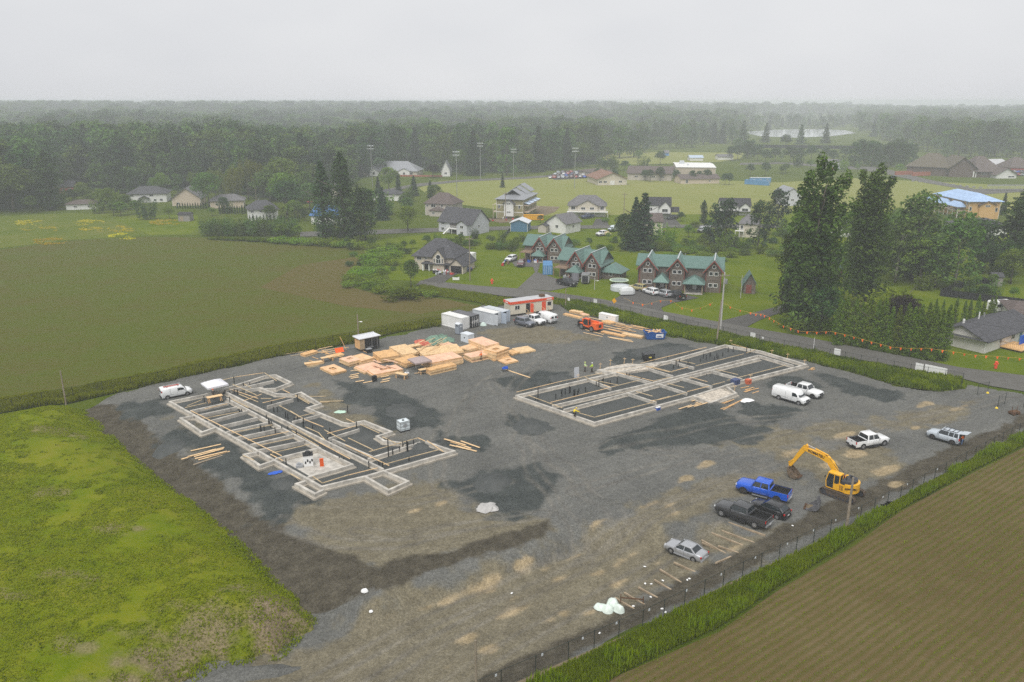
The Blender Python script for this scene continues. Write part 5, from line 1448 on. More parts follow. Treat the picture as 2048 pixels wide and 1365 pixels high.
vehicle('cargovan','long white cargo van in front of another white pickup right of the foundation',P_white,(1596.5,810.8),(1557.8,799.5),'van',name='parked_van')
vehicle('pickup','white pickup half hidden behind the long white cargo van',P_white,(1624.6,798),(1583,786),'pickup truck',name='parked_pickup',rim=M_trim)
V9, D9 = vehicle('cityvan','small white van with red ladders on its roof by the left foundation',P_white,(374.7,791),(336,798.8),'van',name='parked_van')
vehicle('suv','steel grey estate car in front of the site office',P_steel,(1053,655.5),(1035.5,651),'car')
vehicle('pickup','white pickup parked between the grey estate and a white van at the site office',P_white,(1075,652),(1051,644.5),'pickup truck',name='parked_pickup')
vehicle('cargovan','white rounded panel van facing the site office steps',P_white,(1073,640),(1096,648),'van',name='parked_van')
# raised tailgate and roof rack on the off-roader, ladders on the small van
xF = D6['wb']/2 + D6['fo']; xR = xF - D6['L']
mb = MB(); mb.box((xR-.33,0,1.92),(.95,1.5,.06),0,0,.18); mb.build('tailgate', P_ice, V6)
mb = MB(); mb.box((xR+.04,0,1.1),(.10,1.5,.95)); mb.build('load_opening', M_trim, V6)
mb = MB()
for s in (-1, 1): mb.beam((.2,s*.62,1.86),(-1.7,s*.62,1.86),.05,.05)
for x in (.1,-.5,-1.1,-1.65): mb.beam((x,-.62,1.88),(x,.62,1.88),.05,.04)
mb.build('roof_rack', M_trim, V6)
mb = MB()
for y in (-.45,-.1): mb.beam((.55,y,1.98),(-1.9,y,1.98),.05,.06)
for k in range(9): mb.beam((.45-k*.28,-.45,1.98),(.45-k*.28,-.1,1.98),.04,.04)
tag(mb.build('ladder', mat('ladder_red', (.50,.08,.05), .5), None, loc=V9.location, rz=V9.rotation_euler.z), 'red ladder strapped on the roof of the small white van', 'ladder')
mb = MB()
for y in (.15,.5): mb.beam((.9,y,1.98),(-1.8,y,1.98),.05,.06)
for k in range(9): mb.beam((.8-k*.3,.15,1.98),(.8-k*.3,.5,1.98),.04,.04)
tag(mb.build('ladder', M_steel, None, loc=V9.location, rz=V9.rotation_euler.z), 'aluminium ladder on the roof of the small white van beside the red one', 'ladder')
mb = MB()
for x in (.3,-1.4): mb.box((x,0,1.925),(.06,1.5,.05))
mb.build('roof_bar', M_trim, V9)
# ------------------------------------------------------------------ excavator
def excavator():
 My = mat('machine_yellow', (.78,.40,.012), .42, var=.06, spec=.45, coat=.2)
 Md = mat('machine_dark', (.045,.047,.055), .5, var=.12)
 Mtr = mat('track_steel', (.10,.075,.055), .8, .2, var=.35, scale=4)
 a, b = G(1706,1009), G(1643,986)
 hd = ax(b - a)
 n = Vector((-math.sin(hd), math.cos(hd), 0))
 if n.y < 0: n = -n
 c = (a + b)/2 + n*1.3
 t = thing('excavator', 'yellow tracked excavator with its bucket curled onto the gravel', 'excavator', (c.x, c.y, gz(c)), hd)
 L, R = 2.15, .46
 for s in (-1, 1):
  y0, y1 = s*1.3-.3, s*1.3+.3
  # track loop of shoes
  path = []
  for k in range(9): path.append((-(L-R)+2*(L-R)*k/8, 0.03))
  for k in range(1,6): q = -math.pi/2 + math.pi*k/6; path.append((L-R+R*math.cos(q), R+R*math.sin(q)))
  for k in range(9): path.append(((L-R)-2*(L-R)*k/8, 2*R-.02))
  for k in range(1,6): q = math.pi/2 + math.pi*k/6; path.append((-(L-R)+R*math.cos(q), R+R*math.sin(q)))
  m = len(path)
  tr = MB(); tr.extr([(x*.93,R+(z-R)*.86) for x, z in path], y0+.06, y1-.06); tk = tr.build('track', Mtr, t)
  sh = MB()
  for i in range(m):
   p0, p1 = path[i], path[(i+1)%m]
   dx, dz = p1[0]-p0[0], p1[1]-p0[1]; ln = math.hypot(dx, dz)
   for f in ((.25,.75) if ln > .3 else (.5,)):
    sh.box((p0[0]+dx*f, (y0+y1)/2, p0[1]+dz*f), (ln*(.46 if ln > .3 else .9), .6, .06), 0, 0, -math.atan2(dz, dx))
  sh.build('track_shoes', Mtr, tk)
  w = MB()
  for x in np.linspace(-1.3,1.3,7): w.cyl((x,y0+.02,.2),(x,y1-.02,.2),.16,n=10)
  for x in (-(L-R), L-R): w.cyl((x,y0+.02,R),(x,y1-.02,R),.34,n=12)
  w.build('roller', Md, tk)
  f = MB(); f.b2(-1.4,1.4,s*1.3-.2,s*1.3+.2,.35,.7); f.build('track_frame', Md, tk)
 mb = MB(); mb.b2(-.9,.9,-1.1,1.1,.5,.85); mb.cyl((0,0,.85),(0,0,1.06),.75,n=20); mb.build('undercarriage', Md, t)
 h = MB()
 pts = [(1.35,-1.3),(1.35,1.3),(-.7,1.35)]
 for k in range(9):
  q = math.pi/2 + math.pi*k/8; pts.append((-.75+1.15*math.cos(q)*.95, 1.33*math.sin(q)))
 pts.append((-.7,-1.35))
 h.prism(pts, 1.06, 1.95); hs = h.build('engine_house', My, t)
 h = MB(); h.prism([(x*1.01-.01,y*1.01) for x, y in pts if x < -.55], 1.0, 2.12); h.build('counterweight', My, t)
 h = MB(); h.prism([(.25,-1.25),(.25,-.25),(-.5,-.25),(-.5,-1.25)], 1.95, 2.28); h.build('hood', My, t)
 h = MB(); h.prism([(-.15,-1.15),(-.15,1.2),(-.6,1.22),(-1.25,.95),(-1.55,.2),(-1.5,-.5),(-1.15,-1.0)], 1.955, 2.42); h.build('engine_hood', Md, t)
 h = MB(); h.cyl((-.5,.55,2.4),(-.5,.55,2.95),.07,n=8); h.cyl((-.7,-.4,2.4),(-.7,-.4,2.7),.12,n=10); h.build('exhaust', M_black, t)
 h = MB(); h.cyl((.15,-.2,1.95),(.15,-.2,2.55),.16,n=10); h.cyl((.2,.1,2.0),(.2,.1,2.5),.1,n=8); h.build('filler', mat('dark_red_paint', (.20,.02,.02), .5), t)
 # grilles and lettering on the near side (left of the machine is +y)
 for k in range(6):
  for j in range(2):
   g = MB(); g.box((-.05-.42*j,1.337,1.28+.1*k),(.36,.02,.05)); g.build('grille_slat', M_black, hs)
 g = MB(); g.box((-.28,1.335,1.5),(1.0,.015,.8)); g.build('side_door', mat('machine_yellow_dark', (.66,.32,.01), .5), hs)
 # cab, left front
 x0, x1, y0, y1, z0, z1 = -.05, 1.55, .42, 1.36, 1.08, 2.98
 cb = MB()
 prof = [(x1-.05,z0),(x1+.06,z0+.8),(x1-.18,z1),(x0,z1),(x0,z0)]
 cb.extr([(x*.985+.01,z*.99+.02) for x, z in prof], y0+.04, y1-.03); cab = cb.build('cab', M_carglass, t)
 fr_ = MB()
 for y in (y0+.04, y1-.04):
  for p, q in zip(prof, prof[1:] + prof[:1]):
   fr_.beam((p[0],y,p[1]),(q[0],y,q[1]),.09,.09)
  fr_.beam((.62,y,z0),(.62,y,z1),.08,.08)
 for p in prof: fr_.beam((p[0],y0+.04,p[1]),(p[0],y1-.04,p[1]),.085,.085)
 fr_.b2(x0-.04,x1-.12,y0-.01,y1+.01,z1-.02,z1+.09)
 fr_.b2(x0-.03,.58,y1-.045,y1+.012,z0,z0+.75); fr_.b2(x0-.05,x0+.05,y0,y1,z0,z0+.9)
 fr_.build('cab_frame', My, cab)
 sk = MB(); sk.b2(.1,.6,y0+.25,y1-.25,z0+.1,z0+.6); sk.b2(.05,.18,y0+.25,y1-.25,z0+.6,z0+1.25); sk.build('seat', M_black, cab)
 mi = MB(); mi.box((x1+.15,y1+.14,z1-.55),(.05,.16,.3)); mi.build('mirror', M_black, cab)
 # boom: curved box section
 def boxsec(path, w, hs_, m, name, par):
  rings = []
  for i, (x, z) in enumerate(path):
   p0 = path[max(0,i-1)]; p1 = path[min(len(path)-1,i+1)]
   dx, dz = p1[0]-p0[0], p1[1]-p0[1]; l_ = math.hypot(dx,dz); nx, nz = -dz/l_, dx/l_
   hh = hs_[i]/2
   rings.append([(x+nx*hh,-w/2+yb,z+nz*hh),(x+nx*hh,w/2+yb,z+nz*hh),(x-nx*hh,w/2+yb,z-nz*hh),(x-nx*hh,-w/2+yb,z-nz*hh)])
  q = MB(); q.loft(rings); return q.build(name, m, par)
 yb = -.05
 boom = boxsec([(.55,1.75),(1.15,2.75),(1.75,3.55),(2.35,3.98),(3.2,4.18),(4.6,4.32),(5.35,4.38)], .46, [.5,.62,.74,.78,.66,.48,.36], My, 'boom', t)
 arm = boxsec([(5.05,4.95),(5.42,4.35),(6.1,3.2),(6.75,1.95),(6.98,1.5)], .36, [.34,.62,.5,.36,.28], My, 'arm', t)
 def ram(p, q, f=.55, r=.09):
  p, q = Vector((p[0],p[2] if len(p) > 2 else yb,p[1])), Vector((q[0],q[2] if len(q) > 2 else yb,q[1]))
  m_ = p.lerp(q, f)
  o = MB(); o.cyl(p, m_, r, n=10); c_ = o.build('hydraulic_cylinder', My, t)
  o = MB(); o.cyl(m_, q, r*.55, n=8); o.build('piston_rod', mat('chrome_rod', (.7,.7,.72), .2, .8), c_)
 ram((1.0,1.35,.34+yb),(2.25,3.62,.34+yb)); ram((1.0,1.35,-.34+yb),(2.25,3.62,-.34+yb))
 ram((2.3,4.48),(5.02,4.98),.62); ram((5.45,4.75),(6.62,2.55),.6)
 lk = MB(); lk.beam((6.62,yb-.2,2.5),(7.2,yb-.2,1.95),.06,.12); lk.beam((6.62,yb+.2,2.5),(7.2,yb+.2,1.95),.06,.12); lk.beam((7.2,yb,1.95),(7.05,yb,1.3),.3,.12); lk.build('bucket_link', My, t)
 # bucket curled in
 bk = MB(); Mb_ = mat('bucket_steel', (.17,.125,.085), .65, .3, var=.4, scale=3)
 pr = [(7.1,1.45),(7.15,1.0),(6.95,.45),(6.55,.12),(6.0,.06),(5.65,.35)]
 inn = [(6.98,1.4),(7.02,1.02),(6.84,.55),(6.5,.25),(6.02,.18),(5.7,.42)]
 bk.extr(pr + inn[::-1], yb-.6, yb+.6)
 for s in (-1, 1): bk.extr(pr + [(6.4,1.0)], yb+s*.6-.02, yb+s*.6+.02)
 bo = bk.build('bucket', Mb_, t)
 tt = MB()
 for k in range(5): tt.box((5.6,yb-.5+.25*k,.42),(.26,.1,.08),0,0,-.6)
 tt.build('bucket_teeth', M_rust, bo)
 # hoses and handrail
 hz_ = MB(); hz_.tube([(.5,.2,2.1),(.35,.2,2.75),(1.0,.15,3.3),(1.9,.12,4.15),(2.6,.1,4.5)], .03, 5); hz_.tube([(.5,-.3,2.1),(.3,-.3,2.9),(1.1,-.25,3.4),(2.0,-.2,4.2)], .03, 5); hz_.build('hose', M_black, t)
 hr = MB(); hr.tube([(.2,-1.25,2.28),(.2,-1.25,2.8),(-.7,-1.25,2.8),(-.7,-1.25,2.4)], .025, 5); hr.build('handrail', M_black, t)
 Mt_ = mat('lettering_black', (.012,.011,.02), .5)
 text('KOMATSU', .46, Mt_, boom, (3.75,.19,4.10), (math.pi/2, -math.radians(8)*-1, math.pi), 'lettering', .008, bold=.018)
 text('KOMATSU', .30, Mt_, hs, (-1.42,1.08,1.55), (math.pi/2, 0, math.pi+.62), 'lettering', .02, bold=.012)
 return t
EXC = excavator()
def digbucket(t):
 Mb_ = mat('bucket_grey', (.14,.14,.15), .6, .3, var=.3)
 mb = MB(); pr = [(-.7,.05),(-.2,.02),(.35,.15),(.6,.5),(.55,.95)]; inn = [(-.68,.14),(-.2,.12),(.28,.24),(.48,.52),(.44,.92)]
 mb.extr(pr + inn[::-1], -.6, .6)
 for s in (-1, 1): mb.extr(pr + [(.1,.75)], s*.6-.02, s*.6+.02)
 mb.build('shell', Mb_, t)
 for y in (-.2,.2):
  mb = MB(); mb.extr([(.2,.8),(.55,.85),(.45,1.5),(.25,1.45)], y-.03, y+.03); mb.build('ear', Mb_, t)
 mb = MB()
 for k in range(5): mb.box((-.78,-.5+.25*k,.1),(.28,.1,.07))
 mb.build('teeth', M_rust, t)
 mb = MB(); mb.dome((-.3,0,.05),.5,.5,.3,8,3); mb.build('soil', M_dirt, t)
small('digging_bucket','spare grey digger bucket lying on the gravel before the excavator','digger bucket',1627,1018,digbucket,-.5).scale = (1.15,1.3,1.15)
# ------------------------------------------------------------------ telehandler
def telehandler():
 Mo = mat('machine_orange', (.80,.13,.02), .45, var=.07, coat=.15)
 a, b = G(1182,664), G(1165,659)
 hd = ax(b - a); n = Vector((-math.sin(hd), math.cos(hd), 0))
 if n.y < 0: n = -n
 c = (a + b)/2 + n*1.0
 t = thing('telehandler', 'orange telehandler parked before the scattered boards', 'telehandler', (c.x, c.y, gz(c)), hd)
 mb = MB(); mb.b2(-2.2,2.0,-.75,.75,.55,1.15); mb.b2(-2.7,-1.3,-1.05,1.05,.65,1.9); mb.build('chassis', Mo, t)
 mb = MB(); mb.b2(-2.0,-.1,-1.12,-.6,.8,1.75); mb.build('engine_box', Mo, t)
 mb = MB(); mb.beam((-2.2,0,2.05),(2.2,0,1.75),.45,.5); mb.build('boom', Mo, t)
 mb = MB(); mb.beam((2.1,0,1.76),(2.9,0,1.6),.34,.38); mb.build('boom_extension', M_grey, t)
 mb = MB(); mb.b2(2.8,2.95,-.8,.8,.35,1.5); cr = mb.build('carriage', M_black, t)
 for y in (-.4,.4):
  f = MB(); f.box((3.5,y,.35),(1.2,.12,.06)); f.build('fork', M_black, cr)
 mb = MB(); mb.extr([(-.5,1.1),(1.0,1.1),(1.15,1.6),(.8,2.45),(-.45,2.45)],.35,1.1); cb = mb.build('cab', M_carglass, t)
 fm = MB()
 for y in (.36,1.1):
  for p, q in (((-.5,1.1),(-.45,2.45)),((1.15,1.6),(.8,2.45)),((1.0,1.1),(1.15,1.6)),((-.45,2.45),(.8,2.45))): fm.beam((p[0],y,p[1]),(q[0],y,q[1]),.1,.1)
 fm.b2(-.52,.88,.3,1.15,2.43,2.53); fm.b2(-.55,1.05,.32,1.13,.85,1.15); fm.build('cab_frame', Mo, cb)
 wheelset(t, .62, .42, (1.45,-1.45), .98, M_steel)
 mb = MB(); mb.b2(-2.74,-2.7,-.5,.3,.95,1.6); mb.build('rear_grille', M_black, t)
 for s in (-1,1):
  mb = MB(); mb.b2(-2.75,-2.7,s*.9-.1,s*.9+.1,1.5,1.7); mb.build('tail_light', M_red, t)
  mb = MB(); mb.extr([(.8,1.25),(2.1,1.25),(1.9,1.42),(1.0,1.42)],s*.76,s*1.2); mb.build('mudguard', Mo, t)
telehandler()
# ------------------------------------------------------------------ people
def skin_mesh(name, V, E, Rr, m, sub=1):
 me = bpy.data.meshes.new(name); me.from_pydata(V, E, []); 
 o = bpy.data.objects.new(name, me); COL.objects.link(o)
 md = o.modifiers.new('skin', 'SKIN'); md.use_smooth_shade = True
 if not me.skin_vertices: me.skin_vertices.new()
 for i, sv in enumerate(me.skin_vertices[0].data):
  sv.radius = (Rr[i], Rr[i]); sv.use_root = (i == 0)
 if sub:
  s = o.modifiers.new('sub', 'SUBSURF'); s.levels = sub; s.render_levels = sub
 dg = bpy.context.evaluated_depsgraph_get()
 out = bpy.data.meshes.new_from_object(o.evaluated_get(dg))
 bpy.data.objects.remove(o); bpy.data.meshes.remove(me)
 out.materials.clear(); out.materials.append(m); out.name = name
 return out
M_skin = mat('skin', (.42,.26,.19), .6, var=.06)
M_boot = mat('boot_leather', (.06,.04,.025), .7)
M_hair = mat('hair_dark', (.025,.018,.012), .7)
def person(label, loc, rz, top, legs, hat, arms=((.25,-.1),(.25,.1)), bend=0.0, crouch=0.0, stripe=None, h=1.78):
 """standing or crouching figure; x is forward"""
 t = thing('person', label, 'person', loc, rz)
 k = h/1.78
 hipz = (.93 - .38*crouch)*k
 def P(x, y, z): return (x*k, y*k, z*k)
 hip = Vector((-.10*crouch*1.5, 0, hipz/k))
 up = Vector((math.sin(bend), 0, math.cos(bend)))
 chest = hip + up*.42; neck = hip + up*.56; chin = hip + up*.64 + Vector((.03,0,0)); crown_ = hip + up*.82 + Vector((.02,0,0))
 V = [tuple(hip), tuple(hip + up*.2), tuple(chest), tuple(neck), tuple(chin), tuple(hip + up*.73 + Vector((.02,0,0))), tuple(crown_)]
 R = [.145,.135,.15,.06,.075,.098,.07]; E = [(0,1),(1,2),(2,3),(3,4),(4,5),(5,6)]
 V.append(tuple(hip + up*.70 + Vector((.11,0,0)))); R.append(.022); E.append((5,7))      # nose
 armc, legc, feet = [], [], []
 for si, s in enumerate((-1, 1)):
  sh = chest + Vector((0, .17*s, .06)); f, o = arms[si]
  el = sh + Vector((.10+.25*f, .07*s+o*.2, -.27)); wr = el + Vector((.16+.3*f, -.02*s, -.20 + .22*f)); hd = wr + Vector((.06,0,-.05))
  b = len(V)
  V += [tuple(sh), tuple(el), tuple(wr), tuple(hd)]; R += [.062,.046,.032,.038]; E += [(2,b),(b,b+1),(b+1,b+2),(b+2,b+3)]
  armc.append([sh, el, wr])
  for q in range(4):
   e = hd + Vector((.05+.006*(1.5-abs(q-1.5)), (-.030+.020*q), -.055)); V.append(tuple(e)); R.append(.0095); E.append((b+3, len(V)-1))
   V.append(tuple(e + Vector((.0,0,-.035)))); R.append(.008); E.append((len(V)-2, len(V)-1))
  V.append(tuple(hd + Vector((.03,-.05*s,-.02)))); R.append(.010); E.append((b+3, len(V)-1))
  hp = hip + Vector((0,.095*s,-.04)); kn = Vector((hip.x + .06 + .42*crouch, .11*s, .50 - .02*crouch)); an = Vector((.0 + (s*.04 if not crouch else .05), .12*s, .09))
  b = len(V)
  V += [tuple(hp), tuple(kn), tuple(an)]; R += [.092,.062,.042]; E += [(0,b),(b,b+1),(b+1,b+2)]
  legc.append([hp, kn, an]); feet.append(an)
 link('body', skin_mesh('body', [P(*v) for v in V], E, [r*k for r in R], M_skin), t)
 # jacket
 V = [tuple(hip + up*.04), tuple(hip + up*.22), tuple(chest), tuple(hip + up*.53)]; R = [.178,.165,.180,.085]; E = [(0,1),(1,2),(2,3)]
 for a in armc:
  b = len(V); V += [tuple(a[0]), tuple(a[1]), tuple(a[1].lerp(a[2],.85))]; R += [.085,.064,.050]; E += [(2,b),(b,b+1),(b+1,b+2)]
 j = link('jacket', skin_mesh('jacket', [P(*v) for v in V], E, [r*k for r in R], top), t)
 if stripe:
  V = [tuple(hip + up*.16), tuple(hip + up*.21)]
  link('reflective_band', skin_mesh('reflective_band', [P(*v) for v in V], [(0,1)], [.19*k,.19*k], stripe, 1), j)
 V = [tuple(hip), tuple(hip + up*.10)]; R = [.160,.150]; E = [(0,1)]
 for l_ in legc:
  b = len(V); V += [tuple(l_[0]), tuple(l_[1]), tuple(l_[2] + Vector((0,0,.03)))]; R += [.112,.080,.066]; E += [(0,b),(b,b+1),(b+1,b+2)]
 link('trousers', skin_mesh('trousers', [P(*v) for v in V], E, [r*k for r in R], legs), t)
 for f in feet:
  mb = MB(); mb.box((f.x*k+.05*k, f.y*k, .05*k), (.29*k,.10*k,.10*k)); mb.box((f.x*k-.02*k, f.y*k, .12*k), (.13*k,.095*k,.08*k)); mb.build('boot', M_boot, t)
 c = Vector(crown_) - Vector((.01,0,.035))
 if hat:
  mb = MB(); mb.dome(P(c.x,c.y,c.z), .125*k,.115*k,.115*k,12,4); mb.cyl(P(c.x+.03,c.y,c.z-.004),P(c.x+.03,c.y,c.z+.012),.145*k,n=14); mb.build('hard_hat', hat, t, True)
 else:
  mb = MB(); mb.dome(P(c.x-.015,c.y,c.z-.05), .115*k,.105*k,.12*k,12,4); mb.build('hair', M_hair, t, True)
 return t
M_lime = mat('hi_vis_lime', (.55,.80,.06), .6, var=.08); M_limep = mat('hi_vis_pale', (.55,.70,.33), .6, var=.08); M_hiorange = mat('hi_vis_orange', (.85,.17,.02), .6, var=.08)
M_hiyel = mat('raincoat_yellow', (.80,.62,.02), .5, var=.08); M_trous = mat('dark_trousers', (.030,.026,.024), .8); M_jeans = mat('jeans_blue', (.10,.17,.32), .8, var=.15)
M_band = mat('reflective_silver', (.62,.63,.60), .4)
def P3(px, py, z=None):
 p = G(px, py); return (p.x, p.y, gz(p) if z is None else z)
person('worker in a pale yellow hi-vis jacket, left one of the two talking on the gravel',P3(1169.5,743.5),-.3,M_limep,M_trous,mat('hat_lime', (.60,.72,.20), .4),stripe=M_band)
person('worker with a white hard hat and bright lime vest, right one of the two talking',P3(1184,745),2.6,M_lime,M_trous,mat('hat_white', (.8,.8,.8), .4),stripe=M_band)
person('worker in a yellow raincoat crouching on the near wall of the tidy foundation',(*G(1148.5,833,.62).xy,.62),.4,M_hiyel,M_trous,M_hiyel,bend=.55,crouch=.85,arms=((.9,0),(.9,0)))
person('worker in an orange vest standing before the orange panel stack',P3(962.5,722),2.2,M_hiorange,M_trous,M_hiorange,arms=((.6,0),(.3,0)),stripe=M_band)
person('person in an orange vest and blue jeans standing at the open tailgate by the fence',P3(1923,891.5),2.9,M_hiorange,M_jeans,None,arms=((.8,0),(.8,0)),bend=.15,stripe=M_band)
person('worker in dark clothes stooping over the bench under the white tent',(*G(428,800,.3).xy,.3),2.0,M_trous,M_trous,M_orange,bend=.4,arms=((.9,0),(.9,0)))
# ================================================================== HOUSES
def shingle(n, c): return ribbed('shingle_' + n, c, 'Z', 3.2, .9, 0, .22, .02, .82, .15)
def siding(n, c): return ribbed('siding_' + n, c, 'Z', 4.0, .7, 0, .06, .012, .86)
R_grey = shingle('charcoal', (.075,.075,.082)); R_brown = shingle('brown', (.115,.092,.085)); R_mid = shingle('grey', (.15,.145,.15)); R_black = shingle('black', (.045,.044,.048)); R_rust = shingle('russet', (.22,.125,.09))
R_metal = ribbed('seam_metal_grey', (.30,.31,.33), 'X', 2.2, .45, .3, .08, .03, .8)
R_green = ribbed('seam_metal_green', (.115,.195,.17), 'X', 2.4, .45, .15, .10, .04, .72)
W_white = siding('white', (.70,.70,.68)); W_lav = siding('lavender', (.50,.51,.55)); W_cream = siding('cream', (.56,.51,.42)); W_tan = siding('tan', (.55,.46,.36)); W_olive = siding('olive', (.27,.245,.13))
W_ply = siding('plywood', (.58,.37,.15)); W_red = siding('red', (.36,.06,.045)); W_beige = siding('beige', (.46,.42,.37)); W_brownhall = siding('hall_brown', (.105,.075,.06)); W_stucco = mat('stucco', (.52,.46,.38), .9, var=.1, scale=2)
W_shingle = ribbed('cedar_shingle', (.150,.122,.100), 'Z', 5.0, .9, 0, .35, .02, .65)
W_bung = siding('bungalow', (.62,.60,.56))
T_red = mat('trim_red', (.20,.055,.04), .6); T_white = mat('trim_white', (.70,.70,.68), .6)
def win(par, x, y, z, w, h, face='f', fm=None, name='window', round_=False, cross=True):
 """window standing proud of a wall; face f = towards -y, l = -x, r = +x"""
 fm = fm or T_white
 def bx(mb, dx0, dx1, dz0, dz1, o0, o1):
  if face == 'f': mb.b2(x+dx0, x+dx1, y-o1, y-o0, z+dz0, z+dz1)
  elif face == 'l': mb.b2(x-o1, x-o0, y+dx0, y+dx1, z+dz0, z+dz1)
  else: mb.b2(x+o0, x+o1, y+dx0, y+dx1, z+dz0, z+dz1)
 mb = MB()
 if round_:
  n = 14
  if face == 'f': mb.cyl((x,y-.01,z),(x,y-.07,z),w/2,n=n)
  f = mb.build(name, fm, par); mb = MB(); mb.cyl((x,y-.06,z),(x,y-.09,z),w/2*.72,n=n); mb.build('pane', M_glass, f); return f
 t = min(.11, w*.12)
 bx(mb,-w/2,w/2,-h/2,-h/2+t,.0,.07); bx(mb,-w/2,w/2,h/2-t,h/2,.0,.07); bx(mb,-w/2,-w/2+t,-h/2+t,h/2-t,0,.068); bx(mb,w/2-t,w/2,-h/2+t,h/2-t,0,.068)
 if cross and w > 1.0: bx(mb,-t*.4,t*.4,-h/2+t,h/2-t,0,.066)
 f = mb.build(name, fm, par)
 mb = MB(); bx(mb,-w/2+t*.5,w/2-t*.5,-h/2+t*.5,h/2-t*.5,.004,.035); mb.build('pane', M_glass, f)
 return f
def roofbuild(mb, x0, x1, y0, y1, z, zr, kind, axis, over=.5, th=.16, y_f=None):
 """gable or hip roof as thick slabs over a rectangle; z = wall top, zr = ridge height"""
 xa, xb, ya, yb = x0-over, x1+over, y0-over, y1+over
 if axis == 'x':
  ym = (y0+y1)/2; s = (zr-z)/(ym-y0); ze = z - s*over
  ins = (0 if kind == 'gable' else min((x1-x0)*.42, (y1-y0)/2*.95))
  A, B = (xa+ins, ym, zr), (xb-ins, ym, zr)
  q = [(xa,ya,ze),(xb,ya,ze),(xb,yb,ze),(xa,yb,ze)]
  faces = [(q[0],q[1],B,A),(q[2],q[3],A,B)]
  if kind == 'hip': faces += [(q[1],q[2],B),(q[3],q[0],A)]
 else:
  xm = (x0+x1)/2; s = (zr-z)/(xm-x0); ze = z - s*over
  ins = (0 if kind == 'gable' else min((y1-y0)*.42, (x1-x0)/2*.95))
  A, B = (xm, ya+ins, zr), (xm, yb-ins, zr)
  q = [(xa,ya,ze),(xb,ya,ze),(xb,yb,ze),(xa,yb,ze)]
  faces = [(q[1],q[2],B,A),(q[3],q[0],A,B)]
  if kind == 'hip': faces += [(q[0],q[1],A),(q[2],q[3],B)]
 for fc in faces:
  n = len(fc)
  vs = [Vector(p)+Vector((0,0,th)) for p in fc] + [Vector(p) for p in fc]
  mb.add(vs, [tuple(range(n)), tuple(range(2*n-1,n-1,-1))] + [((i+1)%n, i, n+i, n+(i+1)%n) for i in range(n)])
 return A, B
def wallbox(mb, x0, x1, y0, y1, z0, z1, gable=None, zr=None):
 """walls with gable ends filled in; gable = ridge axis"""
 if gable == 'x':
  ym = (y0+y1)/2; mb.extx([(y0,z0),(y1,z0),(y1,z1),(ym,zr),(y0,z1)][::1], x0, x1)
 elif gable == 'y':
  xm = (x0+x1)/2; mb.extr([(x0,z0),(x1,z0),(x1,z1),(xm,zr),(x0,z1)], y0, y1)
 else: mb.b2(x0, x1, y0, y1, z0, z1)
class House: pass
HBOX = []
def house(label, L, R, depth, eave, ridge, roof='gable', axis='x', wall=None, roofm=None, over=.5, wins=(), doors=(), name='house', cat='house', chim=False, hmin=2.4, flip=False, trim=True):
 a, b = G(*L), G(*R)
 u = b - a; w = u.length; rz = ax(u)
 v = Vector((-u.y, u.x, 0)).normalized()
 h = House(); h.w, h.d = w, depth
 h.hw = max(zat(a, eave), hmin)
 pr = a + u*.5 + (v*depth/2 if axis == 'x' else Vector((0,0,0)))
 h.hr = max(zat(pr, ridge), h.hw + .7)
 t = thing(name, label, cat, (a.x, a.y, 0), rz)
 h.t = t; HBOX.append((a, u.normalized(), v, w, depth))
 mb = MB(); wallbox(mb, 0, w, 0, depth, -.2, h.hw, axis if roof == 'gable' else None, h.hr-.02); mb.build('wall', wall, t)
 mb = MB(); roofbuild(mb, 0, w, 0, depth, h.hw, h.hr, roof, axis, over); h.roof = mb.build('roof', roofm, t)
 if trim:
  mb = MB()
  for x in (-.02, w+.02-.12):
   mb.b2(x, x+.12, -.03, .09, 0, h.hw-.05)
  mb.build('corner_board', T_white, t)
 for wd in wins:
  f, uu, zz, ww, hh = wd[:5]
  if f == 'f': win(t, uu*w, 0, zz*h.hw, ww, hh)
  elif f == 'l': win(t, 0, uu*depth, zz*h.hw, ww, hh, 'l')
  else: win(t, w, uu*depth, zz*h.hw, ww, hh, 'r')
 for f, uu, ww, hh, m in doors:
  mb = MB()
  if f == 'f': mb.b2(uu*w-ww/2, uu*w+ww/2, -.05, 0, .05, hh)
  elif f == 'l': mb.b2(-.05, 0, uu*depth-ww/2, uu*depth+ww/2, .05, hh)
  else: mb.b2(w, w+.05, uu*depth-ww/2, uu*depth+ww/2, .05, hh)
  mb.build('garage_door' if ww > 1.8 else 'door', m, t)
 if chim:
  mb = MB(); mb.cyl((w*.4, depth*.5, h.hr-.5), (w*.4, depth*.5, h.hr+.8), .16, n=8); mb.build('vent_pipe', M_steel, h.roof)
 return h
def wing(h, u0, u1, proj, eave_z, peak_z, wall, roofm, wins=(), over=.4, back=None, roof='gable', z0=-.2):
 """gabled wing standing out from the front wall"""
 x0, x1 = u0*h.w, u1*h.w
 bk = back if back is not None else h.d*.5
 mb = MB(); wallbox(mb, x0, x1, -proj, .3, z0, eave_z, 'y' if roof == 'gable' else None, peak_z-.02); mb.build('wall', wall, h.t)
 mb = MB(); roofbuild(mb, x0, x1, -proj, bk, eave_z, peak_z, roof, 'y', over); mb.build('roof', roofm, h.t)
 for uu, z, ww, hh in wins: win(h.t, x0 + uu*(x1-x0), -proj, z, ww, hh)
M_deck = mat('deck_wood', (.25,.17,.115), .85, var=.2)
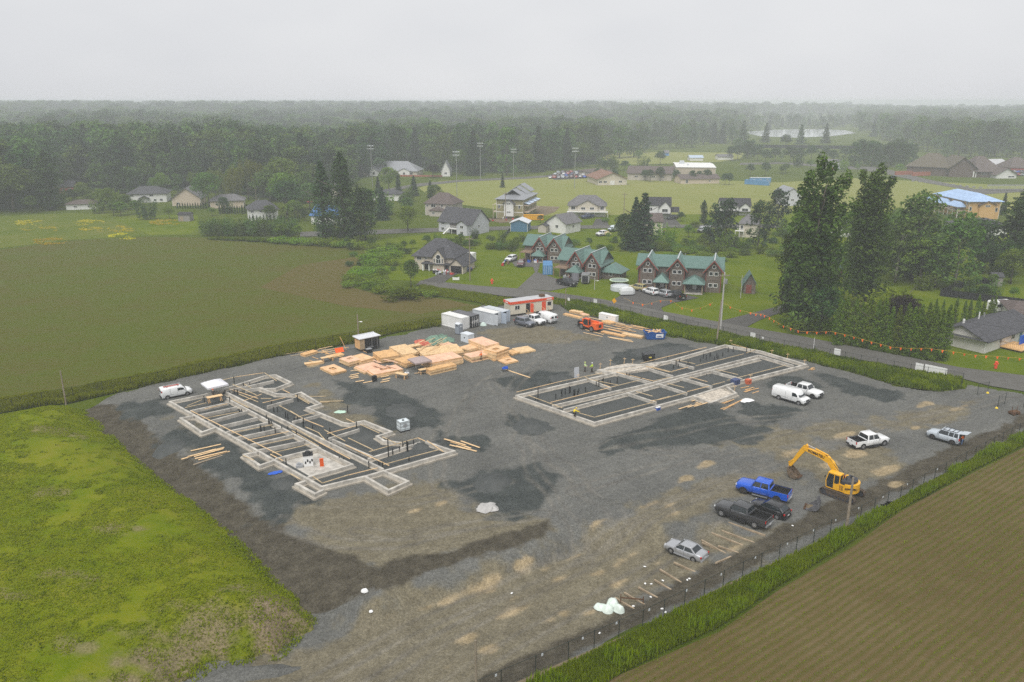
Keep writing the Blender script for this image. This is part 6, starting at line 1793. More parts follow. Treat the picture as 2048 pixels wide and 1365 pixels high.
def deck(t, x0, x1, y0, y1, z, m=None, rail=True, posts=True):
 m = m or M_deck
 mb = MB(); mb.b2(x0, x1, y0, y1, z-.18, z); d = mb.build('deck', m, t)
 if rail:
  mb = MB(); n = int((x1-x0)/.35)
  for i in range(n+1): mb.b2(x0+(x1-x0-.05)*i/n, x0+(x1-x0-.05)*i/n+.05, y0, y0+.05, z, z+.95)
  mb.b2(x0, x1, y0-.02, y0+.07, z+.95, z+1.03); mb.build('railing', m, d)
 if posts:
  for x in (x0+.1, (x0+x1)/2, x1-.1):
   mb = MB(); mb.b2(x-.08, x+.08, y0+.05, y0+.21, 0, z-.18); mb.build('post', m, t)
# ------------------------------------------------------------------ green-roofed townhouses
def townhouse(label, L, R, eave, peak, depth, towers, porches=(), decks=(), ext=None, seed=1):
 a, b = G(*L), G(*R); u = b - a; w = u.length
 t = thing('townhouse', label, 'townhouse', (a.x, a.y, 0), ax(u)); HBOX.append((a, u.normalized(), Vector((-u.y, u.x, 0)).normalized(), w, depth))
 h = House(); h.t, h.w, h.d = t, w, depth
 ze = zat(a, eave); zp = max(zat(a + u*towers[0][0], peak), ze + 1.6)
 mb = MB(); wallbox(mb, 0, w, 1.6, depth, -.2, ze, 'x', zp-.15); mb.build('wall', W_shingle, t)
 mb = MB(); roofbuild(mb, 0, w, 1.6, depth, ze, zp-.12, 'gable', 'x', .6); r = mb.build('roof', R_green, t)
 mb = MB(); mb.cyl((w*.55, depth*.6, zp-1.2), (w*.55, depth*.6, zp+.5), .1, n=8); mb.cyl((w*.3, depth*.35, zp-1.4), (w*.3, depth*.35, zp-.2), .06, n=6); mb.build('vent_pipe', M_steel, r)
 for (u0, u1) in towers:
  x0, x1 = u0*w, u1*w; xm = (x0+x1)/2
  mb = MB(); wallbox(mb, x0, x1, 0, depth-.8, -.2, ze-.1, 'y', zp-.1+.05); mb.build('wall', W_shingle, t)
  mb = MB(); A, B = roofbuild(mb, x0, x1, 0, depth-.3, ze-.1, zp+.12, 'gable', 'y', .75); mb.build('roof', R_green, t)
  mb = MB(); mb.beam((xm,-.8,zp+.30),(xm,depth+.4,zp+.30),.28,.07); mb.build('ridge_cap', mat('ridge_metal', (.52,.56,.56), .4, .3), t)
  s = (zp+.12-ze+.1)/(xm-x0)
  for q in (-1, 1):
   xe = xm + q*((xm-x0)+.75); z_e = ze-.1 - s*.75
   mb = MB(); mb.beam((xm,-.78,zp+.08),(xe,-.78,z_e+.02),.09,.30); mb.build('barge_board', T_red, t)
  win(t, xm, 0, ze+.55, 1.0, 1.0, 'f', round_=True)
  for dx in (-.62, .62): win(t, xm+dx, 0, ze*.80, 1.05, 1.05, 'f', cross=False)
  for dx in (-.62, .62): win(t, xm+dx, 0, ze*.30, 1.05, 1.05, 'f', cross=False)
  mb = MB(); mb.b2(x0-.03, x1+.03, -.035, .0, ze*.52, ze*.52+.10); mb.build('trim', W_shingle, t)
  for x in (x0+.05, x1-.05):
   mb = MB(); mb.b2(x-.1, x+.1, -.06, .02, 0, ze-.3); mb.build('corner_board', T_red, t)
  for yy in (.3, .6): win(t, x1, depth*yy, ze*.75, .8, 1.2, 'r', T_red, cross=False)
 for (u0, u1, pj) in porches:
  x0, x1 = u0*w, u1*w
  mb = MB(); roofbuild(mb, x0, x1, -pj, 1.7, ze*.48, ze*.48+1.3, 'hip', 'y' if (x1-x0) < pj+2 else 'x', .5); mb.build('porch_roof', R_green, t)
  for x in (x0+.12, x1-.12):
   mb = MB(); mb.b2(x-.13, x+.13, -pj+.05, -pj+.31, 0, ze*.48); mb.build('porch_post', M_oldwood, t)
  mb = MB(); mb.b2(x0, x1, -pj, 1.55, -.02, .14); mb.build('porch_floor', M_conc, t)
  mb = MB(); mb.b2((x0+x1)/2-.5, (x0+x1)/2+.5, 1.53, 1.6, .1, 2.1); mb.build('door', T_white if seed % 2 else M_oldwood, t)
 for (u0, u1, pj, z) in decks: deck(t, u0*w, u1*w, -pj, 1.55, z)
 if ext:
  x0, x1, dd = w, w + ext, depth*.8
  mb = MB(); mb.b2(x0+.01, x1, 2.2, dd, -.2, ze*.5); mb.build('wall', W_shingle, t)
  mb = MB(); roofbuild(mb, x0-.2, x1, 2.2, dd, ze*.5, ze*.5+1.7, 'hip', 'y', .7); mb.build('roof', R_green, t)
  win(t, (x0+x1)/2, 2.2, ze*.32, 1.0, 1.2)
 return h
townhouse('long brown shingled townhouse with three front gables and green metal roofs',(1273,576),(1440,586),531,515,9.5,[(.03,.22),(.39,.57),(.82,1.0)],[(.23,.375,3.0),(.585,.80,3.6)],(),seed=1)
townhouse('left brown townhouse with two gables, a balcony and green roofs behind the maroon car',(1046,521),(1121,527),490,475,9,[(.30,.60),(.66,1.0)],[(.30,.58,1.6)],[(-.02,.28,2.2,2.9)],seed=2)
townhouse('middle brown townhouse with two gables and green roofs beside the light blue container',(1114,551),(1197,560),519,503,9,[(.30,.60),(.68,1.0)],[(.34,.60,2.2)],[(-.02,.30,2.0,2.6)],ext=5.2,seed=3)
townhouse('far green-roofed brown house mostly hidden behind the tallest cottonwood',(1632,550),(1682,553),535,522,8,[(.45,.9)],[(.05,.4,2.5)],(),seed=4)
h = house('small brown garden shed with a red door and green gable roof',(1487,587),(1510,588),4.2,566,548,'gable','y',W_shingle,R_green,.5,(),[('f',.42,1.3,2.2,T_red)],name='garden_shed',cat='shed',trim=False)
# ------------------------------------------------------------------ dark-roofed house on the left of the road
h = house('large stucco house with a dark hipped roof, arched window and open garage',(829,538),(908,543),11,509,478,'hip','x',W_stucco,R_grey,.7,[('f',.13,.78,1.5,1.3),('f',.05,.25,1.2,1.2),('f',.30,.78,.8,.6),('f',.80,.25,1.5,1.3)],[('f',.33,1.6,2.5,M_black)],trim=False)
wing(h,.52,.80,1.4,h.hw*.98,h.hw+2.0,W_stucco,R_grey,[(.5,h.hw*.75,1.5,1.9),(.14,h.hw*.72,.45,1.3),(.86,h.hw*.72,.45,1.3)])
mb = MB(); mb.cyl((.66*h.w,-1.41,h.hw*.75+.95),(.66*h.w,-1.47,h.hw*.75+.95),.75,n=20); aw = mb.build('arched_window', T_white, h.t)
mb = MB(); mb.cyl((.66*h.w,-1.46,h.hw*.75+.95),(.66*h.w,-1.50,h.hw*.75+.95),.62,n=20); mb.build('pane', M_glass, aw)
mb = MB(); mb.b2(.24*h.w,1.0*h.w,-1.9,.2,h.hw*.47,h.hw*.47+.25); mb.build('porch_roof', R_grey, h.t)
mb = MB(); mb.b2(.26*h.w,.29*h.w,-1.7,-1.4,0,h.hw*.47); mb.b2(.42*h.w,.44*h.w,-1.7,-1.4,0,h.hw*.47); mb.build('porch_post', T_white, h.t)
wing(h,.97,1.30,2.5,h.hw*.52,h.hw*.95,W_stucco,R_grey,back=7.5)
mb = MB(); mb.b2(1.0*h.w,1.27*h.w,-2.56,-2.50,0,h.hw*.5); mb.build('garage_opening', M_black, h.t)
mb = MB(); mb.b2(.97*h.w,1.30*h.w,.3,7.2,-.2,h.hw*.52); mb.build('wall', W_stucco, h.t)
# ------------------------------------------------------------------ street behind
h = house('grey lavender two-storey house with a white stair and balcony, left of the street',(878,463),(944,471),10,441,417,'gable','x',W_lav,R_grey,.5,[('f',.13,.80,1.6,1.1),('f',.13,.28,1.6,1.2),('r',.4,.7,1.0,1.0)],trim=True,chim=True)
wing(h,.66,.97,2.2,h.hw*.95,h.hw*1.28,W_lav,R_grey,[(.5,h.hw*.72,1.5,1.2),(.5,h.hw*.22,1.5,1.1)],back=4)
mb = MB(); mb.b2(.34*h.w,.62*h.w,-.04,0,.1,h.hw*.9); mb.build('recess', mat('recess_dark', (.10,.09,.085), .8), h.t)
deck(h.t,.33*h.w,.66*h.w,-2.0,-.05,h.hw*.47,T_white)
mb = MB(); mb.beam((.42*h.w,-2.1,h.hw*.47),(.36*h.w,-4.2,.1),.9,.12); mb.beam((.38*h.w,-2.1,h.hw*.47+.9),(.32*h.w,-4.2,1.0),.06,.06); mb.beam((.47*h.w,-2.1,h.hw*.47+.9),(.41*h.w,-4.2,1.0),.06,.06); mb.build('stair', T_white, h.t)
h = house('beige two-storey house with a brown hipped roof behind the grey lavender house',(851,430),(905,433),10,405,386,'hip','x',W_beige,R_brown,.6,[('f',.30,.75,2.2,1.4),('f',.62,.78,.9,1.3),('f',.08,.75,.9,.9),('r',.4,.7,1,1)])
wing(h,.25,.75,2.5,h.hw*.45,h.hw*.72,W_beige,R_brown,[(.3,h.hw*.25,1.2,1.0)],back=.4,roof='hip')
# olive apartment block under construction
h = house('tall olive apartment block under construction with a white gabled bay',(993,437),(1046,439),24,398,381,'hip','x',W_olive,R_metal,.7,[('f',.10,.62,.9,1.6),('f',.86,.62,.9,1.6)],name='apartment_building',cat='apartment building')
mb = MB(); wallbox(mb,.31*h.w,.66*h.w,-1.0,.2,h.hw*.14,h.hw*.82,'y',h.hw*1.0); mb.build('bay', W_white, h.t)
mb = MB(); roofbuild(mb,.31*h.w,.66*h.w,-1.0,.1,h.hw*.82,h.hw*1.0,'gable','y',.7); mb.build('bay_roof', R_grey, h.t)
for z in (.36,.78): win(h.t,.485*h.w,-1.0,h.hw*z,1.8,.6)
mb = MB()
for z in (.32,.68): mb.b2(-.03,h.w+.03,-.06,0,h.hw*z,h.hw*z+.25)
mb.build('trim', T_white, h.t)
for i in range(3):
 mb = MB(); roofbuild(mb,.12*h.w,.88*h.w,5+6.5*i,11+6.5*i,h.hw+.6+.5*i,h.hr+.9+.5*i,'gable','y',.4); mb.build('roof_dormer', R_metal, h.t)
for i in range(4):
 mb = MB(); mb.b2(h.w,h.w+2.0,1.5+5.5*i,5.2+5.5*i,h.hw*.32,h.hw*.36); mb.b2(h.w,h.w+2.0,1.5+5.5*i,5.2+5.5*i,h.hw*.66,h.hw*.7); mb.build('balcony', W_tan, h.t)
 mb = MB(); mb.box((h.w+1.0,3.4+5.5*i,h.hw*.78),(2.4,4.2,.1),0,0,.25); mb.build('balcony_roof', mat('blue_membrane', (.50,.60,.74), .6, var=.1), h.t)
mb = MB(); mb.b2(-1.8,0,1,6,h.hw*.30,h.hw*.34); mb.box((-.9,3.5,h.hw*.70),(2.4,5.2,.1),0,0,-.25); mb.b2(-1.8,-1.6,1,1.2,0,h.hw*.68); mb.build('side_porch', W_tan, h.t)
# white house, blue garage, yellow bin
h = house('small white house with a grey gable roof facing the blue garage',(1093,463),(1131,468),9,443,430,'gable','y',W_white,R_mid,.6,[('f',.55,.62,1.4,1.2),('f',.12,.2,.9,1.4),('r',.5,.6,1,1)])
house('blue steel garage with a pale roof on the street',(1021,463),(1055,464),7,446,440,'gable','y',siding('steel_blue', (.07,.17,.27)),mat('garage_roof', (.58,.60,.63), .5, var=.08),.4,name='garage',cat='garage')
house('low lean-to shed with a dark roof left of the small white house',(1076,465),(1092,466),4,455,450,'gable','y',W_beige,R_grey,.3,name='lean_to',cat='shed',trim=False)
def dumpster(t):
 mb = MB(); mb.b2(-4,4,-1.4,1.4,.1,2.0); mb.build('bin', mat('skip_yellow', (.72,.36,.01), .5, var=.1), t)
 mb = MB()
 for k in range(8): mb.box((-3.7+k*1.06,-1.43,1.05),(.12,.08,1.8))
 mb.b2(-4.05,4.05,-1.48,-1.4,1.95,2.1); mb.build('rib', mat('skip_yellow_dark', (.6,.29,.01), .5), t)
small('waste_container','long yellow waste container beside the olive apartment block','waste container',1067,440,dumpster,.02,0)
h = house('cream duplex with a wide centre gable and white garage doors behind the street',(1137,433),(1211,434),10,410,391,'hip','x',W_cream,R_mid,.6,[('f',.12,.72,1.8,1.6),('f',.9,.72,1.6,1.6)],[('f',.12,4.5,2.2,T_white),('f',.58,2.5,2.2,T_white),('f',.82,4.8,2.2,T_white)],chim=True)
wing(h,.24,.78,1.2,h.hw*.98,h.hw*1.42,W_cream,R_mid,[(.28,h.hw*.72,1.8,1.2),(.72,h.hw*.72,1.8,1.2)],z0=h.hw*.46)
deck(h.t,-.04*h.w,1.06*h.w,-2.6,-.02,h.hw*.46,T_white,posts=True)
h = house('white house with a gabled bay and carport, right of the twin firs',(1290,436),(1340,437),9,410,395,'gable','x',W_white,R_black,.4,[('f',.2,.7,1.6,1.1)],[('f',.45,1.1,2.1,T_white)])
wing(h,.55,1.0,1.4,h.hw*.85,h.hw*1.3,W_white,R_black,[(.5,h.hw*.62,2.4,1.4)],z0=h.hw*.35)
mb = MB(); mb.b2(-.02*h.w,1.02*h.w,-2.4,0,h.hw*.36,h.hw*.36+.2); mb.build('porch_roof', R_black, h.t)
mb = MB(); roofbuild(mb,1.02*h.w,1.33*h.w,0,5,h.hw*.5,h.hw*.8,'gable','x',.3); mb.build('carport_roof', R_black, h.t)
for x in (1.05,1.31):
 mb = MB(); mb.b2(x*h.w-.08,x*h.w+.08,0,.16,0,h.hw*.5); mb.build('carport_post', T_white, h.t)
h = house('cream two-storey house with a dark roof right behind the twin firs',(1290,470),(1324,470),9,443,427,'gable','x',W_cream,R_brown,.5,[('f',.75,.7,1.2,1.0),('f',.75,.25,1.2,1.2)])
h = house('white house with a gabled bay window beyond the clipped cedar',(1441,430),(1500,431),9,411,397,'gable','x',W_white,R_black,.4,[('f',.45,.72,1.2,.7),('f',.3,.25,1.2,1.2),('f',.6,.25,1.2,1.2)])
wing(h,.62,.98,1.3,h.hw*.85,h.hw*1.3,W_white,R_black,[(.5,h.hw*.6,2.6,1.3)],z0=h.hw*.35)
mb = MB(); mb.b2(.15*h.w,1.02*h.w,-2.0,0,h.hw*.38,h.hw*.38+.2); mb.build('porch_roof', R_black, h.t)
h = house('cream house with a balcony and grey hipped roof among the brown firs',(1477,474),(1512,476),12,447,431,'hip','x',W_cream,R_mid,.5,[('f',.15,.7,1.0,1.6)])
deck(h.t,-.2*h.w,.3*h.w,-1.6,-.02,h.hw*.48,T_white)
# tan apartment with blue membrane roofs
R_blue = ribbed('blue_roof_membrane', (.34,.47,.68), 'Z', .9, .6, 0, .2, .02, .85)
h = house('tan plywood apartment building under construction with blue roof sheeting',(1934,438),(1996,438),27,402,390,'hip','y',W_ply,R_blue,1.0,[('f',.06,.55,1.0,1.7),('f',.5,.88,1.8,.7),('f',.9,.5,1.0,1.7),('f',.5,.3,1.8,.7)]+[('l',.06+.115*i,.86,1.1,1.5) for i in range(8)]+[('l',.1+.2*i,.3,1.3,1.8) for i in range(5)],name='apartment_building',cat='apartment building')
mb = MB(); wallbox(mb,.32*h.w,.82*h.w,-.8,.2,0,h.hw*.78,'y',h.hw*.98); mb.build('bay', W_ply, h.t)
mb = MB(); roofbuild(mb,.32*h.w,.82*h.w,-.8,.1,h.hw*.78,h.hw*.98,'gable','y',.6); mb.build('bay_roof', R_brown, h.t)
win(h.t,.57*h.w,-.8,h.hw*.72,2.0,.8)
for i in range(3):
 y0 = 2.5 + 10.5*i
 mb = MB(); mb.b2(-3,0,y0,y0+8,h.hw*.36,h.hw*.41); mb.build('balcony', W_tan, h.t)
 mb = MB(); roofbuild(mb,-3.2,0.4,y0,y0+8,h.hw*.66,h.hw*.86,'hip','y',.5); mb.build('balcony_roof', R_blue, h.t)
 for y in (y0+.3,y0+4,y0+7.7):
  mb = MB(); mb.b2(-2.9,-2.7,y-.1,y+.1,0,h.hw*.66); mb.build('balcony_post', T_white, h.t)
h = house('white house with a dark hipped roof in front of the tan apartment building',(1933,474),(2012,472),11,452,437,'hip','x',W_white,R_grey,.6,[('f',.2,.5,1.2,1.0),('f',.6,.5,1.6,1.0)])
h = house('white house glimpsed between the two tallest cottonwoods',(1656,475),(1706,474),9,448,432,'hip','x',W_white,R_mid,.5,[('f',.35,.35,1.6,1.0)])
h = house('blue-grey roofed house behind the tallest cottonwood by the field',(1567,412),(1600,412),14,388,377,'gable','y',W_lav,R_metal,.5,[('f',.5,.5,1.4,1)])
# bungalow by the road
_bR = G(1968,707); _bv = (G(2042,681) - _bR).normalized(); _bu = Vector((_bv.y, -_bv.x, 0)); _bL = _bR - _bu*9.2
h = house('white bungalow with a dark shingled roof at the end of the cedar hedge',proj(_bL),(1968,707),20,680,651,'gable','y',W_bung,R_grey,.7,[('r',.30,.55,1.0,1.0),('r',.55,.55,1.6,1.0)],[('r',.72,1.1,2.1,mat('door_teal', (.12,.22,.28), .6))],hmin=2.5,chim=True)
mb = MB(); mb.beam((-.7,-.75,h.hw+.05),(h.w+.7,-.75,h.hw+.05),.9,.10); mb.build('eave_skirt', R_grey, h.t)
mb = MB(); mb.box((1.2,-.55,.75),(1.0,.7,.8)); hp_ = mb.build('heat_pump', T_white, h.t)
mb = MB(); mb.cyl((1.0,-.92,.75),(1.0,-.90,.75),.32,n=14); mb.build('fan_grille', M_black, hp_)
mb = MB(); mb.cyl((h.w*.35,9,h.hr-1.2),(h.w*.35,9,h.hr+1.0),.13,n=8); mb.cyl((h.w*.3,4,h.hr-.8),(h.w*.3,4,h.hr+.2),.22,n=8); mb.build('flue', T_white, h.roof)
deck(h.t,h.w+.1,h.w+4.0,6.0,11.5,.45,M_lumber,posts=False)
mb = MB(); mb.box((h.w+3.0,11.6,1.2),(2.4,.08,2.2)); mb.box((h.w+1.9,10.6,1.2),(.08,2.0,2.2)); mb.build('blue_tarp', M_blue, h.t)
house('white neighbour house with a dark roof cut by the right edge above the bungalow',(2023,650),(2085,655),12,626,606,'hip','x',W_white,R_brown,.7,[('f',.5,.5,1.4,1.0)])
# camper trailer behind the bungalow
def camper(t):
 mb = MB(); mb.extr([(-2.6,.5),(2.2,.5),(2.6,1.1),(2.6,2.3),(2.3,2.6),(-2.4,2.6),(-2.6,2.3)],-1.15,1.15); mb.build('body', M_white, t)
 for x in (-1.4,.6): win(t, x, -1.15, 1.75, 1.1, .6, 'f', M_trim, cross=False)
 mb = MB(); mb.b2(1.3,1.9,-1.19,-1.15,.6,2.3); mb.build('door', M_cream, t)
 for s in (-1,1):
  mb = MB(); mb.cyl((-.3,s*1.15-.08,.36),(-.3,s*1.15+.08,.36),.36,n=12); mb.build('wheel', M_tyre, t)
 mb = MB(); mb.b2(-.6,.4,-.4,.4,2.6,2.85); mb.build('roof_unit', M_grey, t)
 mb = MB(); mb.beam((2.5,.6,.5),(3.8,0,.5),.1,.1); mb.beam((2.5,-.6,.5),(3.8,0,.5),.1,.1); mb.build('drawbar', M_black, t)
small('camper_trailer','white camper trailer parked behind the bungalow cedars','camper',1999,624,camper,.2,0)
house('small grey garden shed in the black fenced garden',(1984,572),(2004,573),4,562,554,'gable','x',mat('weathered_board', (.25,.235,.22), .9, var=.2),R_grey,.3,name='garden_shed',cat='shed',trim=False)
# ------------------------------------------------------------------ left row
house('red house behind the dark columnar poplar',(119,389),(150,388),9,374,362,'gable','x',W_red,R_black,.5,[('f',.3,.6,1.4,1),('f',.7,.6,1.4,1),('f',.5,.22,2.4,1)])
house('low white house with a brown roof in the trees on the left',(133,420),(194,418),9,411,400,'hip','x',W_white,R_brown,.6,[('f',.3,.5,1.4,.9),('f',.75,.5,1.2,1)])
h = house('white two-storey house with two hipped dark roofs at the forest edge',(256,406),(334,404),12,388,373,'hip','x',W_white,R_grey,.7,[('f',.12,.75,1.6,1),('f',.3,.25,1.8,1),('f',.62,.75,1.6,1),('f',.86,.25,1.4,1.2),('f',.7,.25,1.4,1)])
mb = MB(); roofbuild(mb,.3*h.w,.55*h.w,-1.5,.5,h.hw*.48,h.hw*.7,'gable','y',.3); mb.build('porch_roof', R_grey, h.t)
house('tan gabled house with a grey roof beside the small cedar hedge',(345,412),(402,411),12,397,377,'gable','y',W_tan,R_mid,.7,[('l',.3,.6,1.2,1),('f',.2,.3,1,1)])
house('low tan house with a grey hipped roof behind the cedar hedge',(421,417),(488,415),10,402,389,'hip','x',W_tan,R_mid,.7,[('f',.2,.5,1.2,.9),('f',.5,.5,1.2,.9)])
house('white two-storey house with a dark roof left of the lombardy poplars',(499,441),(557,438),9,419,401,'hip','x',W_white,R_grey,.6,[('f',.12,.75,1.3,.9),('f',.42,.75,1.3,.9),('f',.12,.25,1,.9),('f',.7,.25,1.3,.9)],chim=True)
R_bluer = ribbed('seam_metal_blue', (.055,.15,.34), 'X', 2.2, .45, .2, .1, .03, .8)
h = house('white house with a bright blue metal roof behind the lombardy poplars',(623,447),(674,450),9,430,412,'gable','x',W_white,R_bluer,.6,[('f',.3,.6,1.2,1)])
wing(h,.6,.95,2.0,h.hw*.9,h.hw*1.4,W_white,R_bluer,[(.5,h.hw*.5,1.2,1.1)])
house('dark-roofed white house between the conifers below the school drive',(745,401),(798,402),10,388,380,'hip','x',W_white,R_grey,.6,[('f',.7,.5,1.4,1)],chim=True)
house('grey pointed roof house glimpsed between the lombardy poplars',(664,400),(678,400),10,385,366,'gable','y',W_cream,R_mid,.5,[('f',.5,.5,1,1)])
house('small weathered wooden shed on the lawn beside the crop field',(357,443),(380,443),4,430,425,'gable','x',mat('weathered_board', (.25,.235,.22), .9, var=.2),R_black,.25,(),[('f',.3,1.2,1.9,M_oldwood)],name='garden_shed',cat='shed',trim=False)
h = house('long low school wing with a pale grey metal roof at the forest edge',(727,351),(834,352),18,341,323,'hip','x',W_cream,R_metal,.8,[('f',.1+.1*i,.45,1.6,1.4) for i in range(9)],name='school',cat='school')
wing(h,.14,.30,3,h.hw,h.hw*1.5,W_white,R_metal,[(.5,h.hw*.5,1.6,1.6)]); wing(h,.68,.88,3,h.hw,h.hw*1.5,W_white,R_metal,[(.5,h.hw*.5,1.6,1.6)])
mb = MB(); mb.b2(.62*h.w,1.5*h.w,-6.0,-5.8,0,1.0); mb.build('garden_wall', mat('red_brick', (.32,.11,.07), .9, var=.2, scale=4), h.t)
house('white gabled end house with a pale grey roof right of the purple trees',(883,353),(900,353),14,341,323,'gable','y',W_white,R_metal,.6,[('f',.5,.5,1.6,1.2)])
# ------------------------------------------------------------------ school, hall, big shed across the sports field
h = house('school wing with a wide pinkish gabled roof facing the sports field',(1196,371),(1253,370),24,358,346,'gable','y',W_cream,R_rust,1.0,[('f',.08,.5,2,1.2),('f',.25,.5,2,1.2),('f',.78,.5,2,1.2)],[('f',.5,2.5,2.4,T_white)],name='school',cat='school')
house('school rear wing with a brown hipped roof beside the car park',(1190,356),(1232,354),20,346,337,'hip','x',W_cream,R_brown,.9,[('f',.15,.5,2,1.4),('f',.5,.5,2,1.4)],name='school',cat='school')
house('school middle wing with a brown sloping roof',(1255,360),(1342,362),22,346,333,'gable','x',W_beige,R_brown,.9,[('f',.2+.2*i,.5,2,1.2) for i in range(4)],name='school',cat='school')
h = house('school gymnasium block with a flat white roof',(1352,355),(1430,356),40,335,334,'gable','x',siding('gym', (.44,.38,.30)),mat('white_roof', (.72,.72,.70), .6, var=.06),.4,name='gymnasium',cat='gymnasium')
mb = MB(); mb.b2(.12*h.w,.24*h.w,18,22,h.hr-.1,h.hr+2.0); mb.b2(.3*h.w,.34*h.w,10,12,h.hr-.4,h.hr+.7); mb.build('roof_unit', M_cgrey, h.t)
house('low school front wing with a dark brown roof under the gymnasium',(1362,368),(1438,367),12,358,349,'gable','x',W_tan,R_brown,.7,[('f',.15,.45,1.6,2.0),('f',.75,.5,1,1)],name='school',cat='school')
h = house('large brown timber hall with a broad mossy hipped roof',(1812,349),(1896,353),30,331,307,'hip','x',W_brownhall,shingle('moss', (.115,.098,.072)),1.2,name='hall',cat='hall',trim=False)
h2 = house('tall brown gabled entrance block of the timber hall',(1897,354),(1950,355),26,335,315,'gable','y',W_brownhall,shingle('moss', (.115,.098,.072)),1.2,name='hall',cat='hall',trim=False)
mb = MB(); mb.b2(.9*h2.w,.94*h2.w,-.4,0,0,h2.hw*.6); mb.b2(.99*h2.w,1.02*h2.w,-.4,0,0,h2.hw*.6); mb.build('carved_post', T_white, h2.t)
house('right wing of the brown timber hall with a dark sloping roof',(1951,355),(2003,355),26,342,313,'hip','x',W_brownhall,R_brown,1.2,[('f',.3,.5,3,1.4)],name='hall',cat='hall',trim=False)
house('small white gabled building at the right end of the timber hall',(1992,357),(2032,357),12,350,337,'gable','y',W_white,R_brown,1.0,[('f',.75,.4,4,1)],name='meeting_house',cat='building')
house('distant low building with a pale roof behind the timber hall',(1975,340),(2020,339),18,331,319,'gable','x',W_tan,mat('metal_roof_pale', (.50,.50,.51), .5, .2, var=.12, scale=.6),.6,name='distant_building',cat='building')
house('distant russet building with a brown roof at the far right edge',(2020,345),(2070,345),18,335,315,'hip','x',W_red,R_brown,.6,name='distant_building',cat='building')
for i, (x, y, wpx, lab) in enumerate([(1380,322,26,'distant pale-roofed house beyond the sports field, left one'),(1436,320,30,'distant white house with a grey roof beyond the sports field'),(1330,312,8,'small blue sign building at the far clearing'),(1652,330,36,'distant long white trailer building beside the far path'),(1905,273,40,'far white farm building lost in the haze')]):
 house(lab,(x,y),(x+wpx,y),10,y-6,y-11,'gable','x',W_white if i != 2 else siding('sign_blue', (.10,.25,.55)),R_mid if i else mat('pale_blue_roof', (.42,.50,.60), .5),.5,name='distant_building',cat='building')
mb = MB(); q = poly([(1480,270),(1545,265),(1620,263),(1690,266),(1712,272),(1660,279),(1590,282),(1520,279)])
tag(sheet('pond', q, mat('pale_water', (.55,.57,.58), .12, var=.05, spec=.6), far_rise(q).mean() + 1.2, world_pts=True))
tag(sheet('meadow', [(1470,296),(1500,262),(1740,262),(1760,300)], M_rough, far_rise(q).mean() + 1.0))
# long blue units and white frames beside the field
def blueunits(t):
 for k in range(3):
  mb = MB(); mb.b2(-6+4*k,-2.1+4*k,-1.4,1.4,.2,2.9); mb.build('wall', M_cblue, t)
 mb = MB(); mb.b2(-6.1,6.0,-1.5,1.5,2.9,3.05); mb.build('roof', M_cgrey, t)
 for k in range(3): win(t,-4+4*k,-1.4,1.7,1.0,.8)
small('site_cabin','row of blue cabins with a pale roof beside the sports field','cabin',1520,366,blueunits,.02,0)
# ================================================================== TREES AND PLANTS
def leaf_quads(C, R, n_per, size, rng, flat=.35, droop=0.0, shell=.55):
 """leaf-sized quads spread through clusters: C (k,3) centres, R (k,3) radii"""
 k = len(C)
 idx = np.repeat(np.arange(k), n_per)
 n = len(idx)
 d = rng.normal(size=(n, 3)); d /= np.linalg.norm(d, axis=1)[:, None]
 r = shell + (1 - shell) * rng.random(n) ** .6
 P = C[idx] + d * R[idx] * r[:, None]
 nrm = d * (1 - flat) + rng.normal(size=(n, 3)) * .45 + np.array([0, 0, flat])
 nrm /= np.linalg.norm(nrm, axis=1)[:, None]
 t = np.cross(nrm, rng.normal(size=(n, 3))); t /= np.linalg.norm(t, axis=1)[:, None] + 1e-9
 if droop:
  t = t * (1 - droop) + np.array([0, 0, -droop]); t /= np.linalg.norm(t, axis=1)[:, None]
 b = np.cross(nrm, t)
 s = size * (.6 + .8 * rng.random(n))
 a, c = t * s[:, None], b * (s * (.5 if not droop else .28))[:, None]
 V = np.stack([P - a * .5, P + c * .5 , P + a * .6, P - c * .5], 1).reshape(-1, 3)
 Fq = np.arange(n * 4).reshape(n, 4)
 ct = rng.random(k)
 tint = np.clip(.55 * ct[idx] + .45 * rng.random(n), 0, 1)
 return V, Fq, tint
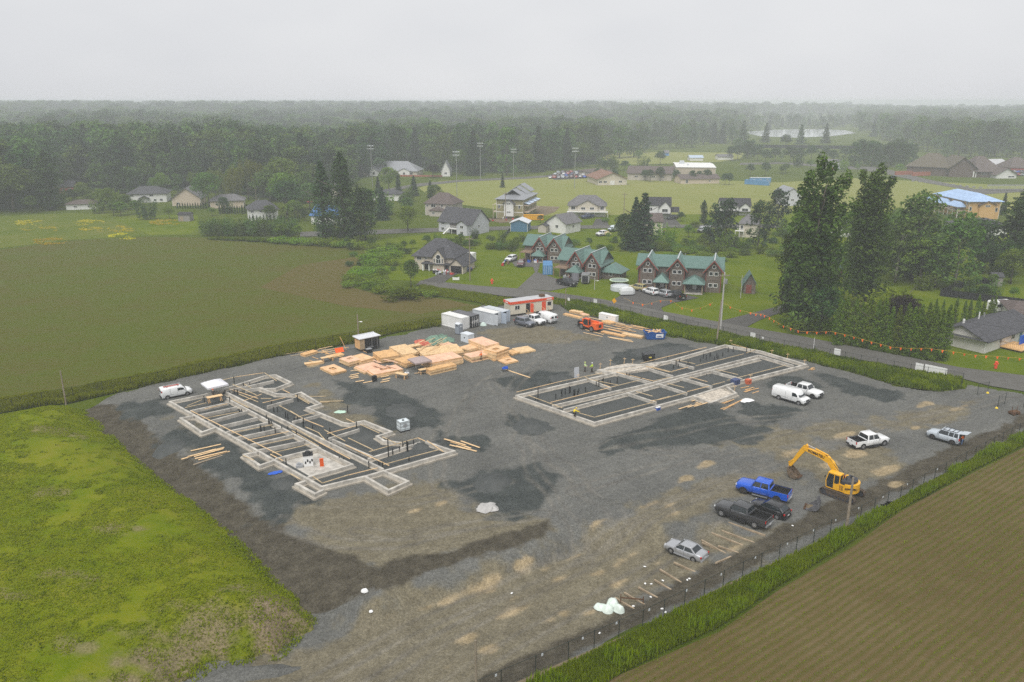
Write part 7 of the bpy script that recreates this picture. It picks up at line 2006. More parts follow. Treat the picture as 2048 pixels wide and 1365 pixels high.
def crown(kind, h, seed, dens=1.0, leaf=1.0):
 """cluster layout for each growth habit, in metres, base at z=0"""
 rng = np.random.default_rng(seed)
 C, R = [], []
 def put(x, y, z, rx, rz): C.append((x, y, z)); R.append((rx, rx, rz))
 if kind == 'poplar':            # tall black cottonwood: several upswept columns
  tops = [(0, 0, h)] + [(math.cos(a) * h * rr, math.sin(a) * h * rr, h * hh) for a, rr, hh in
    zip(rng.random(8) * 6.3, .04 + .09 * rng.random(8), .72 + .26 * rng.random(8))]
  for tx, ty, tz in tops:
   for z in np.arange(.12 * h, tz, .045 * h):
    f = z / tz
    w = h * .080 * (1 - .72 * f ** 3) * (.65 + .6 * rng.random()) * min(1, .55 + 2.5 * f)
    a = rng.random() * 6.3; o = w * .9 * rng.random()
    put(tx * (.35 + .65 * f) + math.cos(a) * o, ty * (.35 + .65 * f) + math.sin(a) * o, z, max(w, .026 * h), h * .045)
 elif kind == 'column':          # lombardy poplar
  for z in np.arange(.05 * h, h, .035 * h):
   f = z / h
   w = h * .095 * min(1, 4 * f + .3) * (1 - f ** 5) * (.7 + .6 * rng.random()) + .014 * h
   for _ in range(4):
    a = rng.random() * 6.3
    put(math.cos(a) * w * .55, math.sin(a) * w * .55, z, w * .55, h * .05)
 elif kind == 'round':           # broad-leaved tree
  for _ in range(46):
   d = rng.normal(size=3); d /= np.linalg.norm(d); d[2] = abs(d[2]) * 1.1 - .35
   r = .28 * h * (.55 + .45 * rng.random())
   put(d[0] * r * 1.15, d[1] * r * 1.15, .58 * h + d[2] * .34 * h, h * (.07 + .05 * rng.random()), h * .07)
  for _ in range(10): put(*(rng.normal(size=2) * .08 * h), h * (.35 + .35 * rng.random()), h * .12, h * .11)
 elif kind == 'forest':          # forest cottonwood: high crown, ragged top
  for _ in range(62):
   a = rng.random() * 6.3; f = rng.random() ** .75
   z = h * (.10 + .87 * f)
   w = h * .235 * (1 - .8 * max(0, f - .45)) * math.sqrt(rng.random())
   put(math.cos(a) * w, math.sin(a) * w, z, h * (.05 + .045 * rng.random()), h * (.055 + .04 * rng.random()))
 elif kind == 'fir':
  for z in np.arange(.06 * h, .98 * h, .042 * h):
   f = z / h
   w = h * .235 * (1 - f) ** .8 * (.75 + .5 * rng.random()) + .012 * h
   m = max(3, int(10 * (1 - f)) + 2)
   for q in range(m):
    a = 6.283 * (q + rng.random()) / m
    o = w * (.55 + .45 * rng.random())
    put(math.cos(a) * o * .75, math.sin(a) * o * .75, z - o * .18, o * .34, h * .016)
   put(0, 0, z, w * .35, h * .03)
 elif kind == 'willow':
  for _ in range(60):
   a = rng.random() * 6.3; f = rng.random()
   r = .62 * h * math.sqrt(f)
   top = h * (.95 - .42 * f ** 1.6) * (.8 + .25 * rng.random())
   for q in range(4):
    put(math.cos(a) * r * (1 + .03 * q), math.sin(a) * r * (1 + .03 * q), top - q * h * .14 * (.4 + f), h * .055, h * .085)
 elif kind == 'cedar':           # clipped hedge cedar
  for z in np.arange(.03 * h, 1.0 * h, .05 * h):
   f = z / h
   w = h * .115 * (1 - f ** 3 * .85) * min(1, .7 + 2 * f)
   for _ in range(4):
    a = rng.random() * 6.3
    put(math.cos(a) * w * .6, math.sin(a) * w * .6, z, w * .55, h * .05)
 elif kind == 'shrub':
  for _ in range(16):
   a = rng.random() * 6.3; r = .5 * h * math.sqrt(rng.random())
   put(math.cos(a) * r, math.sin(a) * r, h * (.2 + .5 * rng.random() * (1 - r / h)), h * .26, h * .24)
 elif kind == 'broom':           # leafy upright thicket
  for _ in range(26):
   a = rng.random() * 6.3; r = .42 * h * math.sqrt(rng.random())
   z1 = h * (.55 + .45 * rng.random())
   for f in (.25, .5, .75, 1.0): put(math.cos(a) * r * (.7 + .3 * f), math.sin(a) * r * (.7 + .3 * f), z1 * f, h * .075, h * .12)
 return np.array(C), np.array(R)
CROWN = {  # kind: (ref height, leaves per cluster, leaf size m, flat, droop)
 'poplar': (30, 84, .66, .35, 0), 'column': (22, 40, .55, .3, 0), 'round': (14, 60, .50, .4, 0), 'forest': (26, 26, 1.3, .4, 0),
 'fir': (18, 15, .80, .5, 0), 'willow': (13, 26, .75, .3, .75), 'cedar': (7, 36, .22, .25, 0), 'shrub': (3, 70, .26, .4, 0), 'broom': (5, 12, .34, .35, 0)}
LEAF = {
 'cotton': leafmat('leaf_cottonwood', (0.044,0.092,0.017), (0.154,0.237,0.046), .35),
 'poplar_near': leafmat('leaf_poplar', (0.016,0.040,0.007), (0.125,0.190,0.034), .35),
 'dark': leafmat('leaf_dark', (0.022,0.054,0.016), (0.079,0.133,0.039)),
 'fir': leafmat('needle_fir', (0.017,0.041,0.018), (0.053,0.093,0.038), .15),
 'bright': leafmat('leaf_bright', (0.066,0.130,0.012), (0.180,0.260,0.030)),
 'willow': leafmat('leaf_willow', (0.088,0.124,0.007), (0.200,0.240,0.020), .35),
 'cedar': leafmat('leaf_cedar', (0.060,0.120,0.010), (0.195,0.273,0.031), .35),
 'plum': leafmat('leaf_plum', (0.014,0.010,0.012), (0.045,0.032,0.034), .15),
 'weed': leafmat('leaf_weed', (0.102,0.157,0.002), (0.230,0.272,0.005), .4),
 'weed_dark': leafmat('leaf_weed_dark', (0.066,0.115,0.003), (0.143,0.193,0.008), .4),
 'turf': leafmat('leaf_turf', (0.138,0.198,0.002), (0.276,0.313,0.005), .5),
 'buttercup': leafmat('petal_yellow', (0.420,0.360,0.020), (0.680,0.560,0.020), .2),
 'bramble': leafmat('leaf_bramble', (0.095,0.181,0.013), (0.232,0.335,0.030), .35),
}
M_bark = mat('bark', (.085,.070,.055), .9, var=.3, scale=2)
M_bark_pale = mat('bark_pale', (.26,.235,.20), .9, var=.3, scale=2)
_CM, _TM = {}, {}
def crown_mesh(kind, leafk, var):
 key = (kind, leafk, var)
 if key not in _CM:
  h, n, s, flat, droop = CROWN[kind]
  rng = np.random.default_rng(hash((kind, var)) % 1000 if False else sum(map(ord, kind)) * 7 + var)
  C, R = crown(kind, h, sum(map(ord, kind)) + 31 * var)
  V, Fq, t = leaf_quads(C, R, n, s, rng, flat, droop)
  _CM[key] = npmesh('crown', V, Fq, LEAF[leafk], t)
 return _CM[key]
def trunk_mesh(kind, var, pale=False):
 key = (kind, var, pale)
 if key not in _TM:
  h = CROWN[kind][0]
  rng = np.random.default_rng(var + 77)
  mb = MB()
  top = {'round': .7, 'willow': .6, 'shrub': .5, 'broom': .5, 'poplar': .72, 'forest': .8}.get(kind, .93) * h
  r0 = {'shrub': .05, 'broom': .06, 'cedar': .09}.get(kind, .018 * h)
  pts = [(rng.normal() * .012 * h * f, rng.normal() * .012 * h * f, top * f) for f in (0, .2, .45, .7, 1)]
  pts[0] = (0, 0, -.15)
  mb.tube(pts, [r0, r0 * .85, r0 * .6, r0 * .4, r0 * .12], 7)
  nb = {'round': 7, 'willow': 7, 'forest': 6, 'poplar': 9}.get(kind, 3)
  for i in range(nb):
   z = h * (.28 + .4 * rng.random()); a = rng.random() * 6.3
   ln = h * ({'poplar': .06, 'willow': .36, 'forest': .1}.get(kind, .2))
   up = h * {'poplar': .22, 'willow': .2, 'round': .16}.get(kind, .12)
   if kind == 'willow': z = h * (.12 + .15 * rng.random())
   mb.tube([(0, 0, z), (math.cos(a) * ln * .5, math.sin(a) * ln * .5, z + up * .45), (math.cos(a) * ln, math.sin(a) * ln, z + up)], [r0 * .42, r0 * .28, r0 * .1], 5)
  _TM[key] = mb.mesh('trunk', M_bark_pale if pale else M_bark, True)
 return _TM[key]
TREE_KIND_NAME = {'poplar': 'cottonwood_tree', 'column': 'poplar_tree', 'round': 'broadleaf_tree', 'forest': 'cottonwood_tree', 'fir': 'fir_tree',
     'willow': 'willow_tree', 'cedar': 'hedge_cedar', 'shrub': 'shrub', 'broom': 'tall_shrub'}
def tree(kind, leafk, p, h, label, group=None, wid=1.0, var=0, pale=False, z=0.0, cat=None):
 ref = CROWN[kind][0]
 nm = TREE_KIND_NAME[kind]
 t = thing(nm, label, cat or {'shrub': 'shrub', 'broom': 'shrub', 'cedar': 'cedar'}.get(kind, 'tree'), (p[0], p[1], z), random.random() * 6.28, group)
 s = h / ref
 t.scale = (s * wid, s * wid, s)
 link('crown', crown_mesh(kind, leafk, var), t)
 link('trunk', trunk_mesh(kind, var % 3, pale), t)
 return t
def ptree(kind, leafk, px, py, ytop, label, group=None, wid=1.0, var=0, pale=False, cat=None):
 p = G(px, py)
 return tree(kind, leafk, p, max(zat(p, ytop), .4), label, group, wid, var, pale, cat=cat)
# --- single trees (kind, leaf, base x, base y, top y, width, variant, label)
TREES = [
 ('poplar','poplar_near',1607,662,312,1.15,0,'tallest dense green cottonwood beside the road, first left of the cedar hedge'),
 ('poplar','poplar_near',1588,650,420,1.05,1,'lower leafy cottonwood rising in front of the tallest roadside one'),
 ('poplar','poplar_near',1726,612,330,1.15,2,'second tall cottonwood, right of the tallest one, behind the cedar hedge'),
 ('poplar','poplar_near',1660,600,500,1.5,1,'bushy young cottonwood between the two tallest cottonwoods'),
 ('forest','cotton',1822,560,385,1.1,0,'slender dark cottonwood right of the two tallest ones'),
 ('forest','cotton',1790,565,440,1.2,1,'ragged cottonwood in the thicket left of the pale bare trunk'),
 ('forest','cotton',1908,572,425,1.25,2,'thin-crowned cottonwood with a pale bare trunk showing'),
 ('forest','cotton',1870,575,470,1.4,3,'low spreading cottonwood in front of the white house with the grey roof'),
 ('forest','dark',1962,545,440,1.1,0,'dark cottonwood in front of the white house under the blue-roofed building'),
 ('forest','dark',2020,548,400,1.3,1,'tall dark cottonwood at the right edge above the black fence'),
 ('forest','dark',2046,535,385,1.3,2,'broad dark cottonwood cut by the right edge of the picture'),
 ('shrub','willow',1808,655,546,1.15,0,'large yellow-green weeping willow behind the cedar hedge'),
 ('round','plum',1797,684,574,.95,0,'dark purple plum tree in front of the yellow willow'),
 ('round','dark',1640,668,560,1.2,1,'dark rounded tree at the left end of the cedar hedge'),
 ('shrub','bright',1588,660,615,1.3,0,'leafy thicket at the foot of the tallest cottonwood by the road'),
 ('shrub','weed_dark',1660,668,622,1.2,1,'low dark bush in front of the left end of the cedar hedge'),
 ('fir','fir',1285,500,382,1.35,0,'tall twin-topped fir beside the cream two-storey house'),
 ('fir','fir',1268,500,390,1.1,1,'left fir of the clump in front of the white gabled house'),
 ('round','dark',1250,498,418,1.0,2,'shorter fir at the left side of the fir clump'),
 ('round','dark',1265,500,455,1.2,2,'dark leafy tree at the foot of the fir clump'),
 ('forest','fir',1449,492,398,1.0,1,'dark fir left of the cream house with the balcony'),
 ('forest','fir',1428,490,408,1.05,2,'brownish fir beside the tall clipped cedar'),
 ('forest','dark',1515,500,402,.95,0,'brownish fir in front of the cream house with the balcony'),
 ('forest','fir',1553,470,378,1.1,3,'broad dark fir on the edge of the sports field'),
 ('round','bright',1389,466,440,1.3,1,'small bright green tree beside the street and parked camper'),
 ('column','dark',1406,447,402,1.7,0,'tall clipped dark cedar with a flat top beside the street'),
 ('round','fir',1181,421,390,1.1,2,'small dark conifer right of the cream duplex'),
 ('column','dark',650,482,328,1.35,1,'left one of the two tall lombardy poplars by the blue-roofed house'),
 ('column','dark',690,486,312,1.5,2,'right and taller one of the two lombardy poplars by the blue-roofed house'),
 ('forest','dark',731,480,374,1.1,0,'reddish dark conifer right of the two lombardy poplars'),
 ('fir','fir',765,440,372,1.3,1,'thin dark conifer behind the large willow'),
 ('round','willow',816,463,405,1.3,1,'wide weeping willow left of the grey two-storey house'),
 ('willow','willow',497,400,322,1.0,2,'tall pale willow at the forest edge behind the tan house'),
 ('willow','willow',432,395,340,.8,0,'pale yellow-green tree left of the tall pale willow'),
 ('column','dark',103,420,306,2.0,0,'tall dark columnar poplar beside the red house'),
 ('fir','fir',797,392,345,1.0,2,'dark spruce in front of the long grey school roof'),
 ('round','bright',778,385,328,1.2,2,'round green tree in front of the long grey school roof'),
 ('fir','fir',828,392,350,1.3,0,'ragged spruce on the edge of the sports field'),
 ('fir','fir',861,396,360,1.2,1,'small spruce left of the tall field light'),
 ('round','plum',866,356,325,1.6,1,'wide purple-leaved tree between the grey school roofs'),
 ('fir','fir',757,398,352,1.1,1,'blue-green spruce below the far drive'),
 ('fir','dark',818,408,385,1.1,2,'tiny spruce behind the beige hipped house'),
 ('round','dark',575,430,352,1.4,1,'dark leafy tree behind the white two-storey house'),
 ('round','cotton',540,405,330,1.3,0,'green tree behind the white two-storey house roof'),
 ('round','cotton',620,420,360,1.4,2,'leafy tree behind the blue-roofed house'),
 ('round','bright',424,432,412,1.3,0,'bright green bush beside the small weathered shed'),
 ('round','bright',242,432,400,1.5,1,'bright round tree beside the grassy bank on the left'),
 ('fir','fir',2037,440,415,1.2,0,'small fir on the lawn right of the tan apartment building'),
 ('fir','fir',2005,430,384,1.0,1,'fir at the right end of the tan apartment building'),
 ('round','bright',1985,572,545,1.2,2,'small orchard tree behind the black fence'),
 ('round','bright',2026,600,570,1.0,0,'young fruit tree inside the black fenced garden'),
 ('round','cotton',822,575,512,.95,1,'thin twiggy roadside tree in front of the dark roofed house'),
 ('shrub','weed_dark',800,600,568,1.9,0,'dense bramble bush at the corner of the crop field by the road'),
 ('shrub','weed_dark',838,588,574,1.6,1,'low bramble bush beside the roadside tree'),
 ('fir','fir',1005,375,345,.9,0,'lone distant spruce behind the olive building'),
]
for i, (k, lf, px, py, yt, w, v, lab) in enumerate(TREES):
 ptree(k, lf, px, py, yt, lab, None, w, v, pale=('pale' in lab and k == 'forest'))
for i in range(20):
 x = 1690 + random.random()*350; y = 575 - random.random()*75
 ptree('round' if i % 3 else 'forest', ('cotton','bright','dark')[i % 3] if i % 4 else 'cotton', x, y, max(y - 62 - random.random()*50, 470 if x > 1840 else 0), 'leafy tree in the thicket on the right behind the cedar hedge','trees in the thicket behind the cedar hedge',1.15,i%3)
for i, (x, y, yt) in enumerate([(228,432,398),(203,416,372),(221,420,370),(252,420,390),(300,372,320),(325,392,340),(254,376,322),(419,416,335),(437,392,345),(568,402,300),(571,420,335),(609,405,335),(540,440,405),(590,440,395),(715,455,400),(735,420,370),(880,470,440) if False else (705,430,380),(470,390,330),(395,385,335),(640,430,390),(1240,470,440),(1105,505,488),(720,480,440)]):
 ptree('round', ('cotton','bright','bright','cotton')[i % 4], x, y, yt, 'rounded leafy tree among the houses on the left','leafy trees among the houses on the left',1.15,i%3)
# cedar hedges
HC = [(1672,690,602),(1686,690,600),(1703,692,604),(1717,694,610),(1732,697,600),(1748,700,606),(1760,702,604),(1775,705,620),(1790,708,618),(1806,711,612),(1818,713,620),
  (1832,715,616),(1846,718,612),(1860,720,618),(1873,721,626),(1885,720,616)]
ORD = 'first second third fourth fifth sixth seventh eighth ninth tenth eleventh twelfth thirteenth fourteenth fifteenth sixteenth'.split()
for i, (x, y, yt) in enumerate(HC):
 ptree('cedar','cedar',x,y,yt - 4,'%s clipped cedar from the left in the tall roadside hedge' % ORD[i],'cedars of the tall roadside hedge',.98,i%3)
for i, (x, y, yt, lab) in enumerate([(1870,630,598,'leftmost slim cedar on the lawn behind the hedge'),(1884,634,600,'slim cedar second from the left on the lawn behind the hedge'),
  (1908,648,596,'tall dark cedar standing alone on the lawn behind the bungalow'),(1925,650,602,'narrow cedar close behind the bungalow roof'),(1936,648,600,'narrow cedar right of the lone tall lawn cedar'),
  (1950,652,592,'tallest cedar of the group behind the bungalow'),(1962,650,602,'cedar in the middle of the group behind the bungalow'),(1976,648,596,'cedar second from the camper in the group behind the bungalow'),(1984,646,594,'cedar next to the white camper behind the bungalow')]):
 ptree('cedar','cedar',x,y,yt,lab,None,1.0,i%3)
for i in range(12):
 ptree('cedar','dark',355+i*5.2,417,405+random.random()*2,'small dark cedar in the low hedge before the tan gabled house','low cedar hedge before the tan gabled house',1.4,i%3)
for i in range(14):
 ptree('cedar','dark',440+i*5,428-(i%3),410+random.random()*4,'dark cedar in the hedge before the low tan house','cedar hedge before the low tan house',1.3,i%3)
for i in range(15):
 ptree('cedar','dark',500+i*7,444,428+random.random()*4,'dark cedar in the hedge beside the white two-storey house','cedar hedge beside the white two-storey house',1.2,i%3)
for i in range(16):
 ptree('broom','cotton',415+i*11.5,472-(i%2)*3,434+random.random()*10,'bushy shrub in the thick row along the far edge of the crop field','shrub row along the far edge of the crop field',1.1,i%3)
# bramble bank along the crop field
BANK = [(560,486),(600,489),(640,491),(680,494),(715,497),(745,501),(775,506),(760,520),(745,532),(730,545),(715,555),(722,568),(745,578),(770,586),(800,590),(830,593),(860,594),(735,521),(752,512),(705,562),(712,550),(738,565),(755,572),(785,515),(775,530),(700,574),(620,490),(660,493),(580,488),(733,552),(790,500),(765,545),(750,560),(700,490)]
for i, (x, y) in enumerate(BANK):
 ptree('shrub','bramble',x,y,y-17-random.random()*7,'bright green bramble mound in the bank along the curved end of the crop field','bramble bank at the curved end of the crop field',1.7,i%3)
for i in range(26):
 x = 420 + i*6
 ptree('shrub','weed_dark',x,479+(i*.25),474-(i%4),'low bramble clump along the far edge of the crop field','low brambles along the far edge of the crop field',1.8,i%3)
MID = [(1000,500),(985,498),(1015,498),(1030,496),(1150,490),(1215,500),(1300,503),(1325,500),(1350,502),(1370,500),(1390,504),(1410,505),(1430,506),(1460,508),(1490,510),(1520,508),(1545,512),(1380,490),(1340,488),(1480,495),(900,488),(920,490),(940,491)]
for i, (x, y) in enumerate(MID):
 ptree('shrub' if i % 3 else 'broom','weed_dark' if i % 2 else 'cotton',x,y,y-14-random.random()*10,'leafy bush in the overgrown strip behind the green-roofed townhouses','bushes in the overgrown strip behind the townhouses',1.5,i%3)
for i in range(34):
 x = 1290 + i*5.4; y = 508 + 10*math.sin(i*.3) + (i%3)*4
 ptree('shrub','bramble',x,y,y-10-random.random()*6,'pale green bramble clump on the long mound behind the townhouses','brambles on the long mound behind the townhouses',1.6,i%3)
for i in range(22):
 x = 1560 + random.random()*480; y = 520 + random.random()*70
 if 1860 < x and y > 560: continue
 ptree('broom','cotton' if i % 2 else 'bright',x,y,y-30-random.random()*20,'tangled undergrowth bush among the tall cottonwoods on the right','undergrowth among the tall cottonwoods',1.5,i%3)
for i, (x, y) in enumerate([(1196,362),(1208,362),(1228,364),(1290,362),(1300,364),(1320,362),(1352,363),(1384,366),(1398,365),(1413,365),(1450,370),(1458,370),(1500,352),(1530,352)]):
 ptree('round','dark',x,y,y-26-random.random()*6,'round dark tree in the row in front of the school','round trees in front of the school',1.0,i%3)
for i, (x, y) in enumerate([(1320+0,330),(1462,322),(1475,320),(1495,318),(1515,322),(1530,326),(1550,324),(1580,326),(1600,326),(1622,322),(1650,322),(1665,328),(1690,322),(1600,296),(1650,294),(1570,300),(1485,292),(1530,292)]):
 if y < 300: ptree('fir','dark',x,y,y-46-random.random()*10,'dark distant conifer in front of the white pond','dark conifers in front of the white pond',1.3,i%3)
 else: ptree('round','dark',x,y,y-30-random.random()*8,'round dark tree along the far path beyond the sports field','round trees along the far path',1.1,i%3)
for i in range(26):
 x = 1470 + random.random()*300; y = 296 + random.random()*26
 ptree('round' if i % 2 else 'forest','cotton' if i % 3 else 'dark',x,y,y-(26 if not 1510 < x < 1720 else 9)-random.random()*(14 if not 1510 < x < 1720 else 7),'hazy tree in the scattered wood beyond the far path','scattered wood beyond the far path',1.2,i%3)
for i in range(15):
 ptree('forest','dark',1708+i*8+(i%3)*2,334-(i%4)*3,276+random.random()*14,'dark tree in the clump beside the large brown hall','dark trees beside the large brown hall',1.2,i%4)
# gardens: rounded trees and bushes between the houses
def free(p, m=3.0):
 for a, u, v, w, dp in HBOX:
  q = p - a; x, y = q.dot(u), q.dot(v)
  if -m < x < w + m and -12 < y < dp + m: return False
 return True
rngG = random.Random(21)
for x0, x1, y0, y1, n, hh in ((190,700,400,440,24,6.5),(430,760,440,478,16,5),(700,880,400,450,20,8),(820,1010,470,506,22,3.2),(1000,1570,442,452,10,4),(1020,1290,478,510,26,3.0),(1290,1570,470,505,30,5),(1570,1960,440,500,30,8),(690,830,488,560,22,2.6),(60,260,395,430,16,8),(1880,2048,560,600,12,3.5),(1560,1900,330,352,14,8),(1190,1300,320,345,10,10)):
 for i in range(n):
  x, y = rngG.uniform(x0, x1), rngG.uniform(y0, y1); p = G(x, y)
  if not free(p): continue
  hgt = hh * rngG.uniform(.55, 1.25)
  k = 'shrub' if hgt < 2.6 else ('round' if rngG.random() < .75 else 'broom')
  tree(k, rngG.choice(['bright','cotton','cotton','bramble','dark']), p, hgt, {'shrub': 'leafy garden bush between the houses', 'round': 'rounded garden tree between the houses', 'broom': 'tall leafy shrub between the houses'}[k], {'shrub': 'garden bushes between the houses', 'round': 'garden trees between the houses', 'broom': 'tall shrubs between the houses'}[k], rngG.uniform(1.0, 1.4), rngG.randrange(3))
# forest edge: the trees that can be told apart
EDGE = [(-60,425),(20,424),(95,414),(130,372),(190,384),(250,390),(340,384),(420,388),(490,394),(560,402),(640,392),(700,376),(745,345),(840,340),(900,348),(1000,350),(1100,342),(1190,332),(1240,316),(1330,298),(1480,286),(1510,263),(1700,261),(1790,290),(1900,314),(2060,318),(2200,325)]
rngE = np.random.default_rng(4)
ex = np.array([e[0] for e in EDGE], float); ey = np.array([e[1] for e in EDGE], float)
n_edge = 0
for row in range(4):
 x = -70.0
 while x < 2130:
  y = float(np.interp(x, ex, ey)) - row * 7 + rngE.normal() * 2
  p = G(x, y)
  sc = p.y / FPX                      # metres per px
  r = rngE.random()
  hgt = 20 + 11 * rngE.random()
  if x < 90: hgt = 24 + 8 * rngE.random()
  if 240 < x < 480 and row: hgt += 7
  if 190 < x < 730: hgt = (9 + 8 * rngE.random()) if row == 0 else (15 + 9 * rngE.random() if row == 1 else 20 + 11 * rngE.random())
  if 1195 < x < 1700: hgt *= .85
  if 190 < x < 730 and row < 2: r = .3 + .7 * r
  k, lf, lab = ('forest','dark','tall dark cottonwood standing in the front of the forest') if r < .45 else \
   (('forest','cotton','tall green cottonwood standing in the front of the forest') if r < .7 else
    (('fir','fir','dark conifer standing in the front of the forest') if r < .78 else ('round','cotton','rounded broadleaf tree in the front of the forest')))
  if k == 'round': hgt *= .72
  tree(k, lf, p, hgt, lab, 'forest front: ' + lab.split(' standing')[0].split(' in the')[0], .9 + .5 * rngE.random(), int(rngE.integers(0, 4)))
  n_edge += 1
  x += (8.2 + 4 * rngE.random()) / sc
print('edge trees', n_edge)
# the rest of the forest: one mass, instanced on points
def far_forest():
 protos = [('forest','dark',0),('forest','dark',1),('forest','cotton',2),('fir','fir',0),('fir','fir',1),('round','cotton',0),('round','bright',1),('forest','cotton',3)]
 objs = []
 for k, lf, v in protos:
  me = crown_mesh(k, lf, v)
  objs.append(next(o for o in SC.objects if o.type == 'MESH' and o.data == me) if any(o.type == 'MESH' and o.data == me for o in SC.objects) else None)
 objs_ok = [(i, o) for i, o in enumerate(objs) if o]
 pts = []
 rng = np.random.default_rng(9)
 d = 380.0
 while d < 3300:
  s = 6.8 * max(1, d / 480) ** 1.05
  X = np.arange(-.74 * d, .74 * d, s)
  X = X + rng.normal(size=len(X)) * s * .35
  Y = np.full(len(X), d) + rng.normal(size=len(X)) * s * .35
  pts.append(np.column_stack([X, Y]))
  d += s * .9
 P = np.concatenate(pts)
 # keep what lies beyond the edge line and outside the clearings
 px = np.array([proj((a, b, 0)) for a, b in P])
 keep = px[:, 1] < np.interp(px[:, 0], ex, ey) - 22
 for c in (ell(1330,312,150,14), ell(1615,280,125,24), ell(1700,315,60,12), ell(1850,268,50,4)):
  keep &= ~inside(np.array(c), px)
 P = P[keep]; px = px[keep]
 n = len(P)
 fl = fnoise(P, 90.0, 120)
 which = rng.random(n)
 kid = np.where(which < .22, 0, np.where(which < .36, 1, np.where(which < .62, 2, np.where(which < .72, 3, np.where(which < .80, 4, np.where(which < .93, 5, 7))))))
 bright = (fnoise(P, 130.0, 130) > .56)
 kid = np.where(bright & (rng.random(n) < .8), 6, kid)
 ref = np.array([CROWN[k][0] for k, _, _ in protos])
 h = (17 + 9 * rng.random(n)) * (.60 + .80 * fl)
 h = np.where(np.isin(kid, (5, 6)), h * .78, h)
 h *= np.interp(P[:, 0] / P[:, 1], [-.64, .1, .3, .64], [1.12, 1.0, .95, .9])
 h = np.minimum(h, 47.6 - far_rise(P) - 1.5 * rng.random(n))
 sc = h / ref[kid]
 wide = 1.15 * np.clip((P[:, 1] / 600) ** .45, 1, 2.0) * (.9 + .4 * rng.random(n))
 S = np.column_stack([sc * wide, sc * wide, sc])
 me = bpy.data.meshes.new('distant_forest')
 me.vertices.add(n); me.vertices.foreach_set('co', np.column_stack([P, far_rise(P) - .2]).astype(np.float32).ravel())
 a = me.attributes.new('size', 'FLOAT_VECTOR', 'POINT'); a.data.foreach_set('vector', S.astype(np.float32).ravel())
 a = me.attributes.new('turn', 'FLOAT_VECTOR', 'POINT'); a.data.foreach_set('vector', np.column_stack([np.zeros(n), np.zeros(n), rng.random(n) * 6.28]).astype(np.float32).ravel())
 a = me.attributes.new('which', 'INT', 'POINT'); a.data.foreach_set('value', kid.astype(np.int32))
 o = link('distant_forest', me)
 ng = bpy.data.node_groups.new('forest_scatter', 'GeometryNodeTree')
 ng.interface.new_socket('Geometry', in_out='INPUT', socket_type='NodeSocketGeometry')
 ng.interface.new_socket('Geometry', in_out='OUTPUT', socket_type='NodeSocketGeometry')
 N, L = ng.nodes, ng.links
 gi, go = N.new('NodeGroupInput'), N.new('NodeGroupOutput')
 mp = N.new('GeometryNodeMeshToPoints')
 L.new(gi.outputs[0], mp.inputs['Mesh'])
 g2i = N.new('GeometryNodeGeometryToInstance')
 order = []
 for i, ob in enumerate(objs):
  oi = N.new('GeometryNodeObjectInfo'); oi.inputs['Object'].default_value = ob or objs_ok[0][1]
  oi.transform_space = 'ORIGINAL'
  order.append(oi)
 for oi in order[::-1]:
  L.new(oi.outputs['Geometry'], g2i.inputs[0])
 iop = N.new('GeometryNodeInstanceOnPoints')
 iop.inputs['Pick Instance'].default_value = True
 def na(nm, t):
  q = N.new('GeometryNodeInputNamedAttribute'); q.data_type = t; q.inputs['Name'].default_value = nm
  return q.outputs[0]
 L.new(mp.outputs[0], iop.inputs['Points']); L.new(g2i.outputs[0], iop.inputs['Instance'])
 L.new(na('which', 'INT'), iop.inputs['Instance Index'])
 L.new(na('size', 'FLOAT_VECTOR'), iop.inputs['Scale'])
 er = N.new('FunctionNodeEulerToRotation'); L.new(na('turn', 'FLOAT_VECTOR'), er.inputs[0]); L.new(er.outputs[0], iop.inputs['Rotation'])
 L.new(iop.outputs[0], go.inputs[0])
 md = o.modifiers.new('scatter', 'NODES'); md.node_group = ng
 tag(o, 'continuous misty forest of dark green trees reaching the horizon', None, None, 'stuff')
 print('forest points', n)
far_forest()
sheet('forest_ground', [(x, y - 3) for x, y in EDGE] + [(2600,300),(2600,264),(-600,264),(-600,330)], M_forestfloor, -.03)
# --- tall grass and weeds: separate blades
def blades(name, P, h, w, leafk, label, lean=.35, nb=3, z=None):
 rng = np.random.default_rng(len(P))
 n = len(P)
 idx = np.repeat(np.arange(n), nb)
 m = len(idx)
 base = np.column_stack([P[idx], (z if z is not None else np.zeros(n))[idx]]) + np.column_stack([rng.normal(size=(m, 2)) * .12, np.zeros(m)])
 a = rng.random(m) * 6.283
 H = h[idx] * (.6 + .6 * rng.random(m))
 d = np.column_stack([np.cos(a), np.sin(a), np.zeros(m)]); s = np.column_stack([-np.sin(a), np.cos(a), np.zeros(m)])
 W = (w * (.6 + .8 * rng.random(m)))[:, None]
 top = base + d * (H * lean * rng.random(m))[:, None] + np.column_stack([np.zeros((m, 2)), H])
 midp = base * .45 + top * .55 - d * (H * .06)[:, None]
 V = np.stack([base, midp + s * W, top, midp - s * W], 1).reshape(-1, 3)
 Fq = np.arange(m * 4).reshape(m, 4)
 t = np.clip(.6 * fnoise(P, 2.5, 210)[idx] + .15 + .35 * rng.random(m), 0, 1)
 o = link(name, npmesh(name, V, Fq, LEAF[leafk], t))
 return tag(o, label, None, None, 'stuff')
VERGE_R = [(2300,780),(2048,868),(1930,930),(1800,1002),(1705,1055),(1600,1108),(1500,1156),(1400,1202),(1300,1252),(1200,1302),(1100,1350),(990,1400),(960,1470),
   (1060,1500),(1230,1352),(1330,1302),(1440,1252),(1560,1170),(1700,1084),(1800,1018),(1945,940),(2048,890),(2300,800)]
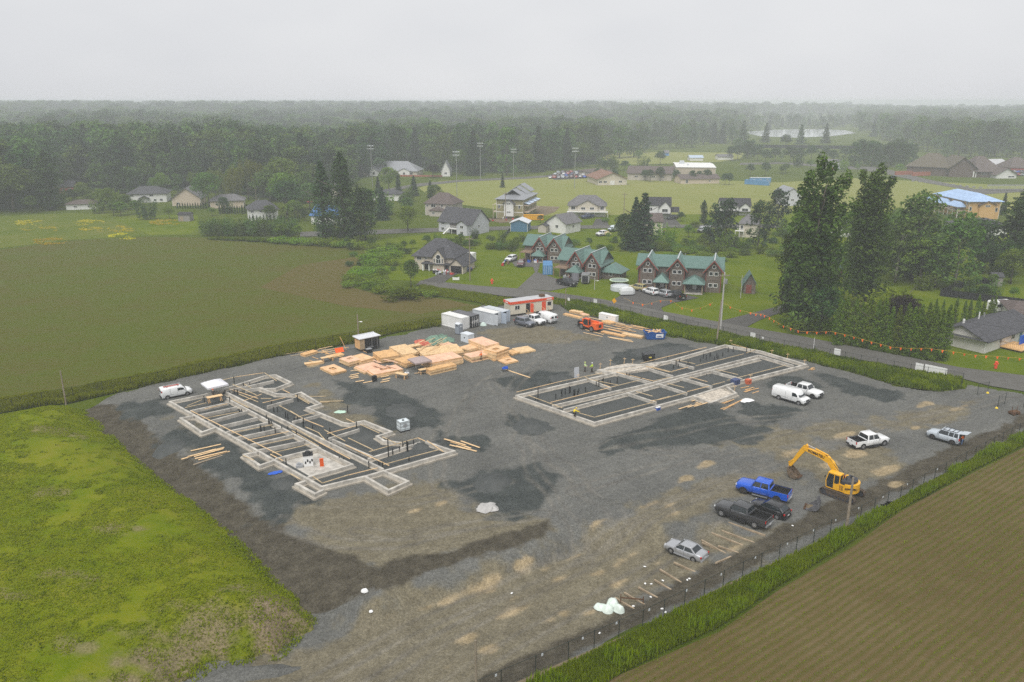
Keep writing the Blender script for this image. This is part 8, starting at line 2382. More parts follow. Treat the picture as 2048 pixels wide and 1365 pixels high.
VERGE_L = [(-300,885),(-60,838),(60,816),(140,806),(330,764),(560,712),(700,688),(800,664),(880,652),(880,640),(800,652),(700,672),(560,694),(330,744),(130,786),(0,806),(-60,818),(-300,858)]
VERGE_B = [(985,614),(1100,600),(1170,606),(1300,640),(1440,668),(1560,694),(1700,722),(1850,750),(1925,762),(1930,778),(1880,784),(1800,773),(1700,745),(1610,722),(1520,704),(1440,691),(1340,672),(1270,650),(1180,632),(1135,622),(1112,600)]
VERGE_F = [(842,572),(960,590),(1090,607),(1200,620),(1310,640),(1440,668),(1420,668),(1300,640),(1170,608),(1100,598),(1000,612),(985,620),(960,606),(900,596),(840,588)]
for q in (VERGE_R, VERGE_L, VERGE_B, VERGE_F):
 sheet('grass_verge', q, M_meadow, .03 if q is not VERGE_F else .02)
def verge(q, n, h0, h1, w, leafk, label, seed, nb=3, thr=None):
 rng = np.random.default_rng(seed)
 P = sample(poly(q), n, rng)
 f = fnoise(P, 3.0, seed)
 if thr is not None:
  k = f > thr; P = P[k]; f = f[k]
 blades('tall_grass', P, h0 + (h1 - h0) * f, w, leafk, label, nb=nb)
sheet('soil_strip', [(990,1384),(1137,1320),(1285,1256),(1446,1173),(1592,1105),(1592,1112),(1450,1181),(1290,1268),(1145,1334),(1000,1400)], M_dirt, .036)
verge(VERGE_R, 30000, .25, .8, .05, 'weed', 'bright yellow-green weeds along the fence beside the brown crop field', 31)
verge(VERGE_R, 4200, .4, 1.5, .06, 'weed', 'tall feathery weeds standing above the grass along the right-hand fence', 32, 8, .55)
verge(VERGE_R, 9000, .1, .45, .06, 'weed_dark', 'dark low weeds in the strip along the right-hand fence', 33, 3, .35)
verge(VERGE_L, 17000, .3, 1.3, .13, 'turf', 'tall bright grass along the fence beside the green crop field', 34, 3)
verge(VERGE_B, 12000, .3, 1.2, .11, 'weed_dark', 'long dark grass on the bank between the yard and the road', 35, 3)
verge(VERGE_B, 11000, .4, 1.2, .11, 'turf', 'pale long grass on the bank between the yard and the road', 36, 3, .38)
verge(VERGE_F, 5000, .3, .9, .10, 'weed', 'rough grass between the crop field and the road', 37, 3)
def mound_grass():
 rng = np.random.default_rng(61)
 q = poly([(-60,822),(0,822),(160,800),(250,882),(330,952),(462,1047),(545,1130),(632,1198),(560,1278),(430,1310),(350,1372),(200,1470),(-150,1470),(-60,1100)])
 P = sample(q, 62000, rng)
 P = P[sdist(mound_pl, P) > .3]
 f = fnoise(P, 1.4, 62)
 f2 = fnoise(P, 5.0, 66)
 k = f2 + .5 * f > .60
 P = P[k]; f = f[k]
 blades('short_grass', P, .05 + .13 * f, .055, 'turf', 'short yellow-green grass covering the mound', 2.2, 2, MH(P) - .01)
 P = sample(q, 90000, rng); dd = sdist(mound_pl, P); P = P[(dd > -.4) & (dd < 1.6)]
 P = P[fnoise(P, 2.0, 68) > .4]
 blades('edge_grass', P, .08 + .25 * fnoise(P, 1.0, 69), .06, 'turf', 'ragged grass along the edge of the mound', 1.2, 2, np.maximum(MH(P), site_h(P)) - .02)
 P = sample(q, 2600, rng); f = fnoise(P, .8, 63)
 P = P[f > .64]
 blades('clover_tufts', P, np.full(len(P), .18), .07, 'weed_dark', 'darker green tufts dotted over the mound', .8, 6, MH(P) - .02)
mound_grass()
def crop_rows():
 rng = np.random.default_rng(71)
 a = CROP_A; u = np.array([math.cos(a), math.sin(a)]); v = np.array([-u[1], u[0]])
 o = np.array(G(1440, 1262).xy)
 q = poly([(2150,865),(2048,895),(1945,946),(1800,1022),(1710,1090),(1560,1178),(1440,1262),(1330,1310),(1210,1362),(1150,1400),(2150,1420)])
 R, S = np.meshgrid(np.arange(-60, 4, .78), np.arange(-30, 70, .13), indexing='ij')
 P = o + S.ravel()[:, None] * u + R.ravel()[:, None] * v + rng.normal(size=(R.size, 2)) * .05
 P = P[inside(q, P)]
 P = P[rng.random(len(P)) < -.12 + 1.25 * fnoise(P, 5.0, 72)]
 blades('crop_seedlings', P, np.full(len(P), .12), .035, 'weed', 'rows of small green seedlings in the brown crop field', .9, 3)
crop_rows()
def young_crop():
 rng = np.random.default_rng(75)
 q = poly(CROP_L)
 u = np.array([math.cos(.12), math.sin(.12)]); v = np.array([-u[1], u[0]])
 P = sample(q, 45000, rng)
 # settle on rows 1.5 m apart
 r = P @ v; P = P + (np.round(r / 1.5) * 1.5 - r + rng.normal(size=len(r)) * .12)[:, None] * v
 P = P[(P[:, 1] < 330) & (np.abs(P[:, 0]) < .8 * P[:, 1])]
 P = P[rng.random(len(P)) < .25 + .8 * fnoise(P, 22.0, 76)]
 blades('crop_seedlings', P, np.full(len(P), .10), .06, 'weed_dark', 'rows of young plants in the wide field on the left', .9, 2)
young_crop()
# ================================================================== FENCES, POLES, SIGNS, SMALL THINGS
def wire_mat():
 m = bpy.data.materials.new('chain_link'); m.use_nodes = True
 n, l = m.node_tree.nodes, m.node_tree.links
 b = n['Principled BSDF']; b.inputs['Base Color'].default_value = (.03,.032,.03,1); b.inputs['Roughness'].default_value = .6
 tr = n.new('ShaderNodeBsdfTransparent'); mx = n.new('ShaderNodeMixShader')
 tc = n.new('ShaderNodeTexCoord'); no = n.new('ShaderNodeTexNoise'); no.inputs['Scale'].default_value = 2.0
 l.new(tc.outputs['Object'], no.inputs['Vector'])
 mr = n.new('ShaderNodeMapRange'); mr.inputs['To Min'].default_value = .06; mr.inputs['To Max'].default_value = .15
 l.new(no.outputs['Fac'], mr.inputs['Value']); l.new(mr.outputs['Result'], mx.inputs['Fac'])
 l.new(tr.outputs['BSDF'], mx.inputs[1]); l.new(b.outputs['BSDF'], mx.inputs[2])
 l.new(mx.outputs['Shader'], n['Material Output'].inputs['Surface'])
 return m
M_wire = wire_mat()
M_post = mat('fence_green', (.018,.026,.022), .6, var=.15)
def fence(label, pts, z0, H=1.75, gap=3.0, mesh=True, r=.038, cat='fence', toprail=True):
 """chain-link fence along world points"""
 o = Vector(pts[0])
 t = thing('chain_link_fence', label, cat, (o.x, o.y, z0))
 pm = MB(); pm.cyl((0,0,-.2),(0,0,H+.05), r, n=6); pm.cyl((0,0,H+.05),(0,0,H+.09), r*1.4, r*.5, n=6); pme = pm.mesh('post', M_post)
 for a, b in zip(pts, pts[1:]):
  a, b = Vector(a) - o, Vector(b) - o; a.z = b.z = 0
  L = (b - a).length; n = max(1, round(L/gap))
  for i in range(n + (1 if b is pts[-1] else 0)):
   p = link('post', pme, t); p.location = a.lerp(b, i/n)
  if toprail:
   mb = MB(); mb.cyl(a + Vector((0,0,H)), b + Vector((0,0,H)), .022, n=5); mb.cyl(a + Vector((0,0,.12)), b + Vector((0,0,.12)), .012, n=4); mb.build('rail', M_post, t)
  if mesh:
   mb = MB(); d = (b - a).normalized(); k = Vector((-d.y, d.x, 0))*.008
   mb.add([a + k + Vector((0,0,.1)), b + k + Vector((0,0,.1)), b + k + Vector((0,0,H)), a + k + Vector((0,0,H))], [(0,1,2,3)])
   mb.build('wire_mesh', M_wire, t)
 p = link('post', pme, t); p.location = Vector(pts[-1]) - o; p.location.z = 0
 return t
FR = [G(x, y) for x, y in ((930,1408),(1136.6,1318),(1285,1253),(1446,1172),(1592,1103),(1692,1052),(1800,998),(1930,928),(2037,870),(2200,795))]
FR = [Vector((p.x, p.y, 0)) for p in FR]
fence('dark green chain-link fence along the brown crop field on the right', FR, .02, 1.7, 2.9)
FL = [G(x, y) for x, y in ((-100,846),(86,808),(318,766),(480,730),(560,711),(700,684),(810,660),(885,648))]
fence('chain-link fence along the green crop field on the left', FL, .02, 1.9, 4.0)
FB = [G(x, y, 1.7) for x, y in ((1120,588),(1162,594.7),(1282.6,620),(1396.5,645),(1500,666),(1540,676),(1660.5,699),(1789,723.5),(1928,747.6))]
fence('chain-link fence between the grassy bank and the road', FB, .05, 1.7, 3.0)
fence('short chain-link return at the end of the roadside fence', [FB[-1], G(1921,779)], .03, 1.7, 2.0)
fence('loose gate panel standing open at the yard entrance, left leaf', [G(1954,791), G(1975,786)], .0, 1.9, 3.0)
fence('loose gate panel standing at the yard entrance, right leaf', [G(1995,815), G(2009,809)], .0, 1.9, 3.0)
fence('chain-link fence end at the far right of the yard entrance', [G(2047,815), G(2075,830)], .0, 1.9, 3.0)
for (x, y) in ((1975,787),(1993,817)):
 p = G(x, y); mb = MB(); mb.dome((0,0,0),.24,.24,.22,10,3); mb.cyl((0,0,.2),(0,0,.3),.05,n=6)
 tag(mb.build('gate_weight', mat('weight_yellow', (.75,.55,.04), .6), None, loc=(p.x,p.y,gz(p))), 'yellow weight at the foot of the gate panel', 'weight', 'yellow gate weights')
# signs on the fences
def sign(label, px, py, w, h, m, z=1.1, rz=None, name='sign', txt=None, mt=None, size=.2):
 p = G(px, py, z)
 t = thing(name, label, 'sign', (p.x, p.y, z), rz if rz is not None else ax(FB[4]-FB[2]))
 mb = MB(); mb.b2(-w/2,w/2,-.09,-.06,-h/2,h/2); pl = mb.build('plate', m, t)
 mb = MB(); mb.b2(-w/2-.02,w/2+.02,-.058,-.045,h/2-.05,h/2+.02); mb.build('fixing', M_post, t)
 if txt:
  for i, s in enumerate(txt): text(s, size, mt or M_black, pl, (0,-.095,h*.18-i*size*1.15),(math.pi/2,0,0),'lettering',.002)
 return t
for i, (x, y, w) in enumerate([(1138,599,.7),(1191,603,1.0),(1332,636,1.1),(1506,671,1.1),(1526,676,.4),(1675,704,1.2),(1839,734,1.3)]):
 sign('square white notice on the roadside fence, number %s along from the office' % ['first','second','third','fourth','fifth and smallest','sixth','seventh'][i], x, y, w, w, M_white)
sign('long white banner sign on the roadside fence near the entrance',1872,740,3.6,1.3,M_white)
t = sign('yellow diamond road sign beside the road',1229,602,.1,.1,M_trim,1.7,ax(FB[4]-FB[2]))
mb = MB(); mb.box((0,-.1,0),(.95,.03,.95),0,0,math.pi/4); mb.build('diamond_plate', mat('sign_yellow', (.80,.38,.01), .5), t)
mb = MB(); mb.cyl((0,-.04,-1.7),(0,-.04,.5),.04,n=6); mb.build('post', M_steel, t)
for i, q in enumerate(np.linspace(0.03, .97, 20)):
 # reflector tags on the right-hand fence
 k = q*(len(FR)-1); a = FR[int(k)].lerp(FR[min(int(k)+1,len(FR)-1)], k-int(k))
 mb = MB(); mb.b2(-.09,.09,-.03,0,-.11,.11)
 if a.y < 95: tag(mb.build('fence_tag', M_cgrey, None, loc=(a.x+.12,a.y-.06,1.58+.1*(i%2)), rz=.6), 'small pale tag clipped to the top of the right-hand fence', 'tag', 'pale tags on the right-hand fence')
# poles
M_pole = mat('pole_wood', (.24,.20,.15), .9, var=.22, scale=1.5); M_pole_p = mat('pole_pale', (.42,.41,.39), .8, var=.1)
def pole(label, px, py, ytop, r=.15, m=None, cross=False, trans=False, lamp=False, lean=(0,0), name='utility_pole'):
 p = G(px, py); h = zat(p, ytop)
 t = thing(name, label, 'pole', (p.x, p.y, 0))
 mb = MB(); mb.cyl((0,0,-.3),(lean[0],lean[1],h), r, r*.7, n=9); mb.build('shaft', m or M_pole, t)
 if cross:
  mb = MB(); mb.box((lean[0],lean[1]-r,h-.7),(2.2,.12,.14), .2); c = mb.build('crossarm', M_pole, t)
  mb = MB()
  for x in (-.95,-.4,.4,.95): mb.cyl((x,lean[1]-r,h-.63),(x,lean[1]-r,h-.42),.05,n=6)
  mb.build('insulator', M_grey, c)
 if trans:
  mb = MB(); mb.cyl((.38,-.15,h*.80),(.38,-.15,h*.80+1.0),.28,n=10); mb.build('transformer', M_steel, t)
 if lamp:
  mb = MB(); mb.beam((0,0,h*.75),(.5,-.2,h*.77),.05,.05); mb.box((.7,-.25,h*.77),(.5,.22,.12)); mb.build('lamp_head', M_white, t)
 return t
PA = pole('tall grey utility pole with a transformer beside the road near the long townhouse',1441,658,545,.19,M_pole_p,True,True)
pole('shorter leaning wooden pole on the bank at the corner of the tidy foundation',1433,687,600,.17,M_pole,lean=(.35,0))
pole('thick square wooden pole at the right-hand fence below the excavator',1693,1055,956,.17,M_pole)
pole('wooden pole with a small lamp behind the black trailer',718,690,629,.15,M_pole,lamp=True)
pole('wooden pole in the left fence line by the grass mound',132,808,742,.13,M_pole)
pole('weathered wooden pole rising at the bottom edge of the picture',953,1415,1281,.13,M_pole)
pole('dark utility pole in front of the dark-roofed house',940,561,473,.15,M_pole,True)
pole('thin wooden pole beside the site office',1131,617,577,.12,M_pole)
pole('small pole with a lamp before the long townhouse',1189,579,556,.10,M_pole_p,lamp=True)
pole('short thin pole beside the garden shed',1481,596,551,.09,M_pole_p)
pole('utility pole in front of the olive apartment block',1011,442,384,.16,M_pole,True)
pole('utility pole on the street right of the cream duplex',1247,445,386,.16,M_pole,True)
pole('wooden pole with a transformer among the houses on the left',513,403,366,.17,M_pole,False,True)
pole('pale pole beside the red house',172,396,367,.15,M_pole_p)
pole('tall pale pole at the forest edge above the left houses',180,372,330,.16,M_pole_p,True)
pole('thin signpost on the grass verge across the road',1627,697,676,.05,M_white,name='marker_post')
for i, (x, y, yt, lab) in enumerate([(745,375,292,'sports field light mast before the long grey school'),(914,394,304,'nearest tall sports field light mast, left of the olive block'),(961,361,287,'sports field light mast at the forest edge right of the purple trees'),(1027,358,299,'sports field light mast at the forest edge in the middle'),(1149,377,297,'sports field light mast left of the car park')]):
 t = pole(lab, x, y, yt, .19, M_steel, name='light_mast'); t['category'] = 'light mast'
 h_ = zat(G(x, y), yt)
 for r_ in range(2):
  mb = MB(); mb.box((0,-.3,h_-.3-r_*1.6),(3.2,.15,.12)); a_ = mb.build('lamp_bar', M_steel, t)
  for k in range(4):
   mb = MB(); mb.box((-1.35+.9*k,-.45,h_-.05-r_*1.6),(.6,.3,.45),0,.4); mb.build('floodlight', M_cgrey, a_)
# overhead wires
def wire(name, label, pts, r=.02):
 mb = MB(); q = []
 for a, b in zip(pts, pts[1:]):
  a, b = Vector(a), Vector(b)
  for k in range(12): f = k/12; q.append(a.lerp(b, f) - Vector((0,0,4*f*(1-f)*(b-a).length*.018)))
 q.append(Vector(pts[-1])); mb.tube(q, r, 4)
 tag(mb.build(name, M_black), label, 'wire')
pa = PA.location; ph = zat(G(1441,658), 545)
wire('overhead_wire','overhead power line along the road towards the right edge',[(pa.x+.9,pa.y,ph-.5),G(1760,612,8.5),G(2120,668,8.0)])
wire('overhead_wire','lower overhead cable along the road towards the right edge',[(pa.x-.3,pa.y,ph-2.2),G(1780,640,6.8),G(2120,700,6.4)])
# bunting of orange flags
def bunting(label, pts, step):
 q = [G(x, y, z) for x, y, z in pts]
 t = thing('flag_line', label, 'bunting', q[0])
 o = q[0]
 mb = MB(); mb.tube([p - o for p in q], .014, 4); mb.build('rope', mat('rope_yellow', (.75,.45,.06), .7), t)
 fm = MB(); fm.add([(-.19,0,0),(.19,0,0),(.06,.03,-.48),(-.06,.03,-.48)], [(0,1,2,3)]); fm.add([(-.19,.012,0),(.19,.012,0),(.06,.042,-.48),(-.06,.042,-.48)], [(3,2,1,0)])
 fme = fm.mesh('flag', mat('flag_orange', (.85,.14,.02), .7))
 acc = 0
 for a, b in zip(q, q[1:]):
  L = (b-a).length; s = step - acc
  while s < L:
   f = link('flag', fme, t); f.location = a.lerp(b, s/L) - o; f.rotation_euler = (random.uniform(-.15,.15), random.uniform(-.1,.1), ax(b-a)+random.uniform(-.4,.4)); s += step
  acc = L - (s - step)
zz = lambda x, y, z: (1500 + x*.2676, 480 + y*.2676, z)
bunting('long sagging line of orange flags across the lawn in front of the cedar hedge',[zz(-20,545,4),zz(120,565,3.6),zz(240,640,3.2),zz(380,685,3),zz(520,690,3.2),zz(600,684,3.4),zz(740,715,3.2),zz(900,760,3),zz(1060,802,2.8),zz(1200,812,2.9),zz(1320,810,3),zz(1480,830,3),zz(1660,860,3),zz(1850,872,3),zz(2060,888,3)],1.75)
z6z = lambda x, y, z: (1100 + x*.21484, 440 + y*.21484, z)
bunting('short sagging line of orange flags before the long townhouse car park',[z6z(690,730,4.5),z6z(780,770,3.8),z6z(890,790,3.6),z6z(1020,752,4.2),z6z(1130,750,4.4),z6z(1220,815,3.8),z6z(1320,838,3.6),z6z(1420,815,3.9),z6z(1520,770,5)],2.2)
bunting('line of orange flags over the dark driveway right of the grey pole',[z6z(1600,765,5.2),z6z(1700,820,4.4),z6z(1800,850,4),z6z(1900,868,3.9),z6z(1990,880,4)],2.2)
# black garden fence
def panel_fence(label, pts, H, m, gap=2.4):
 q = [G(x, y) for x, y in pts]; o = q[0]
 t = thing('garden_fence', label, 'fence', (o.x, o.y, 0))
 for a, b in zip(q, q[1:]):
  L = (b-a).length; n = max(1, round(L/gap))
  for i in range(n):
   p0, p1 = a.lerp(b, i/n) - o, a.lerp(b, (i+1)/n) - o
   mb = MB(); mb.beam(p0 + Vector((0,0,H/2)) , p1.lerp(p0,.03) + Vector((0,0,H/2)), .04, H); mb.build('panel', m, t)
   mb = MB(); mb.b2(p0.x-.05,p0.x+.05,p0.y-.05,p0.y+.05,0,H+.1); mb.build('post', m, t)
panel_fence('black panel fence around the garden at the right edge',[(1880,592),(1960,602),(2060,614)],1.7,mat('fence_black', (.018,.018,.02), .7))
panel_fence('black panel fence running back behind the fenced garden',[(1882,590),(1920,577),(1965,567),(1985,571)],1.6,mat('fence_black', (.018,.018,.02), .7))
panel_fence('dark mesh fence across the lawn beside the blue garage',[(993,492),(1005,478),(1020,464)],1.4,mat('fence_dark_green', (.05,.07,.06), .8))
# trampoline, pool, covered boat, tank-like trailer
def trampoline(t):
 mb = MB(); mb.cyl((0,0,.85),(0,0,.88),2.1,n=24); mb.build('mat', M_black if False else mat('trampoline_mat', (.25,.30,.27), .7), t)
 mb = MB(); rr = [[(math.cos(2*math.pi*k/24)*q, math.sin(2*math.pi*k/24)*q, z) for k in range(24)] for q, z in ((2.15,.82),(2.55,.82),(2.55,.93),(2.15,.93))]; rr.append(rr[0]); mb.loft(rr, caps=False); mb.build('edge_pad', mat('pad_green', (.50,.62,.45), .6), t)
 for k in range(6):
  a = k*math.pi/3; mb = MB(); mb.beam((2.3*math.cos(a),2.3*math.sin(a),0),(2.3*math.cos(a),2.3*math.sin(a),.84),.07,.07); mb.build('leg', M_steel, t)
small('trampoline','round trampoline with a pale green edge on the lawn left of the long townhouse','trampoline',1238,567,trampoline,0,0)
def pool(t):
 mb = MB(); n = 28; mb.loft([[(math.cos(2*math.pi*k/n)*q, math.sin(2*math.pi*k/n)*q, z) for k in range(n)] for q, z in ((2.6,0),(2.55,1.05),(2.35,1.05),(2.35,.7))], caps=False); mb.build('wall', M_cgrey, t)
 mb = MB(); mb.cyl((0,0,.72),(0,0,.74),2.36,n=n); mb.build('cover', mat('pool_cover', (.55,.58,.57), .5), t)
small('swimming_pool','round above-ground pool with a pale cover beside the trampoline','pool',1241,580,pool,0,0)
def covered(t):
 n = 12; rr = []
 for x, w, hh in ((-1.9,.7,1.3),(-1.6,1.0,1.9),(0,1.1,2.1),(1.2,1.05,1.9),(1.8,.6,1.4)):
  rr.append([(x, -w, .3),(x,-w*1.02,hh*.6),(x,-w*.8,hh*.93),(x,0,hh),(x,w*.8,hh*.93),(x,w*1.02,hh*.6),(x,w,.3)])
 mb = MB(); mb.loft(rr); mb.build('cover', mat('cover_white', (.62,.64,.64), .6, var=.1), t)
 for s in (-1,1):
  mb = MB(); mb.cyl((0,s*.95-.08,.3),(0,s*.95+.08,.3),.3,n=10); mb.build('wheel', M_tyre, t)
small('covered_trailer','trailer under a white cover in front of the pool','trailer',1254,590,covered,.15,0)
def boxtrailer(t):
 mb = MB(); mb.b2(-1.8,1.8,-1,1,.5,2.4); mb.build('body', mat('trailer_grey', (.40,.40,.40), .5, var=.1), t)
 mb = MB(); mb.b2(-1.9,1.9,-1.06,1.06,2.4,2.5); mb.build('roof', M_steel, t)
 mb = MB(); mb.b2(-1.86,-1.8,-.8,.8,.6,2.2); mb.build('rear_door', M_trim, t)
 for s in (-1,1):
  mb = MB(); mb.cyl((0,s*1.0-.1,.36),(0,s*1.0+.1,.36),.36,n=12); mb.build('wheel', M_tyre, t)
small('box_trailer','grey box trailer parked beside the middle townhouse','trailer',1171,566,boxtrailer,1.4,0)
def tipper(t):
 mb = MB(); mb.box((0,0,1.1),(3.2,1.8,.12),0,0,-.5); mb.box((0,-.9,1.35),(3.2,.06,.5),0,0,-.5); mb.box((0,.9,1.35),(3.2,.06,.5),0,0,-.5); mb.build('bed', mat('tipper_grey', (.10,.10,.11), .5), t)
 for s in (-1,1):
  mb = MB(); mb.cyl((-.2,s*.95-.1,.36),(-.2,s*.95+.1,.36),.36,n=12); mb.build('wheel', M_tyre, t)
 mb = MB(); mb.b2(-1.4,1.8,-.5,.5,.35,.45); mb.build('frame', M_black, t)
small('tipping_trailer','dark tipping trailer with a raised bed before the middle townhouse','trailer',1150,563,tipper,1.5,0)
# neighbourhood cars
CARS = [('suv','white car parked nose-out before the left bay of the long townhouse',P_white,(1291,588),(1300,591),'car'),('suv','silver car parked in the middle before the long townhouse',P_silver,(1317,592),(1326,595),'car'),
 ('pickup','black pickup with a silver bumper parked right before the long townhouse',P_black,(1340,594),(1352,599),'pickup truck'),('pickup','dark pickup parked on the grass before the middle townhouse',P_black,(1141,574),(1120,570),'pickup truck'),
 ('suv','maroon car on the drive of the left townhouse',P_maroon,(1046,535),(1050,530),'car'),('suv','white car with dark windows beside the left townhouse porch',P_white,(1021,525),(1033,521),'car'),
 ('suv','gold car parked behind the pool and covered trailer',P_gold,(1266,581),(1276,583),'car'),('sedan','dark blue car among the clutter before the open garage',P_navy,(922,545),(940,543),'car'),
 ('sedan','red car on the lawn right of the cream house with the dark roof',P_redc,(1314,467),(1328,467),'car'),('pickup','dark blue pickup at the end of the duplex drive',P_navy,(1172,438),(1182,437),'pickup truck'),
 ('suv','dark car under the carport of the white gabled house',P_black,(1341,440),(1353,439),'car'),('cargovan','silver camper van by the small bright green tree',P_silver,(1404,466),(1418,464),'van'),
 ('cargovan','white and teal van behind the fir clump on the street',P_pale,(1225,464),(1240,462),'van'),('suv','dark car on the far path left of the timber hall',P_navy,(1781,358),(1795,357),'car'),
 ('sedan','red car among the trees behind the blue-roofed house',P_redc,(619,407),(629,406),'car'),('suv','white car on the street beside the white house',P_white,(1130,456),(1142,457),'car'),('suv','pale car on the lawn at the fir clump',P_white,(1200,473),(1214,471),'car')]
for k, lab, P, fw, rw, cat in CARS: vehicle(k, lab, P, fw, rw, cat, name={'pickup truck': 'parked_pickup', 'van': 'parked_van'}.get(cat, 'parked_car'))
def wreck(t):
 mb = MB(); mb.extr([(-2.2,.3),(2.2,.3),(2.3,.8),(1.2,.95),(.7,1.4),(-.9,1.4),(-1.5,.95),(-2.2,.85)],-.85,.85); mb.build('shell', mat('wreck_cream', (.55,.45,.28), .7, var=.3), t)
 mb = MB(); mb.b2(-2.0,-.6,-.8,.8,1.4,1.7); mb.build('junk', mat('junk_pink', (.50,.33,.33), .8, var=.3), t)
 for x in (-1.4,1.4):
  for s in (-1,1):
   mb = MB(); mb.cyl((x,s*.85-.08,.3),(x,s*.85+.08,.3),.3,n=10); mb.build('wheel', M_tyre, t)
small('scrap_car','cream scrapped car piled with junk on the lawn','scrap car',1211,471,wreck,-1.0,0)
# school car park and far cars: the same body, copied
LOT = [P_white, P_silver, P_navy, P_steel, P_black, P_redc, P_blue, P_pale, P_maroon]
lot_src = {}
def lotcar(px, py, i, rz, group, label):
 P = LOT[(i*5 + i//3) % len(LOT)]
 p = G(px, py)
 key = (id(P), i % 2)
 if key not in lot_src:
  t = thing('parked_car', label, 'car', (p.x, p.y, .05), rz, group); body(t, dict(VEH['suv' if i % 2 else 'sedan']), P); lot_src[key] = t
 else:
  t = copy_tree(lot_src[key]); t.location = (p.x, p.y, .05); t.rotation_euler = (0,0,rz); t['label'] = label; t['group'] = group
for i in range(40):
 r, c = i // 10, i % 10
 lotcar(1101 + c*8.6 + r*5, 357.5 - r*3.6 - .2*c, i, 1.3 + .3*(r%2), 'cars in the car park left of the school', 'car parked in the crowded car park left of the school')
for i in range(10):
 lotcar(1664 + (i%6)*5.6, 340 - (i//6)*3.2, i, .4, 'cars parked in a row by the far path', 'car in the row parked by the far path')
for i in range(14):
 lotcar(2030 + (i%7)*7, 352 - (i//7)*6, i, .4, 'cars parked beyond the timber hall', 'car parked beyond the right end of the timber hall')
# junk around the dark-roofed house and the townhouses
JM = [M_white, M_black, M_grey, M_blue, mat('junk_red', (.55,.04,.03), .6), mat('junk_brown', (.20,.13,.08), .8), M_cgrey]
rngJ = random.Random(8)
def junk(px, py, lab, group):
 def f(t):
  mb = MB(); d = [rngJ.uniform(.35,.9) for _ in range(3)]; mb.box((0,0,d[2]/2),(d[0],d[1],d[2]),rngJ.random()); mb.build('body', rngJ.choice(JM), t)
  mb = MB(); mb.cyl((d[0]*.3,0,d[2]),(d[0]*.5,.1,d[2]+.35),.12,n=7); mb.box((0,0,d[2]+.05),(d[0]*1.1,d[1]*.6,.08),rngJ.random()); mb.build('top', rngJ.choice(JM), t)
 small('junk_pile', lab, 'junk', px, py, f, rngJ.random()*3, 0, group)
for i in range(20): junk(866 + rngJ.random()*62, 541 + rngJ.random()*9, 'heap of household junk before the dark-roofed house', 'junk before the dark-roofed house')
for i in range(7): junk(1052 + rngJ.random()*24, 522 + rngJ.random()*4, 'odds and ends stored under the left townhouse balcony', 'odds and ends at the left townhouse')
for i in range(5): junk(1004 + rngJ.random()*18, 524 + rngJ.random()*10, 'yard clutter on the grass left of the white car', 'yard clutter on the grass')
for i in range(5): junk(1115 + rngJ.random()*26, 553 + rngJ.random()*6, 'clutter under the deck of the middle townhouse', 'clutter under the middle townhouse deck')
for i in range(9): junk(975 + rngJ.random()*100, 438 + rngJ.random()*6, 'building material heap around the olive apartment block', 'material heaps at the olive apartment block')
def planter(t):
 mb = MB(); mb.b2(-.9,.9,-.35,.35,0,.7); mb.build('box', M_white, t)
 mb = MB(); mb.dome((0,0,.68),.8,.3,.35,10,3); mb.build('flowers', LEAF['weed_dark'], t)
small('planter','white planter on the lawn edge before the dark-roofed house','planter',912,560,planter,0,0)
def hydrant(t):
 mb = MB(); mb.cyl((0,0,0),(0,0,.75),.16,n=10); mb.dome((0,0,.75),.18,.18,.16,10,3); mb.build('barrel', M_ored, t)
 mb = MB(); mb.cyl((-.3,0,.52),(.3,0,.52),.09,n=8); mb.build('outlet', M_ored, t)
for (x, y, lab) in ((1991,737,'red hydrant on the lawn between the road and the bungalow'),(984,568,'pale and yellow hydrant beside the road left of the townhouses')):
 small('fire_hydrant',lab,'hydrant',x,y,hydrant,.3,0).scale = (1.6,1.6,1.5)
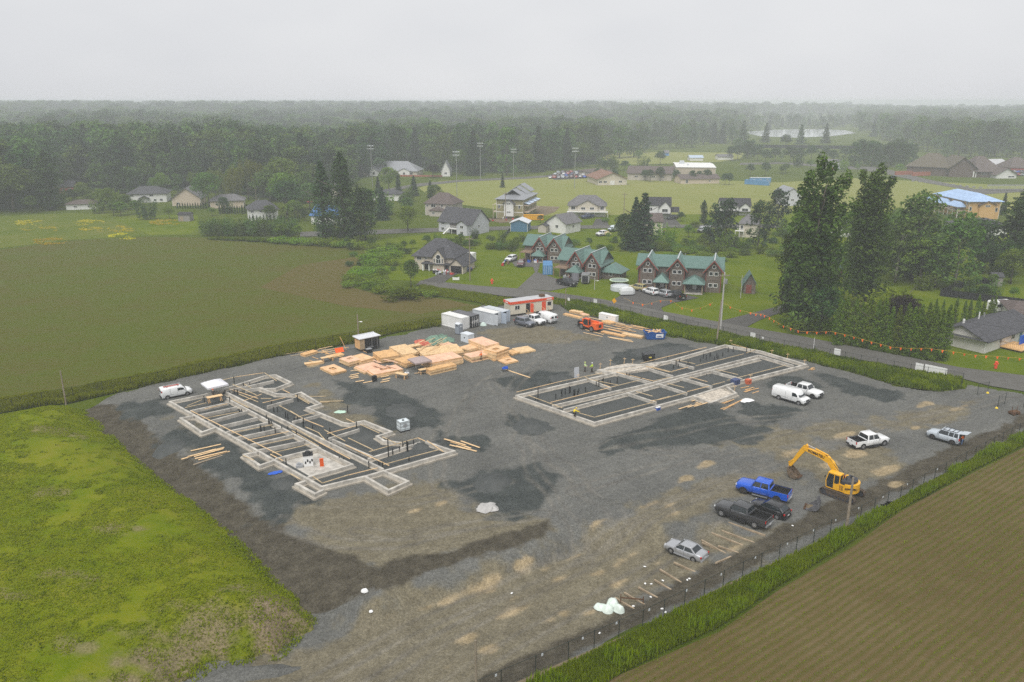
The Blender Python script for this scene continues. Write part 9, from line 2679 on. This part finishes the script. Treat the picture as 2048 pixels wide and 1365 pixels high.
for i in range(11):
 p = G(1826 + i*13.5, 363 + i*1.35 + .25*math.sin(i)); mb = MB(); mb.dome((0,0,-.1),1.1,.8,.9,8,3)
 tag(mb.build('boulder', mat('boulder_grey', (.16,.16,.155), .9, var=.2), None, loc=p), 'grey boulder in the row along the path before the timber hall', 'boulder', 'boulders along the path')
for (x, y) in ((1842,352),(1808,350)):
 p = G(x, y); mb = MB(); mb.box((0,0,1.1),(14,1.2,2.2)); mb.box((0,.2,2.25),(14.4,1.7,.15))
 tag(mb.build('canoe_shelter', mat('red_brick', (.32,.11,.07), .9, var=.2, scale=4), None, loc=p, rz=.3), 'low red-brown wall before the timber hall, %s one' % ('right' if x > 1820 else 'left'), 'wall')
def stand(t):
 for k in range(4):
  mb = MB(); mb.b2(-12,12,k*.9,k*.9+.5,.4+k*.5,.46+k*.5); mb.build('bench', M_steel, t)
 mb = MB()
 for x in range(-12,13,3):
  mb.beam((x,0,0),(x,0,.4),.1,.1); mb.beam((x,3.0,0),(x,3.0,3.0),.1,.1)
 mb.b2(-12,12,3.05,3.1,2.3,3.0); mb.build('frame', M_steel, t)
small('bleachers','pale metal bleachers on the grass at the right edge','bleachers',2025,382,stand,0,0)
for (x, y, s) in ((218,459,1.0),(78,459,.6),(330,446,.4),(250,474,.5),(100,484,.5),(60,447,.4),(180,447,.5)):
 # buttercup drifts
 P_ = sample(poly(ell(x, y, 50*s+12, 7)), int(1400*s+300))
 P_ = P_[fnoise(P_, 5.0, 300) * fnoise(P_, 1.7, 304) > .30]
 blades('buttercups', P_, np.full(len(P_), .4), .09, 'buttercup', 'drift of yellow flowers in the rough meadow', .3, 2)
# ================================================================== RAIN HAZE
def haze():
 m = bpy.data.materials.new('haze'); m.use_nodes = True
 n, l = m.node_tree.nodes, m.node_tree.links
 n.clear()
 out = n.new('ShaderNodeOutputMaterial'); v = n.new('ShaderNodeVolumePrincipled')
 v.inputs['Color'].default_value = (.91, .95, 1.0, 1)
 v.inputs['Density'].default_value = HAZE_DENSITY
 v.inputs['Anisotropy'].default_value = 0.0
 l.new(v.outputs['Volume'], out.inputs['Volume'])
 mb = MB(); mb.b2(-5400, 5400, -700, 5800, -5.8, 48.5)
 o = mb.build('haze', m)
 tag(o, kind='stuff')
HAZE_DENSITY = 0.00048
haze()
